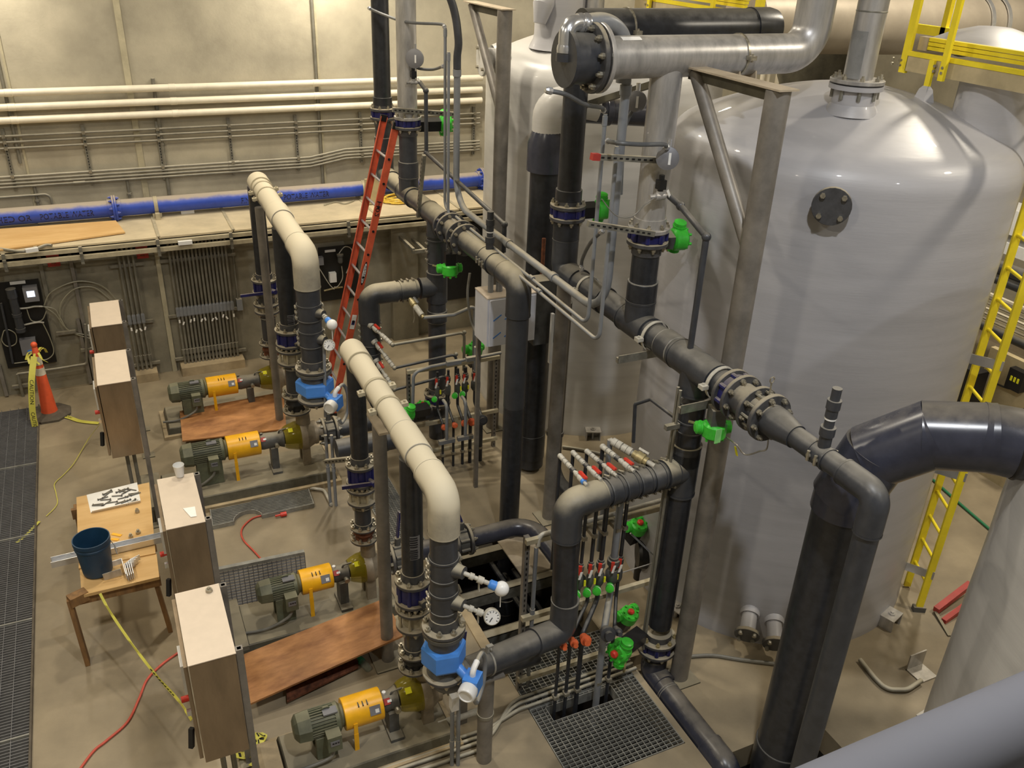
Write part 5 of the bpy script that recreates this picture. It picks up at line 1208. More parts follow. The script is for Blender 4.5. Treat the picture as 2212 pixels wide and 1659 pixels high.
# ------------------------------------------------------------------ work table and what lies on it
TZ = .755
tbq = thing('work_table', 'rough wooden work table by the walkway with a leaning leg', 'table', (-.42, 7.5, 0))
def quad(root, name, m, px4, z, th):
    q = [at(u, v, z=z) for u, v in px4]; return MB().rings([[p-Z*th for p in q], q]).build(name, m, root, smooth=False)
quad(tbq, 'table_board', M['ply_pale'], ((165, 1074), (322, 1042), (336, 1195), (170, 1228)), TZ, .02)
quad(tbq, 'table_board', M['ply_pale'], ((172, 1225), (338, 1196), (344, 1246), (176, 1286)), TZ-.012, .03)
for yb_ in (6.86, 8.2): MB().bb(-.80, -.10, yb_-.02, yb_+.02, TZ-.14, TZ-.03).build('apron', M['lumber'], tbq, smooth=False)
p = at(160, 1272, z=TZ-.01)
MB().beam(V((-.84, 6.80, TZ-.05)), V((-.70, 6.86, TZ-.05)), .09, .09).build('corner_block', M['lumber'], tbq, smooth=False)
f = at(190, 1438, z=0.0)
for a_, b_ in ((V((-.84, 6.84, TZ-.04)), V((f.x+.0, f.y+.04, 0.0))), (V((-.15, 6.90, TZ-.04)), V((-.10, 6.95, 0))), (V((-.76, 8.25, TZ-.04)), V((-.78, 8.25, 0))), (V((-.14, 8.25, TZ-.04)), V((-.12, 8.25, 0)))):
    MB().beam(a_, b_, .038, .10, up=V((0,1,0))).build('leg', M['lumber'], tbq, smooth=False)
bc = at(212, 1232, z=TZ); bk_ = thing('bucket', 'blue plastic bucket standing on the work table', 'bucket', tuple(bc)); hb_ = .36
MB().lathe(bc, Z, [(0, .118), (.005, .122), (hb_*.78, .142), (hb_*.78, .150), (hb_*.83, .150), (hb_*.84, .146), (hb_*.90, .146), (hb_*.90, .154), (hb_, .154), (hb_, .146), (.02, .116), (.02, .001)], 36, True, False).build('bucket_wall', M['bucket'], bk_)
MB().tube(bezier([bc+V((.15, -.03, hb_*.86)), bc+V((.19, -.06, hb_*.6)), bc+V((.18, -.02, hb_*.4)), bc+V((.165, .05, hb_*.5))], 6), .004, 6).build('wire_handle', M['bright'], bk_)
q0, q1 = at(112, 1221, z=TZ+.012), at(350, 1166, z=TZ+.012)
alu = MB(); dd = (q1-q0).normalized(); sdd = dd.cross(Z)
alu.beam(q0, q1, .085, .006); alu.beam(q0+sdd*.04+Z*.03, q1+sdd*.04+Z*.03, .006, .06); alu.beam(q0-sdd*.04+Z*.03, q1-sdd*.04+Z*.03, .006, .06)
tag(alu.build('aluminium_channel', M['bright'], smooth=False), 'long aluminium channel lying across the table behind the bucket', 'channel')
pr = thing('paper_sheet', 'white paper sheet spread on the table under loose bolts', 'paper', tuple(at(245, 1075, z=TZ+.001)))
pq = [at(u, v, z=TZ+.003) for u, v in ((187, 1069), (296, 1042), (304, 1084), (196, 1108))]; MB().rings([[p-Z*.002 for p in pq], pq]).build('sheet', M['paper'], pr, smooth=False)
MB().rings([[pq[2]-Z*.001, pq[3]-Z*.001, pq[3]+V((.02, -.02, .03)), pq[2]+V((0, -.02, .03))], [pq[2], pq[3], pq[3]+V((.02, -.015, .032)), pq[2]+V((0, -.015, .032))]]).build('curled_edge', M['paper'], pr, smooth=False)
random.seed(3)
bolt0 = None
for k in range(26):
    u = 205+random.random()*92; v = 1066+random.random()*30-(u-205)*.14; p = at(u, v, z=TZ+.012); a = random.uniform(-.9, .9)+(PI if random.random() < .5 else 0)
    if bolt0 is None:
        b = MB().cyl((-.045, 0, .008), (.045, 0, .008), .0055, seg=8); b.cyl((.045, 0, .008), (.055, 0, .008), .011, seg=6)
        bolt0 = b.build('loose_bolt', M['bearing'], org=(0, 0, 0)); o = bolt0
    else: o = bolt0.copy(); COL.objects.link(o)
    o.location = p-Z*.008; o.rotation_euler = (0, 0, a); tag(o, 'loose steel bolt lying in the scatter on the white paper sheet', 'bolt', 'loose bolts on the paper sheet')
for k, (u, v, lb_) in enumerate(((297, 1107, 'small wing nut on the table right of the paper'), (299, 1152, 'round nut on the table behind the channel'), (283, 1161, 'small hex nut on the table beside the round nut'))):
    p = at(u, v, z=TZ); tag(MB().cyl(p, p+Z*.025, .022, seg=6 if k != 1 else 14).cyl(p+Z*.025, p+Z*.045, .012, seg=8).build('hex_nut', M['bolt'], smooth=False), lb_, 'nut')
for k, (a_, b_, lb_) in enumerate((((242, 1153), (262, 1157), 'yellow offcut strip on the table behind the bucket'), ((241, 1164), (256, 1166), 'short yellow offcut beside the bucket rim'))):
    p, q = at(*a_, z=TZ+.004), at(*b_, z=TZ+.004); tag(MB().beam(p, q, .03, .005).build('yellow_offcut', M['yellow'], smooth=False), lb_, 'offcut')
# nested Z brackets
def zbr(lb_, px3, zt_, w_=.006, h_=.055):
    q = [at(u, v, z=TZ+zt_) for u, v in px3]; b = MB()
    for a_, b_ in zip(q[:-1], q[1:]): b.beam(a_-Z*h_/2, b_-Z*h_/2, w_, h_)
    return tag(b.build('angle_bracket', M['white_alu'], smooth=False), lb_, 'bracket', 'nested brackets by the bucket')
for k, nm in enumerate(('outermost', 'second', 'third', 'innermost')):
    zbr('%s bent aluminium bracket of the nested stack beside the bucket' % nm, ((301-4*k, 1198+5*k), (281-4*k, 1208+3*k), (288-4*k, 1238+2*k)), .062)
zbr('separate bent aluminium bracket standing between bucket and nested stack', ((238, 1214), (262, 1206), (272, 1240)), .062)
zp = at(250, 1247, z=TZ+.0)
tag(MB().box(V((zp.x-.02, zp.y-.01, TZ+.045)), (.15, .006, .07), Matrix.Rotation(-.12, 3, 'Y')).build('bracket_plate', M['stainless'], smooth=False), 'flat drilled bracket plate leaning at the bucket foot', 'bracket')

# ------------------------------------------------------------------ boards, mats, bottle on the pump floor
def board_px(name, lb_, m, px4, zz, th, cat):
    q = [at(u, v, z=z_) for (u, v), z_ in zip(px4, zz)]; n = (q[1]-q[0]).cross(q[3]-q[0]).normalized()
    if n.z > 0: n = -n
    return tag(MB().rings([[p+n*th for p in q], q]).build(name, m, smooth=False), lb_, cat)
board_px('plywood_board', 'stained plywood board lying between the two far pumps', M['plywood'], ((388, 888), (612, 846), (619, 926), (394, 952)), (.20, .22, .10, .10), .02, 'board')
board_px('plywood_board', 'long brown plywood board leaning between the two near pumps', M['plywood'], ((522, 1415), (832, 1292), (872, 1372), (540, 1520)), (.16, .32, .30, .14), .02, 'board')
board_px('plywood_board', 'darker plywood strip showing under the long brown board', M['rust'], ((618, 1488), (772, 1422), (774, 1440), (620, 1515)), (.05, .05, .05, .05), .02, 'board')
mt = thing('slotted_mat', 'slotted grey grating mat with a half round notch on the floor', 'mat', tuple(at(560, 1090, z=.0)))
A0, A1, A2, A3 = [at(u, v, z=.035) for u, v in ((452, 1088), (663, 1047), (678, 1090), (460, 1138))]
nt_c, nt_r = at(536, 1122, z=.035), .155
nb = 15
for k in range(nb):
    f = (k+.5)/nb; p = A0.lerp(A3, f); q = A1.lerp(A2, f); d = (q-p).normalized()
    rel = nt_c-p; s = rel.dot(d); h = (rel-d*s).length
    segs = [(p, q)] if h > nt_r else [(p, p+d*(s-math.sqrt(nt_r**2-h**2))), (p+d*(s+math.sqrt(nt_r**2-h**2)), q)]
    for a_, b_ in segs: MB().beam(a_-Z*.015, b_-Z*.015, .007, .035).build('bar', M['grate'], mt, smooth=False)
for a_, b_ in ((A0, A1), (A1, A2), (A0, A3)): MB().beam(a_-Z*.015, b_-Z*.015, .01, .045).build('frame_bar', M['grate'], mt, smooth=False)
d = (A2-A3).normalized(); s = (nt_c-A3).dot(d)
for a_, b_ in ((A3, A3+d*(s-nt_r)), (A3+d*(s+nt_r), A2)): MB().beam(a_-Z*.01, b_-Z*.01, .012, .055).build('frame_bar', M['grate'], mt, smooth=False)
up2 = (A0-A3).normalized(); MB().ribbon([nt_c+(d*math.cos(a)+up2*math.sin(a))*nt_r-Z*.01 for a in [PI*i/12 for i in range(13)]], .055, .008, side=Z).build('notch_rim', M['grate'], mt, smooth=False)
mp_ = thing('mesh_grating', 'grating panel standing on edge behind the second pump motor', 'panel', tuple(at(560, 1260, z=.0)))
g0, g1 = at(472, 1240, z=.46), at(648, 1206, z=.46)
g0 = V((g0.x, 7.02, .50)); g1 = V((g1.x+.05, 6.98, .50)); nn = V((0, 1, 0))
for k in range(14): MB().beam(V((g0.x, g0.y, .04+.034*k)), V((g1.x, g1.y, .04+.034*k)), .03, .006).build('bar', M['grate_dark'], mp_, smooth=False)
for k in range(19):
    f = k/18; p = g0.lerp(g1, f); MB().beam(V((p.x, p.y-.01, .03)), V((p.x, p.y-.01, .50)), .006, .006).build('cross_rod', M['grate_dark'], mp_, smooth=False)
MB().beam(g0, g1, .045, .035).build('top_bar', M['grate'], mp_, smooth=False)
pb_ = at(797, 1452, z=.0); bt_ = thing('bottle', 'clear bottle with green top lying by the nearest pump', 'bottle', tuple(pb_))
pb_ = pb_+Z*.034
MB().lathe(pb_, V((-.25, .95, .0)), [(0, .028), (.01, .033), (.10, .033), (.15, .014), (.17, .013)], 16).build('bottle_body', M['glass_green'], bt_)
MB().lathe(pb_+V((-.25, .95, .0)).normalized()*.12, V((-.25, .95, 0)), [(0, .034), (.05, .03), (.06, .012)], 16).build('green_top', M['green_cord'], bt_)
# ------------------------------------------------------------------ green actuators
def actuator(lb_, p, shaft, long_, k=1.0, box=.16, boxm='black', red=True, tagc=None, stem=None):
    p = V(p); s = V(shaft).normalized(); l = V(long_); l = (l-s*l.dot(s)).normalized(); n = s.cross(l)
    t = thing('valve_actuator', lb_, 'actuator', tuple(p))
    b = MB().lathe(p-s*.055*k, s, [(0, .068*k), (.012*k, .084*k), (.095*k, .084*k), (.11*k, .070*k)], 22)
    o = b.build('drum_body', M['green'], t)
    MB().lathe(p-l*.13*k+n*.035*k, l, [(0, .030*k), (.008*k, .046*k), (.25*k, .046*k), (.26*k, .030*k)], 18).build('piston_body', M['green'], t)
    rb = MB()
    for q in (-.09, -.03, .03, .09): rb.lathe(p+l*q*k+n*.035*k-l*.006*k, l, [(0, .051*k), (.012*k, .051*k)], 18)
    stuff(rb.build('cooling_ribs', M['green'], t))
    stuff(MB().bolts(p, s, .066*k, 6, .011*k, .02*k, .3, .052*k).build('cover_screws', M['green'], o, smooth=False))
    if red: MB().lathe(p+s*.055*k, s, [(0, .03*k), (.02*k, .03*k), (.03*k, .02*k)], 14).build('red_indicator', M['red'], t)
    if box: MB().box(p-s*(.055+box/2)*k, (box*k, .10*k, .11*k), Matrix((s, l, n)).transposed()).build('mounting_box', M[boxm], t, smooth=False)
    if stem: MB().cyl(p-s*(.05+box)*k, p-s*(.05+box+stem)*k, .024*k, seg=12).build('stem', M['bearing'], t)
    f = p+l*.10*k+n*.085*k
    MB().tube([p+l*.05*k+n*.07*k, f, f+l*.06*k-s*.02*k], .010*k, 8, bend=.02).build('air_fitting', M['brass'], t)
    if tagc: MB().box(p-s*.02*k-n*.09*k-Z*.02, (.05*k, .004, .11*k)).build('hanging_tag', M[tagc], t, smooth=False)
    return t
def bv(p): return V(p)
# beneath the header valves
actuator('lime actuator with a pale label hanging under the right header valve', at(1543, 928, y=4.36), -Z, V((-1, .35, .0)), 1.05, .12, 'bearing', True, 'lime', .06)
actuator('lime actuator hanging under the middle header valve', at(972, 582, y=8.86), -Z, V((-1, .2, 0)), 1.15, .12, 'black', True, None, .08)
actuator('green actuator beside the blue valve of the stainless drop', at(1466, 516, x=4.22), V((.95, -.15, 0)), V((.1, .25, -1)), 1.12, .14, 'bearing', False, None, .05)
pB_ = V((hx, yA, 3.70)); actuator('green actuator half hidden behind the grey conduits at the blind end pipe', at(1300, 452, x=4.32), V((.95, -.1, 0)), V((0, .2, -1)), 1.15, .20, 'black', False, None, .05)
actuator('green actuator behind the thin conduits near the ladder top', at(962, 268, x=3.97), V((.95, -.1, 0)), V((0, .2, -1)), 1.25, .22, 'black', False, None, .05)
actuator('green actuator with red knob in front of the foot valve on the grating', at(1338, 1405, y=4.62), V((-.85, -.35, .1)), V((.1, .2, -1)), 1.15, .22, 'black', True, None, .02)
actuator('green actuator with red cap behind the dosing rack, beside the right riser', at(1358, 1330, y=5.25), V((.1, -.3, .9)), V((1, .2, 0)), 1.05, .12, 'black', True)
actuator('green actuator with red cap by the tank foot above the rack bar', at(1378, 1138, y=5.9), V((.1, -.3, .9)), V((1, .2, 0)), 1.1, .14, 'black', True)
actuator('green actuator seen behind the far dosing rack near the steel cabinet film', at(1026, 756, y=9.9), V((.1, -.2, .95)), V((1, .2, 0)), 1.25, .14, 'black', True)
actuator('green actuator low at the left end of the far dosing rack', at(880, 892, y=8.45), V((-.9, -.2, .1)), V((.2, .3, -1)), 1.1, .2, 'black', False)
actuator('small green actuator with red cap behind the left post of the far rack', at(912, 880, y=8.75), V((.1, -.2, .95)), V((1, .2, 0)), .9, .12, 'black', True)
# tank foot valve in black behind rack A
tv = thing('tank_valve', 'black valve with flange under the green actuator by the tank foot', 'valve', tuple(at(1380, 1200, y=5.9)))
c = at(1385, 1195, y=5.9)
MB().lathe(c-X*.05, X+V((0,-.4,0)), [(0, .13), (.03, .15), (.08, .15), (.11, .13)], 24).build('valve_disc', M['black'], tv)
MB().lathe(c+X*.08, X+V((0,-.4,0)), [(0, .15), (.03, .15), (.035, .1), (.3, .1)], 24).build('pipe_stub', M['tank'], tv)
MB().cyl(c, c-Z*.55, .05, seg=14).build('valve_leg', M['black'], tv)

# ------------------------------------------------------------------ strut arms, conduits and transmitters at the two riser pairs
def strut_arm(lb_, p0, p1, h=.042, red=False):
    p0 = V(p0); p1 = V(p1); t = thing('strut_channel', lb_, 'strut', tuple((p0+p1)/2)); d = (p1-p0).normalized()
    MB().beam(p0, p1, .04, h).build('channel', M['galv'], t, smooth=False)
    n = int((p1-p0).length/.052); f = d.cross(Z).normalized(); s = MB()
    if f.y > 0: f = -f
    for i in range(n):
        q = p0+d*(.03+.052*i); s.beam(q+f*.0205-d*.013, q+f*.0205+d*.013, .003, .013)
    stuff(s.build('slots', M['black'], t, smooth=False))
    if red: MB().beam(p0-d*.002+f*.003, p0+d*.06+f*.003, .046, h+.006).build('red_end', M['red_steel'], t, smooth=False)
    return t
ya = yT1-.14
strut_arm('slotted strut arm with red end across the stainless drop', at(1278, 338, y=ya), at(1425, 346, y=ya), red=True)
strut_arm('slotted strut arm just above the blue valve of the stainless drop', at(1270, 483, y=ya), at(1412, 505, y=ya))
yb = y1b-.14
strut_arm('slotted strut arm above the blue valve behind the ladder', at(848, 237, y=yb), at(986, 247, y=yb), .05)
def conduit(lb_, pts, r, m='emt', bend=.12, joints=(), seg=14):
    t = thing('conduit_run', lb_, 'conduit', tuple(V(pts[0]))); MB().tube(fillet(pts, bend, 7), r, seg).build('tube_run', M[m], t)
    for q, a in joints: MB().lathe(V(q)-V(a)*.035, V(a), [(0, r*1.25), (.07, r*1.25)], 14).build('coupling', M[m], t)
    return t
xc = 3.62
# fat conduit: down from the far pair, along the middle, up at the near pair
pa = at(984, 78, x=xc); pa2 = at(986, 350, x=xc); pb = at(1306, 655, x=xc); pc = at(1342, 180, x=xc+.12)
zc_ = 3.16
far_v = V((xc, pa2.y, zc_)); near_v = V((xc, at(1310, 640, x=xc).y, zc_-.02)); 
conduit('fat grey conduit looping from the far pipes up beside the stainless drop', [V((xc, far_v.y, 4.60)), far_v, near_v, V((xc+.0, near_v.y, 5.02))], .036, bend=.34, joints=[(V((xc, far_v.y, 4.58)), Z), (V((xc, near_v.y, 4.95)), Z), (V((xc, 7.7, zc_-.01)), Y), (V((xc, 6.7, zc_-.01)), Y)])
cable('flexible_hose', 'fat dark hose rising out of frame above the fat grey conduit', 'hose', [V((xc, far_v.y, 4.62)), V((xc, far_v.y, 4.75)), V((xc+.01, far_v.y, 4.92)), V((xc-.04, far_v.y+.05, 5.25)), V((xc-.25, far_v.y+.1, 5.7))], .042, M['pvc'], None, 14)
for k, (u0, vt0, u1, vt1, lb_) in enumerate(((961, 60, 1291, 240, 'thin'), (968, 112, 1313, 308, 'second thin'))):
    xx = xc-.10-.05*k; z0 = 3.10-.03*k
    yf_ = at(u0, 430, x=xx).y; yn_ = at(u1-22+6*k, 660, x=xx).y-.03
    conduit('%s grey conduit looping below the fat conduit between the pipe pairs' % lb_, [V((xx, yf_, at(u0, vt0, x=xx).z)), V((xx, yf_, z0)), V((xx, yn_, z0-.06)), V((xx, yn_, at(u1, vt1, x=xx).z))], .0165, bend=.10, joints=[(V((xx, yf_, at(u0, vt0, x=xx).z-.05)), Z), (V((xx, yn_, at(u1, vt1, x=xx).z-.05)), Z), (V((xx, (yf_+yn_)/2-.6, z0-.03)), Y)])
def hose(lb_, pts, r=.016, ends=True):
    pts = [V(p) for p in pts]; t = thing('flexible_conduit', lb_, 'hose', tuple(pts[0]))
    MB().tube(bezier(pts, 8), r, 10).build('hose', M['hose_grey'], t)
    if ends:
        for p, q in ((pts[0], pts[1]), (pts[-1], pts[-2])):
            d = (q-p).normalized(); MB().lathe(p-d*.03, d, [(0, r*1.1), (.02, r*1.5), (.05, r*1.5), (.06, r*1.1)], 8).build('gland', M['bright'], t, smooth=False)
    return t
xa_ = 3.5
hose('dark hose sagging from the near black pipe to the thin conduit by the ladder top', [at(798, 18, y=yA2-.1), at(830, 32, y=10.9), at(880, 48, y=10.2), at(950, 52, y=9.6), at(960, 58, x=xc-.10)])
hose('dark hose from the blind end down to the thin conduit', [at(1186, 196, y=S1Y-.2), at(1222, 204, y=S1Y-.2), at(1262, 225, y=5.6), at(1298, 232, y=5.75), at(1303, 238, x=xc-.10)])
hose('grey hose crossing in front of the stainless drop to its transmitter', [at(1313, 305, x=xc-.12), at(1330, 308, y=5.3), at(1380, 312, y=5.25), at(1432, 312, y=5.3), at(1440, 318, y=5.35)])
hose('grey hose below the far transmitter', [at(895, 140, y=y1b-.2), at(905, 148, y=y1b-.2), at(935, 150, y=10.0), at(957, 143, x=xc-.1)])
hose('thin grey hose curving down to the right header clamp', [at(1300, 500, x=xc-.1), at(1275, 525, x=xc-.05), at(1258, 560, x=hx-.05), at(1256, 580, x=hx-.03)])
hose('dark hose behind the stainless drop', [at(1375, 222, y=5.9), at(1350, 275, y=5.95), at(1345, 330, y=5.95), at(1341, 420, y=5.95)], ends=False)
def transmitter(lb_, p, face, r=.085):
    p = V(p); f = V(face).normalized(); t = thing('pressure_transmitter', lb_, 'transmitter', tuple(p))
    MB().lathe(p-f*.05, f, [(0, r*.55), (.01, r*.95), (.04, r*1.0), (.055, r*1.12), (.085, r*1.12), (.09, r*.95), (.10, r*.7), (.102, .0)], 28).build('gauge_head', M['rail_grey'], t)
    MB().lathe(p-f*.12, f, [(0, r*.5), (.07, r*.55)], 18).build('back_cap', M['rail_grey'], t)
    s = basis(f)[0]; MB().box(p+f*.053-s*r*.2, (.004, .018, .085), Matrix((f, s, f.cross(s))).transposed()).build('white_label', M['white'], t, smooth=False)
    MB().cyl(p+Z*r*.7, p+Z*(r+.06), .018, seg=10).build('top_gland', M['bright'], t)
    MB().cyl(p-f*.05, p-f*.16-Z*.01, .025, seg=12).build('mount_stem', M['stainless'], t)
    return t
transmitter('grey transmitter head with white label on the stainless drop', at(1442, 341, y=5.38), V((-.55, -.83, .1)), .075)
transmitter('grey flat transmitter head behind the stainless drop', at(1376, 218, y=5.9), V((-.7, -.7, 0)), .07)
transmitter('grey transmitter head on the far stainless pipe behind the ladder', at(897, 126, y=y1b-.22), V((-.6, -.8, 0)), .095)
def solenoid(lb_, p, pts, ends, r=.024):
    # black coil on a small stainless valve, then a thin black pipe along pts
    p = V(p); t = thing('solenoid_valve', lb_, 'valve', tuple(p))
    MB().box(p+Z*.09, (.06, .06, .07)).build('coil', M['black'], t, smooth=False)
    MB().cyl(p+Z*.03, p+Z*.16, .022, seg=10).build('coil_cap', M['black'], t)
    b = MB().lathe(p-X*.09, X, [(0, .018), (.05, .018), (.05, .03), (.13, .03), (.13, .018), (.17, .018)], 12); b.build('valve_body', M['stainless'], t)
    MB().cyl(p, p+Z*.04, .03, seg=8).build('valve_bonnet', M['stainless'], t)
    MB().box(p+V((.06, -.03, .02)), (.02, .004, .07), Matrix.Rotation(-.5, 3, 'Y')).build('paper_tag', M['paper'], t, smooth=False)
    MB().tube(fillet(pts, .02, 3), r, 12).build('thin_pipe', M['pvc'], t)
    for q in pts[1:-1]: MB().ball(q, r*1.45, 12, 8).build('pipe_elbow', M['pvc'], t)
p = at(1425, 424, y=5.42)
q1 = at(1470, 445, y=5.3); q2 = at(1526, 512, y=4.85); 
solenoid('small valve with black coil and thin black pipe running down before the big tank', p, [p+X*.08, q1, q2, V((q2.x, q2.y, zon(q2, 1497, 752)))], None)
p = at(893, 178, y=y1b-.2); q1 = at(920, 196, y=9.9); q2 = V((q1.x, q1.y, zon(q1, 918, 330)))
q3 = at(1090, 485, y=8.0)
solenoid('small valve with black coil on the far stainless pipe with a thin pipe zigzagging down', p, [p+X*.08, q1, q2, q3, V((q3.x, q3.y, 2.95))], None)
a0 = at(916, 335, x=3.348); a1 = at(903, 468, x=3.348)
strut_arm('slanted slotted strut standing beside the middle header', V((a1.x, a1.y, a1.z)), a0)
# dangling wire loop
cable('sample_wire', 'thin wire loop hanging across the stainless drop', 'wire', [at(1300, 430, y=5.35), at(1330, 465, y=5.35), at(1365, 468, y=5.35), at(1395, 440, y=5.38), at(1420, 424, y=5.42)], .004, M['cord_grey'], None, 6)
cable('air_tube', 'thin steel air tube below the right header actuator', 'tube', [at(1570, 945, y=4.3), at(1590, 960, y=4.2), at(1610, 982, y=4.15), at(1640, 975, y=4.05), at(1657, 968, y=4.0), at(1660, 930, y=4.0)], .006, M['stainless'], None, 6)
pt_ = at(1586, 978, y=4.2); tag(MB().beam(pt_+Z*.05, pt_-Z*.03+X*.03, .02, .006).build('yellow_lever', M['ylabel'], smooth=False), 'small yellow lever tag on the air tube under the right header', 'lever')

# ------------------------------------------------------------------ dosing rack in front (A) and far (B)
def rack(lb_, x0, x1, y, zt, zm, zl, xl=None):
    t = thing('dosing_rack', lb_, 'rack', ((x0+x1)/2, y, 0))
    for x in (x0, x1):
        MB().bb(x-.022, x+.022, y-.022, y+.022, 0.0, zt+.02).build('rack_post', M['steel_post'], t, smooth=False)
        s = MB()
        for i in range(int(zt/.055)): s.bb(x-.006, x+.006, y-.024, y-.021, .03+.055*i, .055+.055*i)
        stuff(s.build('post_slots', M['black'], t, smooth=False))
    for z in (zt, zm, zl): MB().bb(x0-.03, x1+.03, y-.065, y-.024, z-.022, z+.022).build('cross_bar', M['rail_tan'], t, smooth=False)
    return t
yR = 5.02
rack('near slotted steel dosing rack standing on the grating edge', 2.62, 3.95, yR, 1.66, .86, .16)
rack('far slotted steel dosing rack before the film covered cabinet', 2.92, 4.05, 8.85, 1.30, .55, .14)
def ball_valve(root, p, ax, r, lever_d, m='ghost', lev='red', L=.09):
    p = V(p); a = V(ax).normalized(); l = V(lever_d); l = (l-a*l.dot(a)).normalized()
    MB().lathe(p-a*L/2, a, [(0, r*1.3), (L*.22, r*1.3), (L*.25, r*1.75), (L*.75, r*1.75), (L*.78, r*1.3), (L, r*1.3)], 14).build('ball_valve', M[m], root)
    q = p+l*r*2.1
    MB().cyl(p+l*r*1.5, q, r*.5, seg=8).build('valve_stem', M['bearing'], root)
    MB().beam(q-a*.045+l*.005, q+a*.045+l*.005, .028, .018, up=l).build('red_lever' if lev == 'red' else 'steel_lever', M[lev], root, smooth=False)
names = ['first', 'second', 'third', 'fourth']
fx = [(1210, 985), (1238, 978), (1268, 975), (1302, 965)]; nx_ = [(1262, 1042), (1292, 1030), (1325, 1022), (1362, 1012)]
slotx = [2.80, 2.90, 3.00, 3.12]
for k in range(4):
    n0 = V((G1.lerp(G2, .16+.148*k).x+.03, 0, 2.30)); n0 = at(*nx_[k], z=2.33); f0 = at(*fx[k], z=2.36)
    t = thing('dosing_line', '%s dosing line from the left with a red lever above the near gooseneck' % names[k], 'pipe', tuple(n0), 'dosing lines of the near rack')
    d = (f0-n0).normalized(); r = .014 if k != 3 else .016
    MB().cyl(n0-d*.04, f0, r, seg=12).build('line_pipe', M['ghost'], t)
    for f in (.30, .46, .62, .76, .9): MB().lathe(n0.lerp(f0, f)-d*.018, d, [(0, r*1.45), (.036, r*1.45)], 12).build('union_ring', M['ghost'] if f != .46 else M['pvc'], t)
    ball_valve(t, n0.lerp(f0, .13), d, r, V((.45, -.2, 1)), 'ghost', 'red')
    if k == 0: MB().lathe(n0-d*.0, d, [(0, r*1.6), (.03, r*1.6)], 12).build('blue_ring', M['mag_blue'], t)
    x = f0.x; yd = f0.y
    MB().ball(f0, r*1.6, 12, 8).build('corner_elbow', M['ghost'], t)
    MB().cyl((x, yd, f0.z), (x, yd, 1.25), r*1.05, seg=12).build('drop_tube', M['pvc_black'], t)
    MB().bb(x-.02, x+.02, yd-.04, yd+.02, 1.62, 1.655).build('tube_clip', M['bolt'], t, smooth=False)
# steel sample line at the right with its lever
n0 = at(1402, 1000, z=2.33); f0 = at(1318, 950, z=2.40)
t = thing('dosing_line', 'fat brass bodied dosing line at the right end of the near gooseneck', 'pipe', tuple(n0)); d = (f0-n0).normalized()
MB().cyl(n0-d*.05, f0, .020, seg=14).build('line_pipe', M['ghost'], t)
ball_valve(t, n0.lerp(f0, .22), d, .026, V((.6, .3, .8)), 'brass', 'ghost', .13)
for f in (.5, .62, .76, .88): MB().lathe(n0.lerp(f0, f)-d*.02, d, [(0, .034), (.04, .034)], 14).build('union_ring', M['ghost'], t)
MB().cyl(f0, V((f0.x, f0.y, 1.3)), .022, seg=12).build('drop_tube', M['emt'], t)
# lower half of rack A: valves, regulators, unions and tubes into the slot
def dosing_drop(lb_, x, y0, ys, r, zc, col, grn, gro, ztop=1.25, lowm='pvc_black', xs=None, zb=-.4):
    xs = x if xs is None else xs; rg = min(r, .017)
    t = thing('dosing_drop', lb_, 'pipe', (x, y0, zb), gro)
    MB().cyl((x, y0, ztop), (x, y0, zc+.18), r, seg=12).build('upper_tube', M['pvc_black'] if r < .03 else M['emt'], t)
    ball_valve(t, (x, y0, zc+.15), Z, r*1.05, V((-.6, -.8, 0)), 'bearing', 'red', .10)
    MB().box((x-.04, y0-.07, zc+.13), (.022, .003, .075), Matrix.Rotation(.25, 3, 'Y')).build('paper_tag', M['paper'], t, smooth=False)
    MB().lathe((x, y0, zc-.06), Z, [(0, r*1.5), (.03, r*2.0), (.10, r*2.0), (.13, r*1.4)], 14).build('check_valve', M['bearing'], t)
    if grn:
        MB().lathe((x-.045, y0-.045, zc-.05), V((-.5, -.85, .15)), [(0, rg*1.3), (.02, rg*2.0), (.05, rg*2.1), (.07, rg*2.1), (.075, rg*1.5)], 18).build('regulator', M['green'], t)
        MB().lathe((x-.045-.02, y0-.045-.035, zc-.045), V((-.5, -.85, .15)), [(0, rg*2.15), (.014, rg*2.15)], 18).build('white_ring', M['white'], t)
        MB().box((x+.02, y0-.05, zc+.02), (.016, .012, .055)).build('yellow_handle', M['ylabel'], t, smooth=False)
    zl = zc-.35
    MB().tube(fillet([(x, y0, zc-.05), (x, y0, zl+.12), (xs, ys, zl), (xs, ys, zb)], .06, 4), r, 12).build('lower_tube', M[lowm], t)
    MB().lathe((xs, ys-.02, zl-.02), V((-.2, -.9, .3)), [(0, r*1.7), (.05, r*1.7), (.055, r*2.2), (.075, r*2.2), (.08, r*1.3), (.12, r*1.3)], 14).build('drain_union', M['orange_ring'] if col else M['pvc'], t)
    MB().bb(xs-.022, xs+.022, ys-.03, ys+.025, .18, .21).build('tube_clip', M['bolt'], t, smooth=False)
    return t
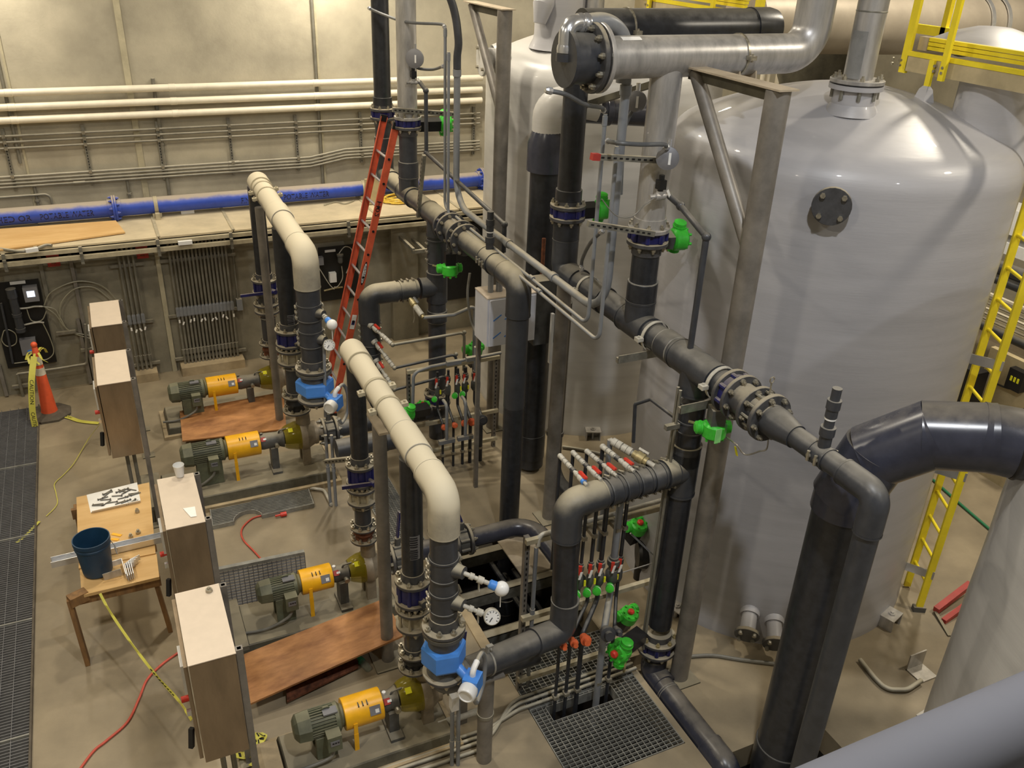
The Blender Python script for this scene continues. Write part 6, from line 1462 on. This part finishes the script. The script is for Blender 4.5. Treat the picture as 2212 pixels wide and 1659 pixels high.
for k, (x, xs_, r, m_, og, gr, lb_) in enumerate(((3.05, 2.79, .0145, 'pvc_black', True, True, 'thin black dosing drop, first from the left of the near rack'), (3.145, 2.89, .016, 'pvc_black', True, True, 'thin black dosing drop, second from the left of the near rack'),
        (3.24, 3.0, .021, 'pvc_black', True, True, 'thicker black dosing drop with orange union in the middle of the near rack'), (3.365, 3.21, .030, 'emt', False, True, 'fat grey dosing drop with pale valve on the near rack'), (3.43, 3.31, .016, 'pvc_black', False, False, 'thin black dosing drop right of the fat grey one'))):
    dosing_drop(lb_, x, 4.86, 4.66, r, 1.20-.01*k, og, gr, 'dosing drops of the near rack', ztop=1.98, lowm=m_, xs=xs_)
    MB().bb(x-.02, x+.02, 4.83, 4.955, 1.64, 1.675).build('rack_clip', M['bolt'], [o for o in COL.objects if o.name.startswith('dosing_drop')][-1], smooth=False)
tag(MB().tube(bezier([at(1310, 1250, y=4.9), at(1350, 1235, y=4.9), at(1415, 1215, y=4.9)], 4), .005, 6).build('steel_tube', M['stainless']), 'thin steel tube crossing in front of the near rack to its right post', 'tube')
tag(MB().tube([at(1362, 1152, y=4.95), at(1418, 1206, y=4.9)], .008, 6).build('steel_rod', M['bright']), 'bright slanted rod below the green actuator on the near rack', 'rod')
conduit('grey conduit climbing the left post of the near rack', [V((2.69, 4.98, .05)), V((2.69, 4.98, 1.58))], .018, joints=[(V((2.69, 4.98, .9)), Z)])
conduit('pale conduit on top of the near rack bending to its fitting', [V((2.70, 4.97, 1.60)), V((2.70, 4.97, 1.70)), V((3.9, 4.97, 1.74))], .02, 'ghost', .1)
for k, (dx, lb_) in enumerate(((-.10, 'left'), (-.055, 'right'))):
    conduit('%s one of two thin tubes strapped to the right riser' % lb_, [V((3.85-.13+dx*.3, 4.745-.03+k*.05, .35)), V((3.85-.13+dx*.3, 4.745-.03+k*.05, 2.95))], .012, 'conduit')
tag(MB().bb(3.60, 3.72, 4.70, 4.74, 2.62, 2.66).build('strut_stub', M['galv'], smooth=False), 'short strut stub left of the right riser below the header', 'strut')
conduit('thin dark pipe bent round the left of the right riser', [at(1368, 955, y=5.3), at(1372, 873, y=5.3), at(1405, 862, y=5.2), at(1462, 905, y=4.85)], .016, 'pvc', .03)
# far rack: three side taps, dosing pipes and small valves
xg = 2.62
zts = [1.55, 1.27, 1.0]
for k, (tv_, lb_) in enumerate((((812, 712), 'topmost'), ((818, 750), 'middle'), ((820, 792), 'lowest'))):
    p = at(*tv_, y=yR2-.17); e = at(*((848, 745), (852, 795), (852, 842))[k], y=8.95)
    t = thing('dosing_line', '%s red lever dosing line on the far gooseneck' % lb_, 'pipe', tuple(p), 'dosing lines of the far gooseneck')
    d = (e-p).normalized(); r = .018
    MB().cyl(p-d*.10, e, r, seg=12).build('line_pipe', M['ghost'], t)
    MB().lathe(p-d*.10, d, [(0, .045), (.04, .038)], 14).build('boss', M['ghost'], t)
    ball_valve(t, p, d, r, V((.3, -.3, 1)), 'ghost', 'red', .10)
    for f in (.4, .55, .7, .85): MB().lathe(p.lerp(e, f)-d*.02, d, [(0, r*1.5), (.04, r*1.5)], 12).build('union_ring', M['ghost'], t)
    ends_ = [[(1003, 718), (1003, 800)], [(985, 765), (985, 850)], [(965, 812), (965, 880)]][k]
    g = at(*ends_[0], y=8.95); h = V((g.x, g.y, zon(g, ends_[1][0], ends_[1][1])))
    MB().tube(fillet([e, g, h], .06, 5), r, 12).build('run_pipe', M['conduit'] if k == 0 else M['pvc'], t)
    MB().ball(e, r*1.5, 12, 8).build('corner_elbow', M['conduit'], t); MB().ball(g, r*1.5, 12, 8).build('corner_elbow', M['conduit'], t)
p = at(885, 645, y=yR2-.1); e = at(915, 686, y=yR2-.35); g = at(980, 680, y=9.0); h = at(1026, 660, y=9.0)
t = thing('dosing_line', 'pale dosing line with chain leaving the top of the far gooseneck', 'pipe', tuple(p)); d = (e-p).normalized()
MB().cyl(p, e, .022, seg=12).build('line_pipe', M['brass'], t)
ball_valve(t, p.lerp(e, .25), d, .024, V((.5, -.1, .9)), 'brass', 'bright', .12)
for f in (.5, .65, .8): MB().lathe(p.lerp(e, f)-d*.025, d, [(0, .036), (.05, .036)], 14).build('union_ring', M['ghost'], t)
MB().tube(fillet([e, g, h, V((h.x, h.y, .9))], .05, 5), .022, 12).build('run_pipe', M['emt'], t)
MB().tube(bezier([at(893, 668, y=yR2-.25), at(895, 685, y=yR2-.25), at(893, 697, y=yR2-.25)], 4), .006, 6).build('chain', M['bolt'], t)
frx = [(945, 'pvc_black', .016), (968, 'pvc_black', .016), (988, 'emt', .018), (1004, 'pvc_black', .022), (1026, 'emt', .03)]
for k, (u, m_, r) in enumerate(frx):
    x = at(u, 900, y=8.78).x
    dosing_drop('%s dosing drop of the far rack with red handled valve' % (names+['fifth'])[k], x, 8.78, 8.6, r, .98, k != 4, k in (0, 2, 3), 'dosing drops of the far rack', ztop=1.25 if k < 4 else 1.5, xs=x+.0, zb=0.0)
conduit('grey conduit frame over the far rack with two white fittings', [at(890, 930, y=8.72), at(893, 805, y=8.72), at(930, 792, y=8.72), at(1082, 762, y=8.72)], .02, 'emt', .1)
for u, v, k in ((980, 783, 'left'), (1022, 774, 'right')):
    p = at(u, v, y=8.68); tag(MB().beam(p-X*.09, p+X*.09, .05, .05).build('conduit_fitting', M['emt']), '%s grey conduit body on the far rack top conduit' % k, 'fitting')
for u, v, k in ((965, 953, 'left'), (1005, 945, 'right')):
    p = at(u, v, y=8.45); t = thing('conduit_tee', '%s grey conduit tee low in front of the far rack' % k, 'fitting', tuple(p))
    MB().beam(p-X*.10, p+X*.10, .05, .05).build('tee_body', M['emt'], t); MB().tube(fillet([p, p+Z*.5, p+Z*.5+Y*.12], .06, 4), .02, 10).build('stub_pipe', M['emt'], t)

# suction lines behind the pumps
def suction(lb_, y, z, x0, x1, r, xv, hz_, bend_to=None):
    t = thing('suction_pipe', lb_, 'pipe', (x0, y, z-r))
    if bend_to: MB().tube(fillet([(x0, y, z), (x1, y, z), V((x1, bend_to, z))], .26, 8), r, 24).build('pipe', M['pvc_new'], t)
    else: P_pipe(t, (x0, y, z), (x1, y, z), r, M['pvc'])
    for xv_, up in xv:
        P_flange(t, (xv_-.06, y, z), -X, r*1.7, .03, M['flange'], 8); P_flange(t, (xv_+.06, y, z), X, r*1.7, .03, M['flange'], 8)
        P_wafer(t, (xv_-.05, y, z), X, r*1.65, .10, M['bearing'])
        MB().cyl((xv_, y, z+r*1.4), (xv_, y, z+r*2.4), .03, seg=12).build('valve_neck', M['bearing'], t)
        MB().beam(V((xv_, y, z+r*2.5)), V((xv_-.08, y+.05, z+r*2.5+.30)) if up else V((xv_+.02, y-.02, z+r*2.5+.30)), .035, .016, up=(1, .2, 0)).build('blue_lever', M['valve_blue'], t, smooth=False)
suction('dark suction pipe from the second pump across the sump to the tank side', P3[1], .52, 1.88, 3.46, .095, ((2.68, True), (2.02, False)), 0, 5.55)
suction('dark suction pipe of the third pump behind the near header', P2[1], .52, 1.84, 3.3, .10, ((2.0, False),), 0)
suction('dark suction pipe of the nearest pump under the flowmeter', P4[1], .42, 1.86, 2.75, .09, ((2.05, False),), 0)

# ------------------------------------------------------------------ sump A: beams, covers, gratings
def beam(lb_, y, x0, x1, z=-.01):
    t = MB().bb(x0, x1, y-.05, y+.05, z-.012, z); t.bb(x0, x1, y-.05, y-.038, z-.14, z); t.bb(x0, x1, y+.038, y+.05, z-.14, z)
    tag(t.build('sump_beam', M['galv'], smooth=False), lb_, 'beam', 'channel beams across the sump')
beam('channel beam across the open sump nearest the grating', 5.76, PA[0], PA[1]); beam('channel beam across the middle of the open sump', 6.33, PA[0], PA[1]); beam('channel beam at the far end of the open sump', 6.93, PA[0], PA[1])
tag(MB().bb(3.30, 3.66, 6.38, 7.2, -.01, .006).build('sump_cover', M['tan_plate'], smooth=False), 'tan cover plate over the right rear corner of the sump', 'cover')
tag(MB().bb(2.50, 2.60, 5.2, 7.2, .0, .02).build('curb_plank', M['pad'], smooth=False), 'pale kerb strip along the left side of the open sump', 'kerb')
for k in range(3): tag(MB().cyl((3.32+.09*k, 5.3, -.45-.05*(k % 2)), (3.32+.09*k, 7.2, -.45-.05*(k % 2)), .03, seg=10).build('sump_pipe', M['pvc_black']), '%s of the thin black pipes lying down in the sump' % ('first second third fourth fifth'.split()[k]), 'pipe', 'black pipes in the sump')
def grating(lb_, x0, x1, y0, y1, hole=None, z=.0, pitch=.035, cross=.05):
    t = thing('floor_grating', lb_, 'grating', ((x0+x1)/2, (y0+y1)/2, z-.03))
    def cuts(a0, a1, c, h0, h1, g0, g1):
        if hole and h0 < c < h1: return [(a0, g0), (g1, a1)]
        return [(a0, a1)]
    h = hole or (9, 9, 9, 9)
    ny = int((y1-y0)/pitch); base = {}
    for k in range(ny+1):
        y = y0+(y1-y0)*k/ny
        for a, b_ in cuts(x0, x1, y, h[2], h[3], h[0], h[1]):
            key = round(b_-a, 3)
            if key not in base: base[key] = MB().bb(0, b_-a, -.0025, .0025, -.03, 0).build('bearing_bar', M['grate'], t, smooth=False); o = base[key]
            else: o = base[key].copy(); COL.objects.link(o)
            o.location = V((a, y, z))-OFF[t.as_pointer()]; 
            if o is base[key]:
                me = o.data; off = OFF[t.as_pointer()]
                for v in me.vertices: v.co += off
    nx2 = int((x1-x0)/cross)
    for k in range(nx2+1):
        x = x0+(x1-x0)*k/nx2
        for a, b_ in cuts(y0, y1, x, h[0], h[1], h[2], h[3]):
            key = ('c', round(b_-a, 3))
            if key not in base:
                base[key] = MB().bb(-.0025, .0025, 0, b_-a, -.008, .001).build('cross_rod', M['grate'], t, smooth=False); o = base[key]
                off = OFF[t.as_pointer()]
                for v in o.data.vertices: v.co += off
            else: o = base[key].copy(); COL.objects.link(o)
            o.location = V((x, a, z))-OFF[t.as_pointer()]
    for q in ((x0-.006, x0, y0, y1), (x1, x1+.006, y0, y1), (x0, x1, y0-.006, y0), (x0, x1, y1, y1+.006)): MB().bb(q[0], q[1], q[2], q[3], z-.034, z+.002).build('edge_bar', M['grate'], t, smooth=False)
    if hole:
        for q in ((h[0], h[0]+.006, h[2], h[3]), (h[1]-.006, h[1], h[2], h[3]), (h[0], h[1], h[3]-.006, h[3])): MB().bb(q[0], q[1], q[2], q[3], z-.10, z+.004).build('slot_rim', M['grate'], t, smooth=False)
    return t
grating('near steel grating panel with a slot for the dosing tubes', PA[0]+.01, PA[1]-.01, 3.96, 4.76, (2.74, 3.40, 4.58, 4.74), .004)
grating('steel grating panel behind the near dosing rack bar', PA[0]+.01, PA[1]-.01, 4.78, 5.38, None, .004)
for k, y in enumerate((4.80, 4.86, 4.91)):
    q0 = at(790, 1662+12*k, z=.03); q1 = at(1058, 1572+12*k, z=.03)
    conduit('%s grey conduit along the nearest pump base curving onto the grating' % ('first second third'.split()[k]), [q0, q1, V((2.50, y-.02, .035)), V((3.7, y, .035))], .017, 'conduit', .3)
gB = grating('grating panel on the floor between the brown post and the sump', 2.20, 2.56, 7.30, 8.70, None, .03, .034, .05)

# conduits along the bottom edge and stand by the near flowmeter
conduit('lowest grey floor conduit at the bottom edge beside the nearest pump base', [at(800, 1700, z=.03), at(1058, 1612, z=.03)], .016, 'conduit')
for k, (u, v, nm) in enumerate(((982, 1500, 'left'), (995, 1500, 'right'))):
    p = at(u-6, 1652, z=.0); 
    conduit('%s upright conduit of the pair before the near flowmeter' % nm, [V((p.x+.0, p.y, 0)), V((p.x, p.y, zon(p, u-2, 1505)))], .016, 'emt', joints=[(V((p.x, p.y, .25)), Z)])
p = at(976, 1652, z=0); tag(MB().box((p.x+.01, p.y-.01, zon(p, 980, 1515)), (.06, .06, .14)).build('junction_box', M['white']), 'white conduit body on the upright conduits before the near flowmeter', 'box')
p = at(946, 1565, z=.10); q = at(1058, 1527, z=.10); conduit('pale fat pipe lying behind the near flowmeter stand', [p, q], .03, 'ghost')
p = at(1000, 1560, z=0.); tag(MB().bb(p.x-.03, p.x+.03, p.y-.02, p.y+.02, 0, .5).build('slotted_strut', M['steel_post'], smooth=False), 'slotted strut leg below the near cross pipe', 'strut')
for k, (u, nm) in enumerate(((714, 'left'), (726, 'right'))):
    p = at(u, 1092, z=0); conduit('%s upright conduit of the pair below the far flowmeter' % nm, [V((p.x, p.y, 0)), V((p.x, p.y, zon(p, u-12, 940)))], .018, 'emt', joints=[(V((p.x, p.y, .5)), Z)])
p = at(714, 1094, z=0); conduit('bent pale conduit from the slotted mat to the far conduit pair', [at(668, 1054, z=.03), at(700, 1058, z=.03), at(716, 1090, z=.03)], .018, 'ghost', .1)
p0, p1 = at(703, 997, y=P3[1]+.6), at(770, 990, y=P3[1]+.25); strut_arm('slotted strut arm behind the second riser valve', p0, p1)
p0 = at(706, 780, y=7.75); p1 = at(700, 900, y=7.75); conduit('grey thin pipe beside the far flowmeter pipe', [at(700, 745, y=7.8), at(703, 900, y=7.8)], .016, 'emt')

# ------------------------------------------------------------------ film covered cabinet behind the middle sump pipe
fc = thing('film_cabinet', 'steel cabinet still in white protective film on two posts behind the sump pipe', 'cabinet', (3.72, 7.75, 0))
fx0, fx1, fy0, fy1, fz0, fz1 = 3.42, 3.98, 7.72, 8.05, 2.02, 2.56
MB().bb(fx0, fx1, fy0, fy1, fz0, fz1).build('cabinet_body', M['film'], fc, smooth=False)
MB().bb(fx0-.004, fx1+.004, fy0-.004, fy1+.004, fz1, fz1+.012).build('top_lip', M['encl_top'], fc, smooth=False)
MB().bb(fx0+.02, fx1-.01, fy0-.024, fy0-.004, fz0+.01, fz1-.01).build('door', M['film'], fc, smooth=False)
for i in range(3):
    for j in range(2): MB().beam(V((fx0+.06+.13*i, fy0-.026, fz0+.10+.2*j)), V((fx0+.15+.13*i, fy0-.026, fz0+.16+.2*j)), .002, .012, up=(0,0,1)).build('film_print', M['mag_blue'], fc, smooth=False)
MB().bb(fx1+.18, fx1+.21, fy0-.05, fy0-.01, fz0-.30, fz1-.25).build('open_door_edge', M['white'], fc, smooth=False)
MB().bb(fx1+.02, fx1+.34, fy0+.05, fy0+.25, fz0-.1, fz1+.10).build('rear_box', M['bearing'], fc, smooth=False)
for x in (fx0+.06, fx1-.05): MB().bb(x-.022, x+.022, fy1, fy1+.045, 0, fz1).build('post', M['steel_post'], fc, smooth=False)
for x, q in ((fx0+.10, .03), (fx0+.2, .036)): MB().cyl((x, fy0+.16, fz1), (x, fy0+.16, fz1+.30), q, seg=14).build('conduit', M['emt'], fc)
cable('grey_hose', 'grey hose hanging beside the film covered cabinet', 'hose', [at(1015, 590, y=8.3), at(1010, 640, y=8.3), at(1020, 700, y=8.3), at(1040, 735, y=8.1), at(1056, 742, y=7.9)], .015, M['cord_grey'])
# thick tank pipe with flared top, black outlet, thin drain
tp_ = thing('tank_pipe', 'thick dark pipe with flared top rising before the far pale tank', 'pipe', (4.27, 8.22, .1)); c = V((4.27, 8.22, 0))
P_pipe(tp_, c+Z*.06, c+Z*3.80, .165, M['pvc_black'], seg=36)
P_ring(tp_, c+Z*.35, Z, .165, .34, M['pvc_black'], lip=False, k=1.05, seg=36)
MB().lathe(c+Z*3.72, Z, [(0, .205), (.28, .205), (.42, .16), (.44, .15)], 36).build('flared_socket', M['pvc_new'], tp_)
MB().tube(fillet([c+Z*4.1, c+Z*4.42, c+V((.5, -.08, 4.36))], .16, 8), .165, 28).build('top_elbow', M['tank_white'], tp_)  # pale colour puts the bright light on this elbow of the dark pipe
P_pipe(tp_, c+V((.30, -.05, 4.34)), c+V((1.22, -.22, 4.28)), .135, M['pvc_new'], name='outlet_pipe'); P_ring(tp_, c+V((.62, -.11, 4.32)), V((1, -.18, -.06)), .135, .06, M['pvc_new'], lip=False)
MB().cyl((4.18, 8.0, 1.9), (4.18, 8.0, 3.05), .022, seg=12).build('rusty_rod', M['rust'], tp_)
td = thing('drain_elbow', 'slim dark pipe bending along the floor behind the grey brown post', 'pipe', (4.34, 7.75, 0))
MB().tube(fillet([(4.34, 7.75, 2.4), (4.34, 7.75, .14), (4.36, 7.3, .14), (4.42, 7.0, .14)], .3, 8), .09, 22).build('pipe', M['pvc_black'], td)
P_ring(td, (4.34, 7.75, .75), Z, .09, .05, M['pvc_black'])
tag(MB().tube(bezier([at(1215, 965, z=.03), at(1260, 972, z=.03), at(1320, 985, z=.03)], 5), .02, 8).build('floor_pipe', M['conduit']), 'thin conduit on the floor in front of the far pale tank', 'conduit')
tag(MB().tube(bezier([at(1490, 1418, z=.02), at(1540, 1416, z=.02), at(1600, 1425, z=.02), at(1690, 1436, z=.02)], 5), .018, 8).build('floor_cable', M['cord_grey']), 'grey cable along the floor in front of the big tank nozzles', 'cable')
sp_pts = [at(1858, 1425, z=.03), at(1890, 1465, z=.03), at(1915, 1490, z=.03), at(1960, 1490, z=.04), at(1990, 1470, z=.04)]
fc2 = conduit('grey floor conduit curving between the corner tank and big riser', sp_pts, .022, 'conduit', .15)
for k, (a_, b_) in enumerate((((1990, 1440), (1995, 1462)),)):
    p = at(1990, 1455, z=0); b = MB().bb(p.x-.10, p.x+.10, p.y-.09, p.y+.09, 0, .012); b.bb(p.x-.10, p.x+.10, p.y+.08, p.y+.092, 0, .18)
    tag(b.build('angle_bracket', M['stainless'], smooth=False), 'bare steel angle bracket on the floor at the corner tank', 'bracket')

# ------------------------------------------------------------------ yellow platforms and ladder at right
def platform(lb_, x, ya, yb_, z0, z1, legs, posts, zt):
    t = thing('yellow_platform', lb_, 'platform', (x, (ya+yb_)/2, z0))
    MB().bb(x, x+.03, yb_, ya, z0, z1).build('fascia_board', M['mesh_cover'], t, smooth=False)
    MB().bb(x-.005, x+.05, yb_, ya, z1, z1+.035).build('toe_cap', M['yellow_frp'], t, smooth=False)
    for k in range(3): MB().bb(x+.10, x+.14+.01*k, yb_, ya-.09, z1+.055+.033*k, z1+.083+.033*k).build('rail_ridge', M['yellow_frp'], t, smooth=False)
    MB().bb(x+.09, x+.16, ya-.09, ya, z1+.045, z1+.15).build('end_block', M['tan_plate'], t, smooth=False)
    for y in legs:
        MB().bb(x-.03, x-.005, y-.025, y+.025, z0-.12, z1).build('leg', M['yellow_frp'], t, smooth=False)
    for y, w_ in posts: MB().bb(x-.05 if w_ < .06 else x+.0, x-.02 if w_ < .06 else x+.03, y-w_/2, y+w_/2, z0-.02, zt).build('guard_post', M['yellow_frp'], t, smooth=False)
    b = MB()
    for y, _ in posts[:2]:
        for z in (z0+.04, z1-.04): b.cyl((x-.03, y, z), (x-.055, y, z), .012, seg=8); b.cyl((x-.03, y+.10, z), (x-.012, y+.10, z), .012, seg=8)
    stuff(b.build('bolt_heads', M['bolt'], t, smooth=False))
    return t
px_ = 6.30
ya_ = at(1960, 125, x=px_).y; ff = at(1998, 232, z=4.78)
zf0, zf1 = 5.03, 5.15
yl = at(2012, 160, x=px_).y; yp = at(2042, 160, x=px_).y
platform('yellow guarded platform with tan edge over the big tank at upper right', px_, ya_, 3.2, zf0, zf1, [yl], [(yp, .05), (at(1948, 150, x=px_).y, .07)], 6.6)
lf = thing('platform_foot', 'grey flared foot of the yellow platform on the tank dome', 'foot', (px_-.02, yl, 4.78))
zd = dome2(math.hypot(px_-.02-TC2[0], yl-TC2[1]))
MB().rings([[V((px_-.02+sx*a, yl+sy*b_, z)) for sx, sy in ((-1,-1),(1,-1),(1,1),(-1,1))] for a, b_, z in ((.06, .06, zd-.02), (.035, .04, zd+.08), (.014, .026, zf0-.08))]).build('flared_foot', M['tank'], lf, smooth=False)
pe = thing('guard_rail', 'far yellow rail of the upper right platform', 'rail', (7.3, 5.2, 5.2))
MB().bb(7.95, 8.0, 5.5, at(1978, 60, x=7.97).y, 5.15, 5.24).build('rail_board', M['yellow_frp'], pe, smooth=False); MB().bb(7.95, 8.0, at(2045, 40, x=7.97).y-.03, at(2045, 40, x=7.97).y+.03, 5.1, 6.6).build('guard_post', M['yellow_frp'], pe, smooth=False)
px1 = 5.8
y0_ = at(1370, 20, x=px1).y; y1_ = at(1588, 25, x=px1).y
p1t = platform('yellow edged platform behind the black header at top centre', px1, y0_, y1_, 5.17, 5.31, [at(1400, 60, x=px1).y, at(1535, 40, x=px1).y], [(at(1407, 20, x=px1).y, .05), (at(1545, 20, x=px1).y, .05)], 6.3)
lab(MB().bb(px1-.01, px1+.03, y1_-.26, y1_-.0, 5.18, 5.32).build('end_plate', M['emt'], p1t, smooth=False), 'grey end plate')
MB().bb(px1-.01, px1+.05, y1_-.36, y1_-.29, 5.1, 6.3).build('guard_post', M['yellow_frp'], p1t, smooth=False)
yl_ = thing('tank_ladder', 'fixed yellow ladder on the right side of the big tank', 'ladder', (6.9, 4.5, 0))
nb_ = at(1983, 1319, z=0); fb_ = at(1958, 1268, z=0); fb_ = V((7.02, 4.72, 0)) if False else fb_
dv = (fb_-nb_); sw_ = dv.normalized(); pn_ = V((-sw_.y, sw_.x, 0))
for b_, nm in ((nb_, 0), (fb_, 1)): MB().beam(b_+Z*.02, b_+Z*6.2, .065, .03, up=sw_).build('side_rail', M['yellow_frp'], yl_, smooth=False)
for k in range(20): MB().cyl(nb_+Z*(.35+.29*k), fb_+Z*(.35+.29*k), .016, seg=10).build('rung', M['yellow_frp'], yl_)
MB().beam(nb_-sw_*.03+Z*.03, nb_+sw_*.03+Z*.03, .12, .06).build('foot_clip', M['bearing'], yl_, smooth=False)
for z in [zon(nb_, u, v) for u, v in ((2005, 1240), (2070, 1027), (2160, 790))]:
    m_ = (nb_+fb_)/2; cdir = V((TC2[0]-nb_.x, TC2[1]-nb_.y, 0)); L = cdir.length-TR; cdir.normalize()
    MB().beam(nb_-cdir*.04+Z*z, nb_+cdir*(L+.01)+Z*z, .012, .09, up=Z).build('stand_off', M['bright'], yl_, smooth=False)
# things at the far right, seen between the tanks
tag(MB().tube([at(2015, 1036, z=.02), at(2070, 1085, z=.02), at(2140, 1145, z=.02)], .016, 8).build('green_hose', M['green_cord']), 'green hose on the floor behind the yellow ladder', 'hose')
rt = thing('pipe_stand', 'red painted steel stand on the floor beside the corner tank', 'stand', tuple(at(2030, 1325, z=0)))
p0, p1 = at(2022, 1318, z=.05), at(2095, 1262, z=.14); MB().beam(p0, p1, .06, .06).build('red_arm', M['red_steel'], rt, smooth=False)
p2_, p3_ = at(2038, 1342, z=.02), at(2085, 1308, z=.06); MB().beam(p2_, p3_, .05, .05).build('red_arm', M['red_steel'], rt, smooth=False)
MB().beam(p0-Z*.03, at(2050, 1375, z=0), .03, .03).build('dark_leg', M['base'], rt, smooth=False)
def fr(u, v, x=10.6): return at(u, v, x=x)
for k, v in enumerate((640, 655, 667, 679, 691, 703)):
    p = fr(2150, v); tag(MB().bb(10.58, 10.63, p.y-5, p.y+1.5, p.z-.014, p.z+.014).build('tray_bar', M['white_pipe'] if k == 0 else M['rail_tan'], smooth=False), '%s bar down of the pale cable tray behind the yellow ladder' % ('first second third fourth fifth sixth'.split()[k]), 'tray', 'cable tray bars at far right')
for k, (v, h_, m_, lb_) in enumerate(((480, .34, 'white', 'bright white block far behind at the right edge'), (540, .16, 'white', 'lower white duct far behind at the right edge'), (705, .10, 'white_pipe', 'white ledge below the far cable tray'), (745, .14, 'tan_plate', 'tan beam far behind the yellow ladder'))):
    p = fr(2190, v, 11.5); tag(MB().bb(11.45, 11.9, p.y-5, p.y+1.6, p.z-h_/2, p.z+h_/2).build('far_block', M[m_], smooth=False), lb_, 'duct')  # topmost white block stands for a bright surface of unclear kind
for k, v in enumerate((585, 612, 730)):
    p = fr(2180, v, 11.0); tag(MB().cyl((11.0, p.y-5, p.z), (11.0, p.y+1.4, p.z), .09-.015*k, seg=16).build('far_pipe', M['pvc']), '%s dark pipe from the top far behind the yellow ladder' % ('first second third'.split()[k]), 'pipe', 'dark pipes at far right')
p = fr(2178, 830, 9.6); fp = thing('equipment_console', 'pale equipment panel with a black connector behind the ladder', 'panel', (9.6, p.y, 0))
MB().bb(9.58, 9.66, p.y-1.3, p.y+.35, 0, p.z+.35).build('panel_board', M['mesh_cover'], fp, smooth=False)
q = fr(2200, 818, 9.55); MB().bb(9.48, 9.58, q.y-.10, q.y+.10, q.z-.14, q.z+.12).build('connector', M['black'], fp, smooth=False)
for i in range(3): MB().bb(9.475, 9.482, q.y-.06+.045*i, q.y-.035+.045*i, q.z-.03, q.z+.03).build('yellow_contact', M['ylabel'], fp, smooth=False)
MB().tube(bezier([fr(2150, 828, 9.55), fr(2175, 838, 9.5), fr(2200, 842, 9.5)], 5), .012, 6).build('wire', M['black'], fp)
q = at(2108, 815, x=9.4); tag(MB().bb(9.2, 9.4, q.y-.15, q.y+.25, 0, q.z+.15).build('dark_cabinet', M['black'], smooth=False), 'dark box far behind at the foot of the yellow ladder', 'box')
# big stainless duct and hopper above the tanks
dt_ = thing('large_duct', 'very large stainless duct crossing behind the tanks at the upper right', 'duct', (10, 8.6, 5.6))
zc1 = at(1900, 60, y=8.6).z
P_pipe(dt_, (6.9, 8.6, zc1+.1), (13.5, 8.6, zc1-.05), .36, M['duct'], seg=40)
MB().lathe((6.9, 8.6, zc1+.1), -X, [(0, .36), (.05, .34), (.14, .2), (.16, .0)], 36).build('duct_end', M['tan_plate'], dt_)
for u in (2130, 2165): x = at(u, 60, y=8.3).x; MB().lathe((x, 8.6, zc1+.02), X, [(0, .37), (0, .385), (.06, .385), (.06, .37)], 40, False, False).build('duct_band', M['bright'], dt_)
hp = at(1790, 110, y=9.6); hpp = thing('far_hopper', 'grey green conical hopper behind the stainless elbow', 'hopper', (hp.x, 9.6, 3.9))
MB().lathe((hp.x, 9.6, 3.4), Z, [(0, .2), (.9, .62), (1.5, .62), (1.52, .55)], 32).build('hopper_cone', M['base'], hpp)
MB().cyl((hp.x, 9.6, 0), (hp.x, 9.6, 3.4), .12, seg=16).build('hopper_leg', M['steel_post'], hpp)
for k, u in enumerate((1664, 1676, 1698)):
    p = at(u, 60, y=11.5); tag(MB().cyl((p.x, 11.5, 0), (p.x, 11.5, 8.5), .035, seg=12).build('far_riser', M['white_pipe']), '%s pale upright pipe seen right of the black header cap' % ('left', 'middle', 'right')[k], 'pipe')

# ------------------------------------------------------------------ handrail by the camera
hr = thing('handrail', 'grey handrail tube crossing the lower right corner close by', 'rail', (1.2, .31, 5.3))
zr = 5.424; yr = at(1990, 1655, z=zr).y
MB().cyl((-1.2, yr, zr), (3.2, yr, zr), .0335, seg=28).build('top_rail', M['handrail'], hr)
for x in (-1.1, 3.1): MB().cyl((x, yr, 4.4), (x, yr, zr), .025, seg=16).build('rail_post', M['handrail'], hr)
dk = MB().bb(-3, 3.6, -2.5, .22, 4.32, 4.40); tag(dk.build('catwalk_deck', M['grate_dark'], smooth=False), 'grey catwalk deck that carries the handrail', 'deck')
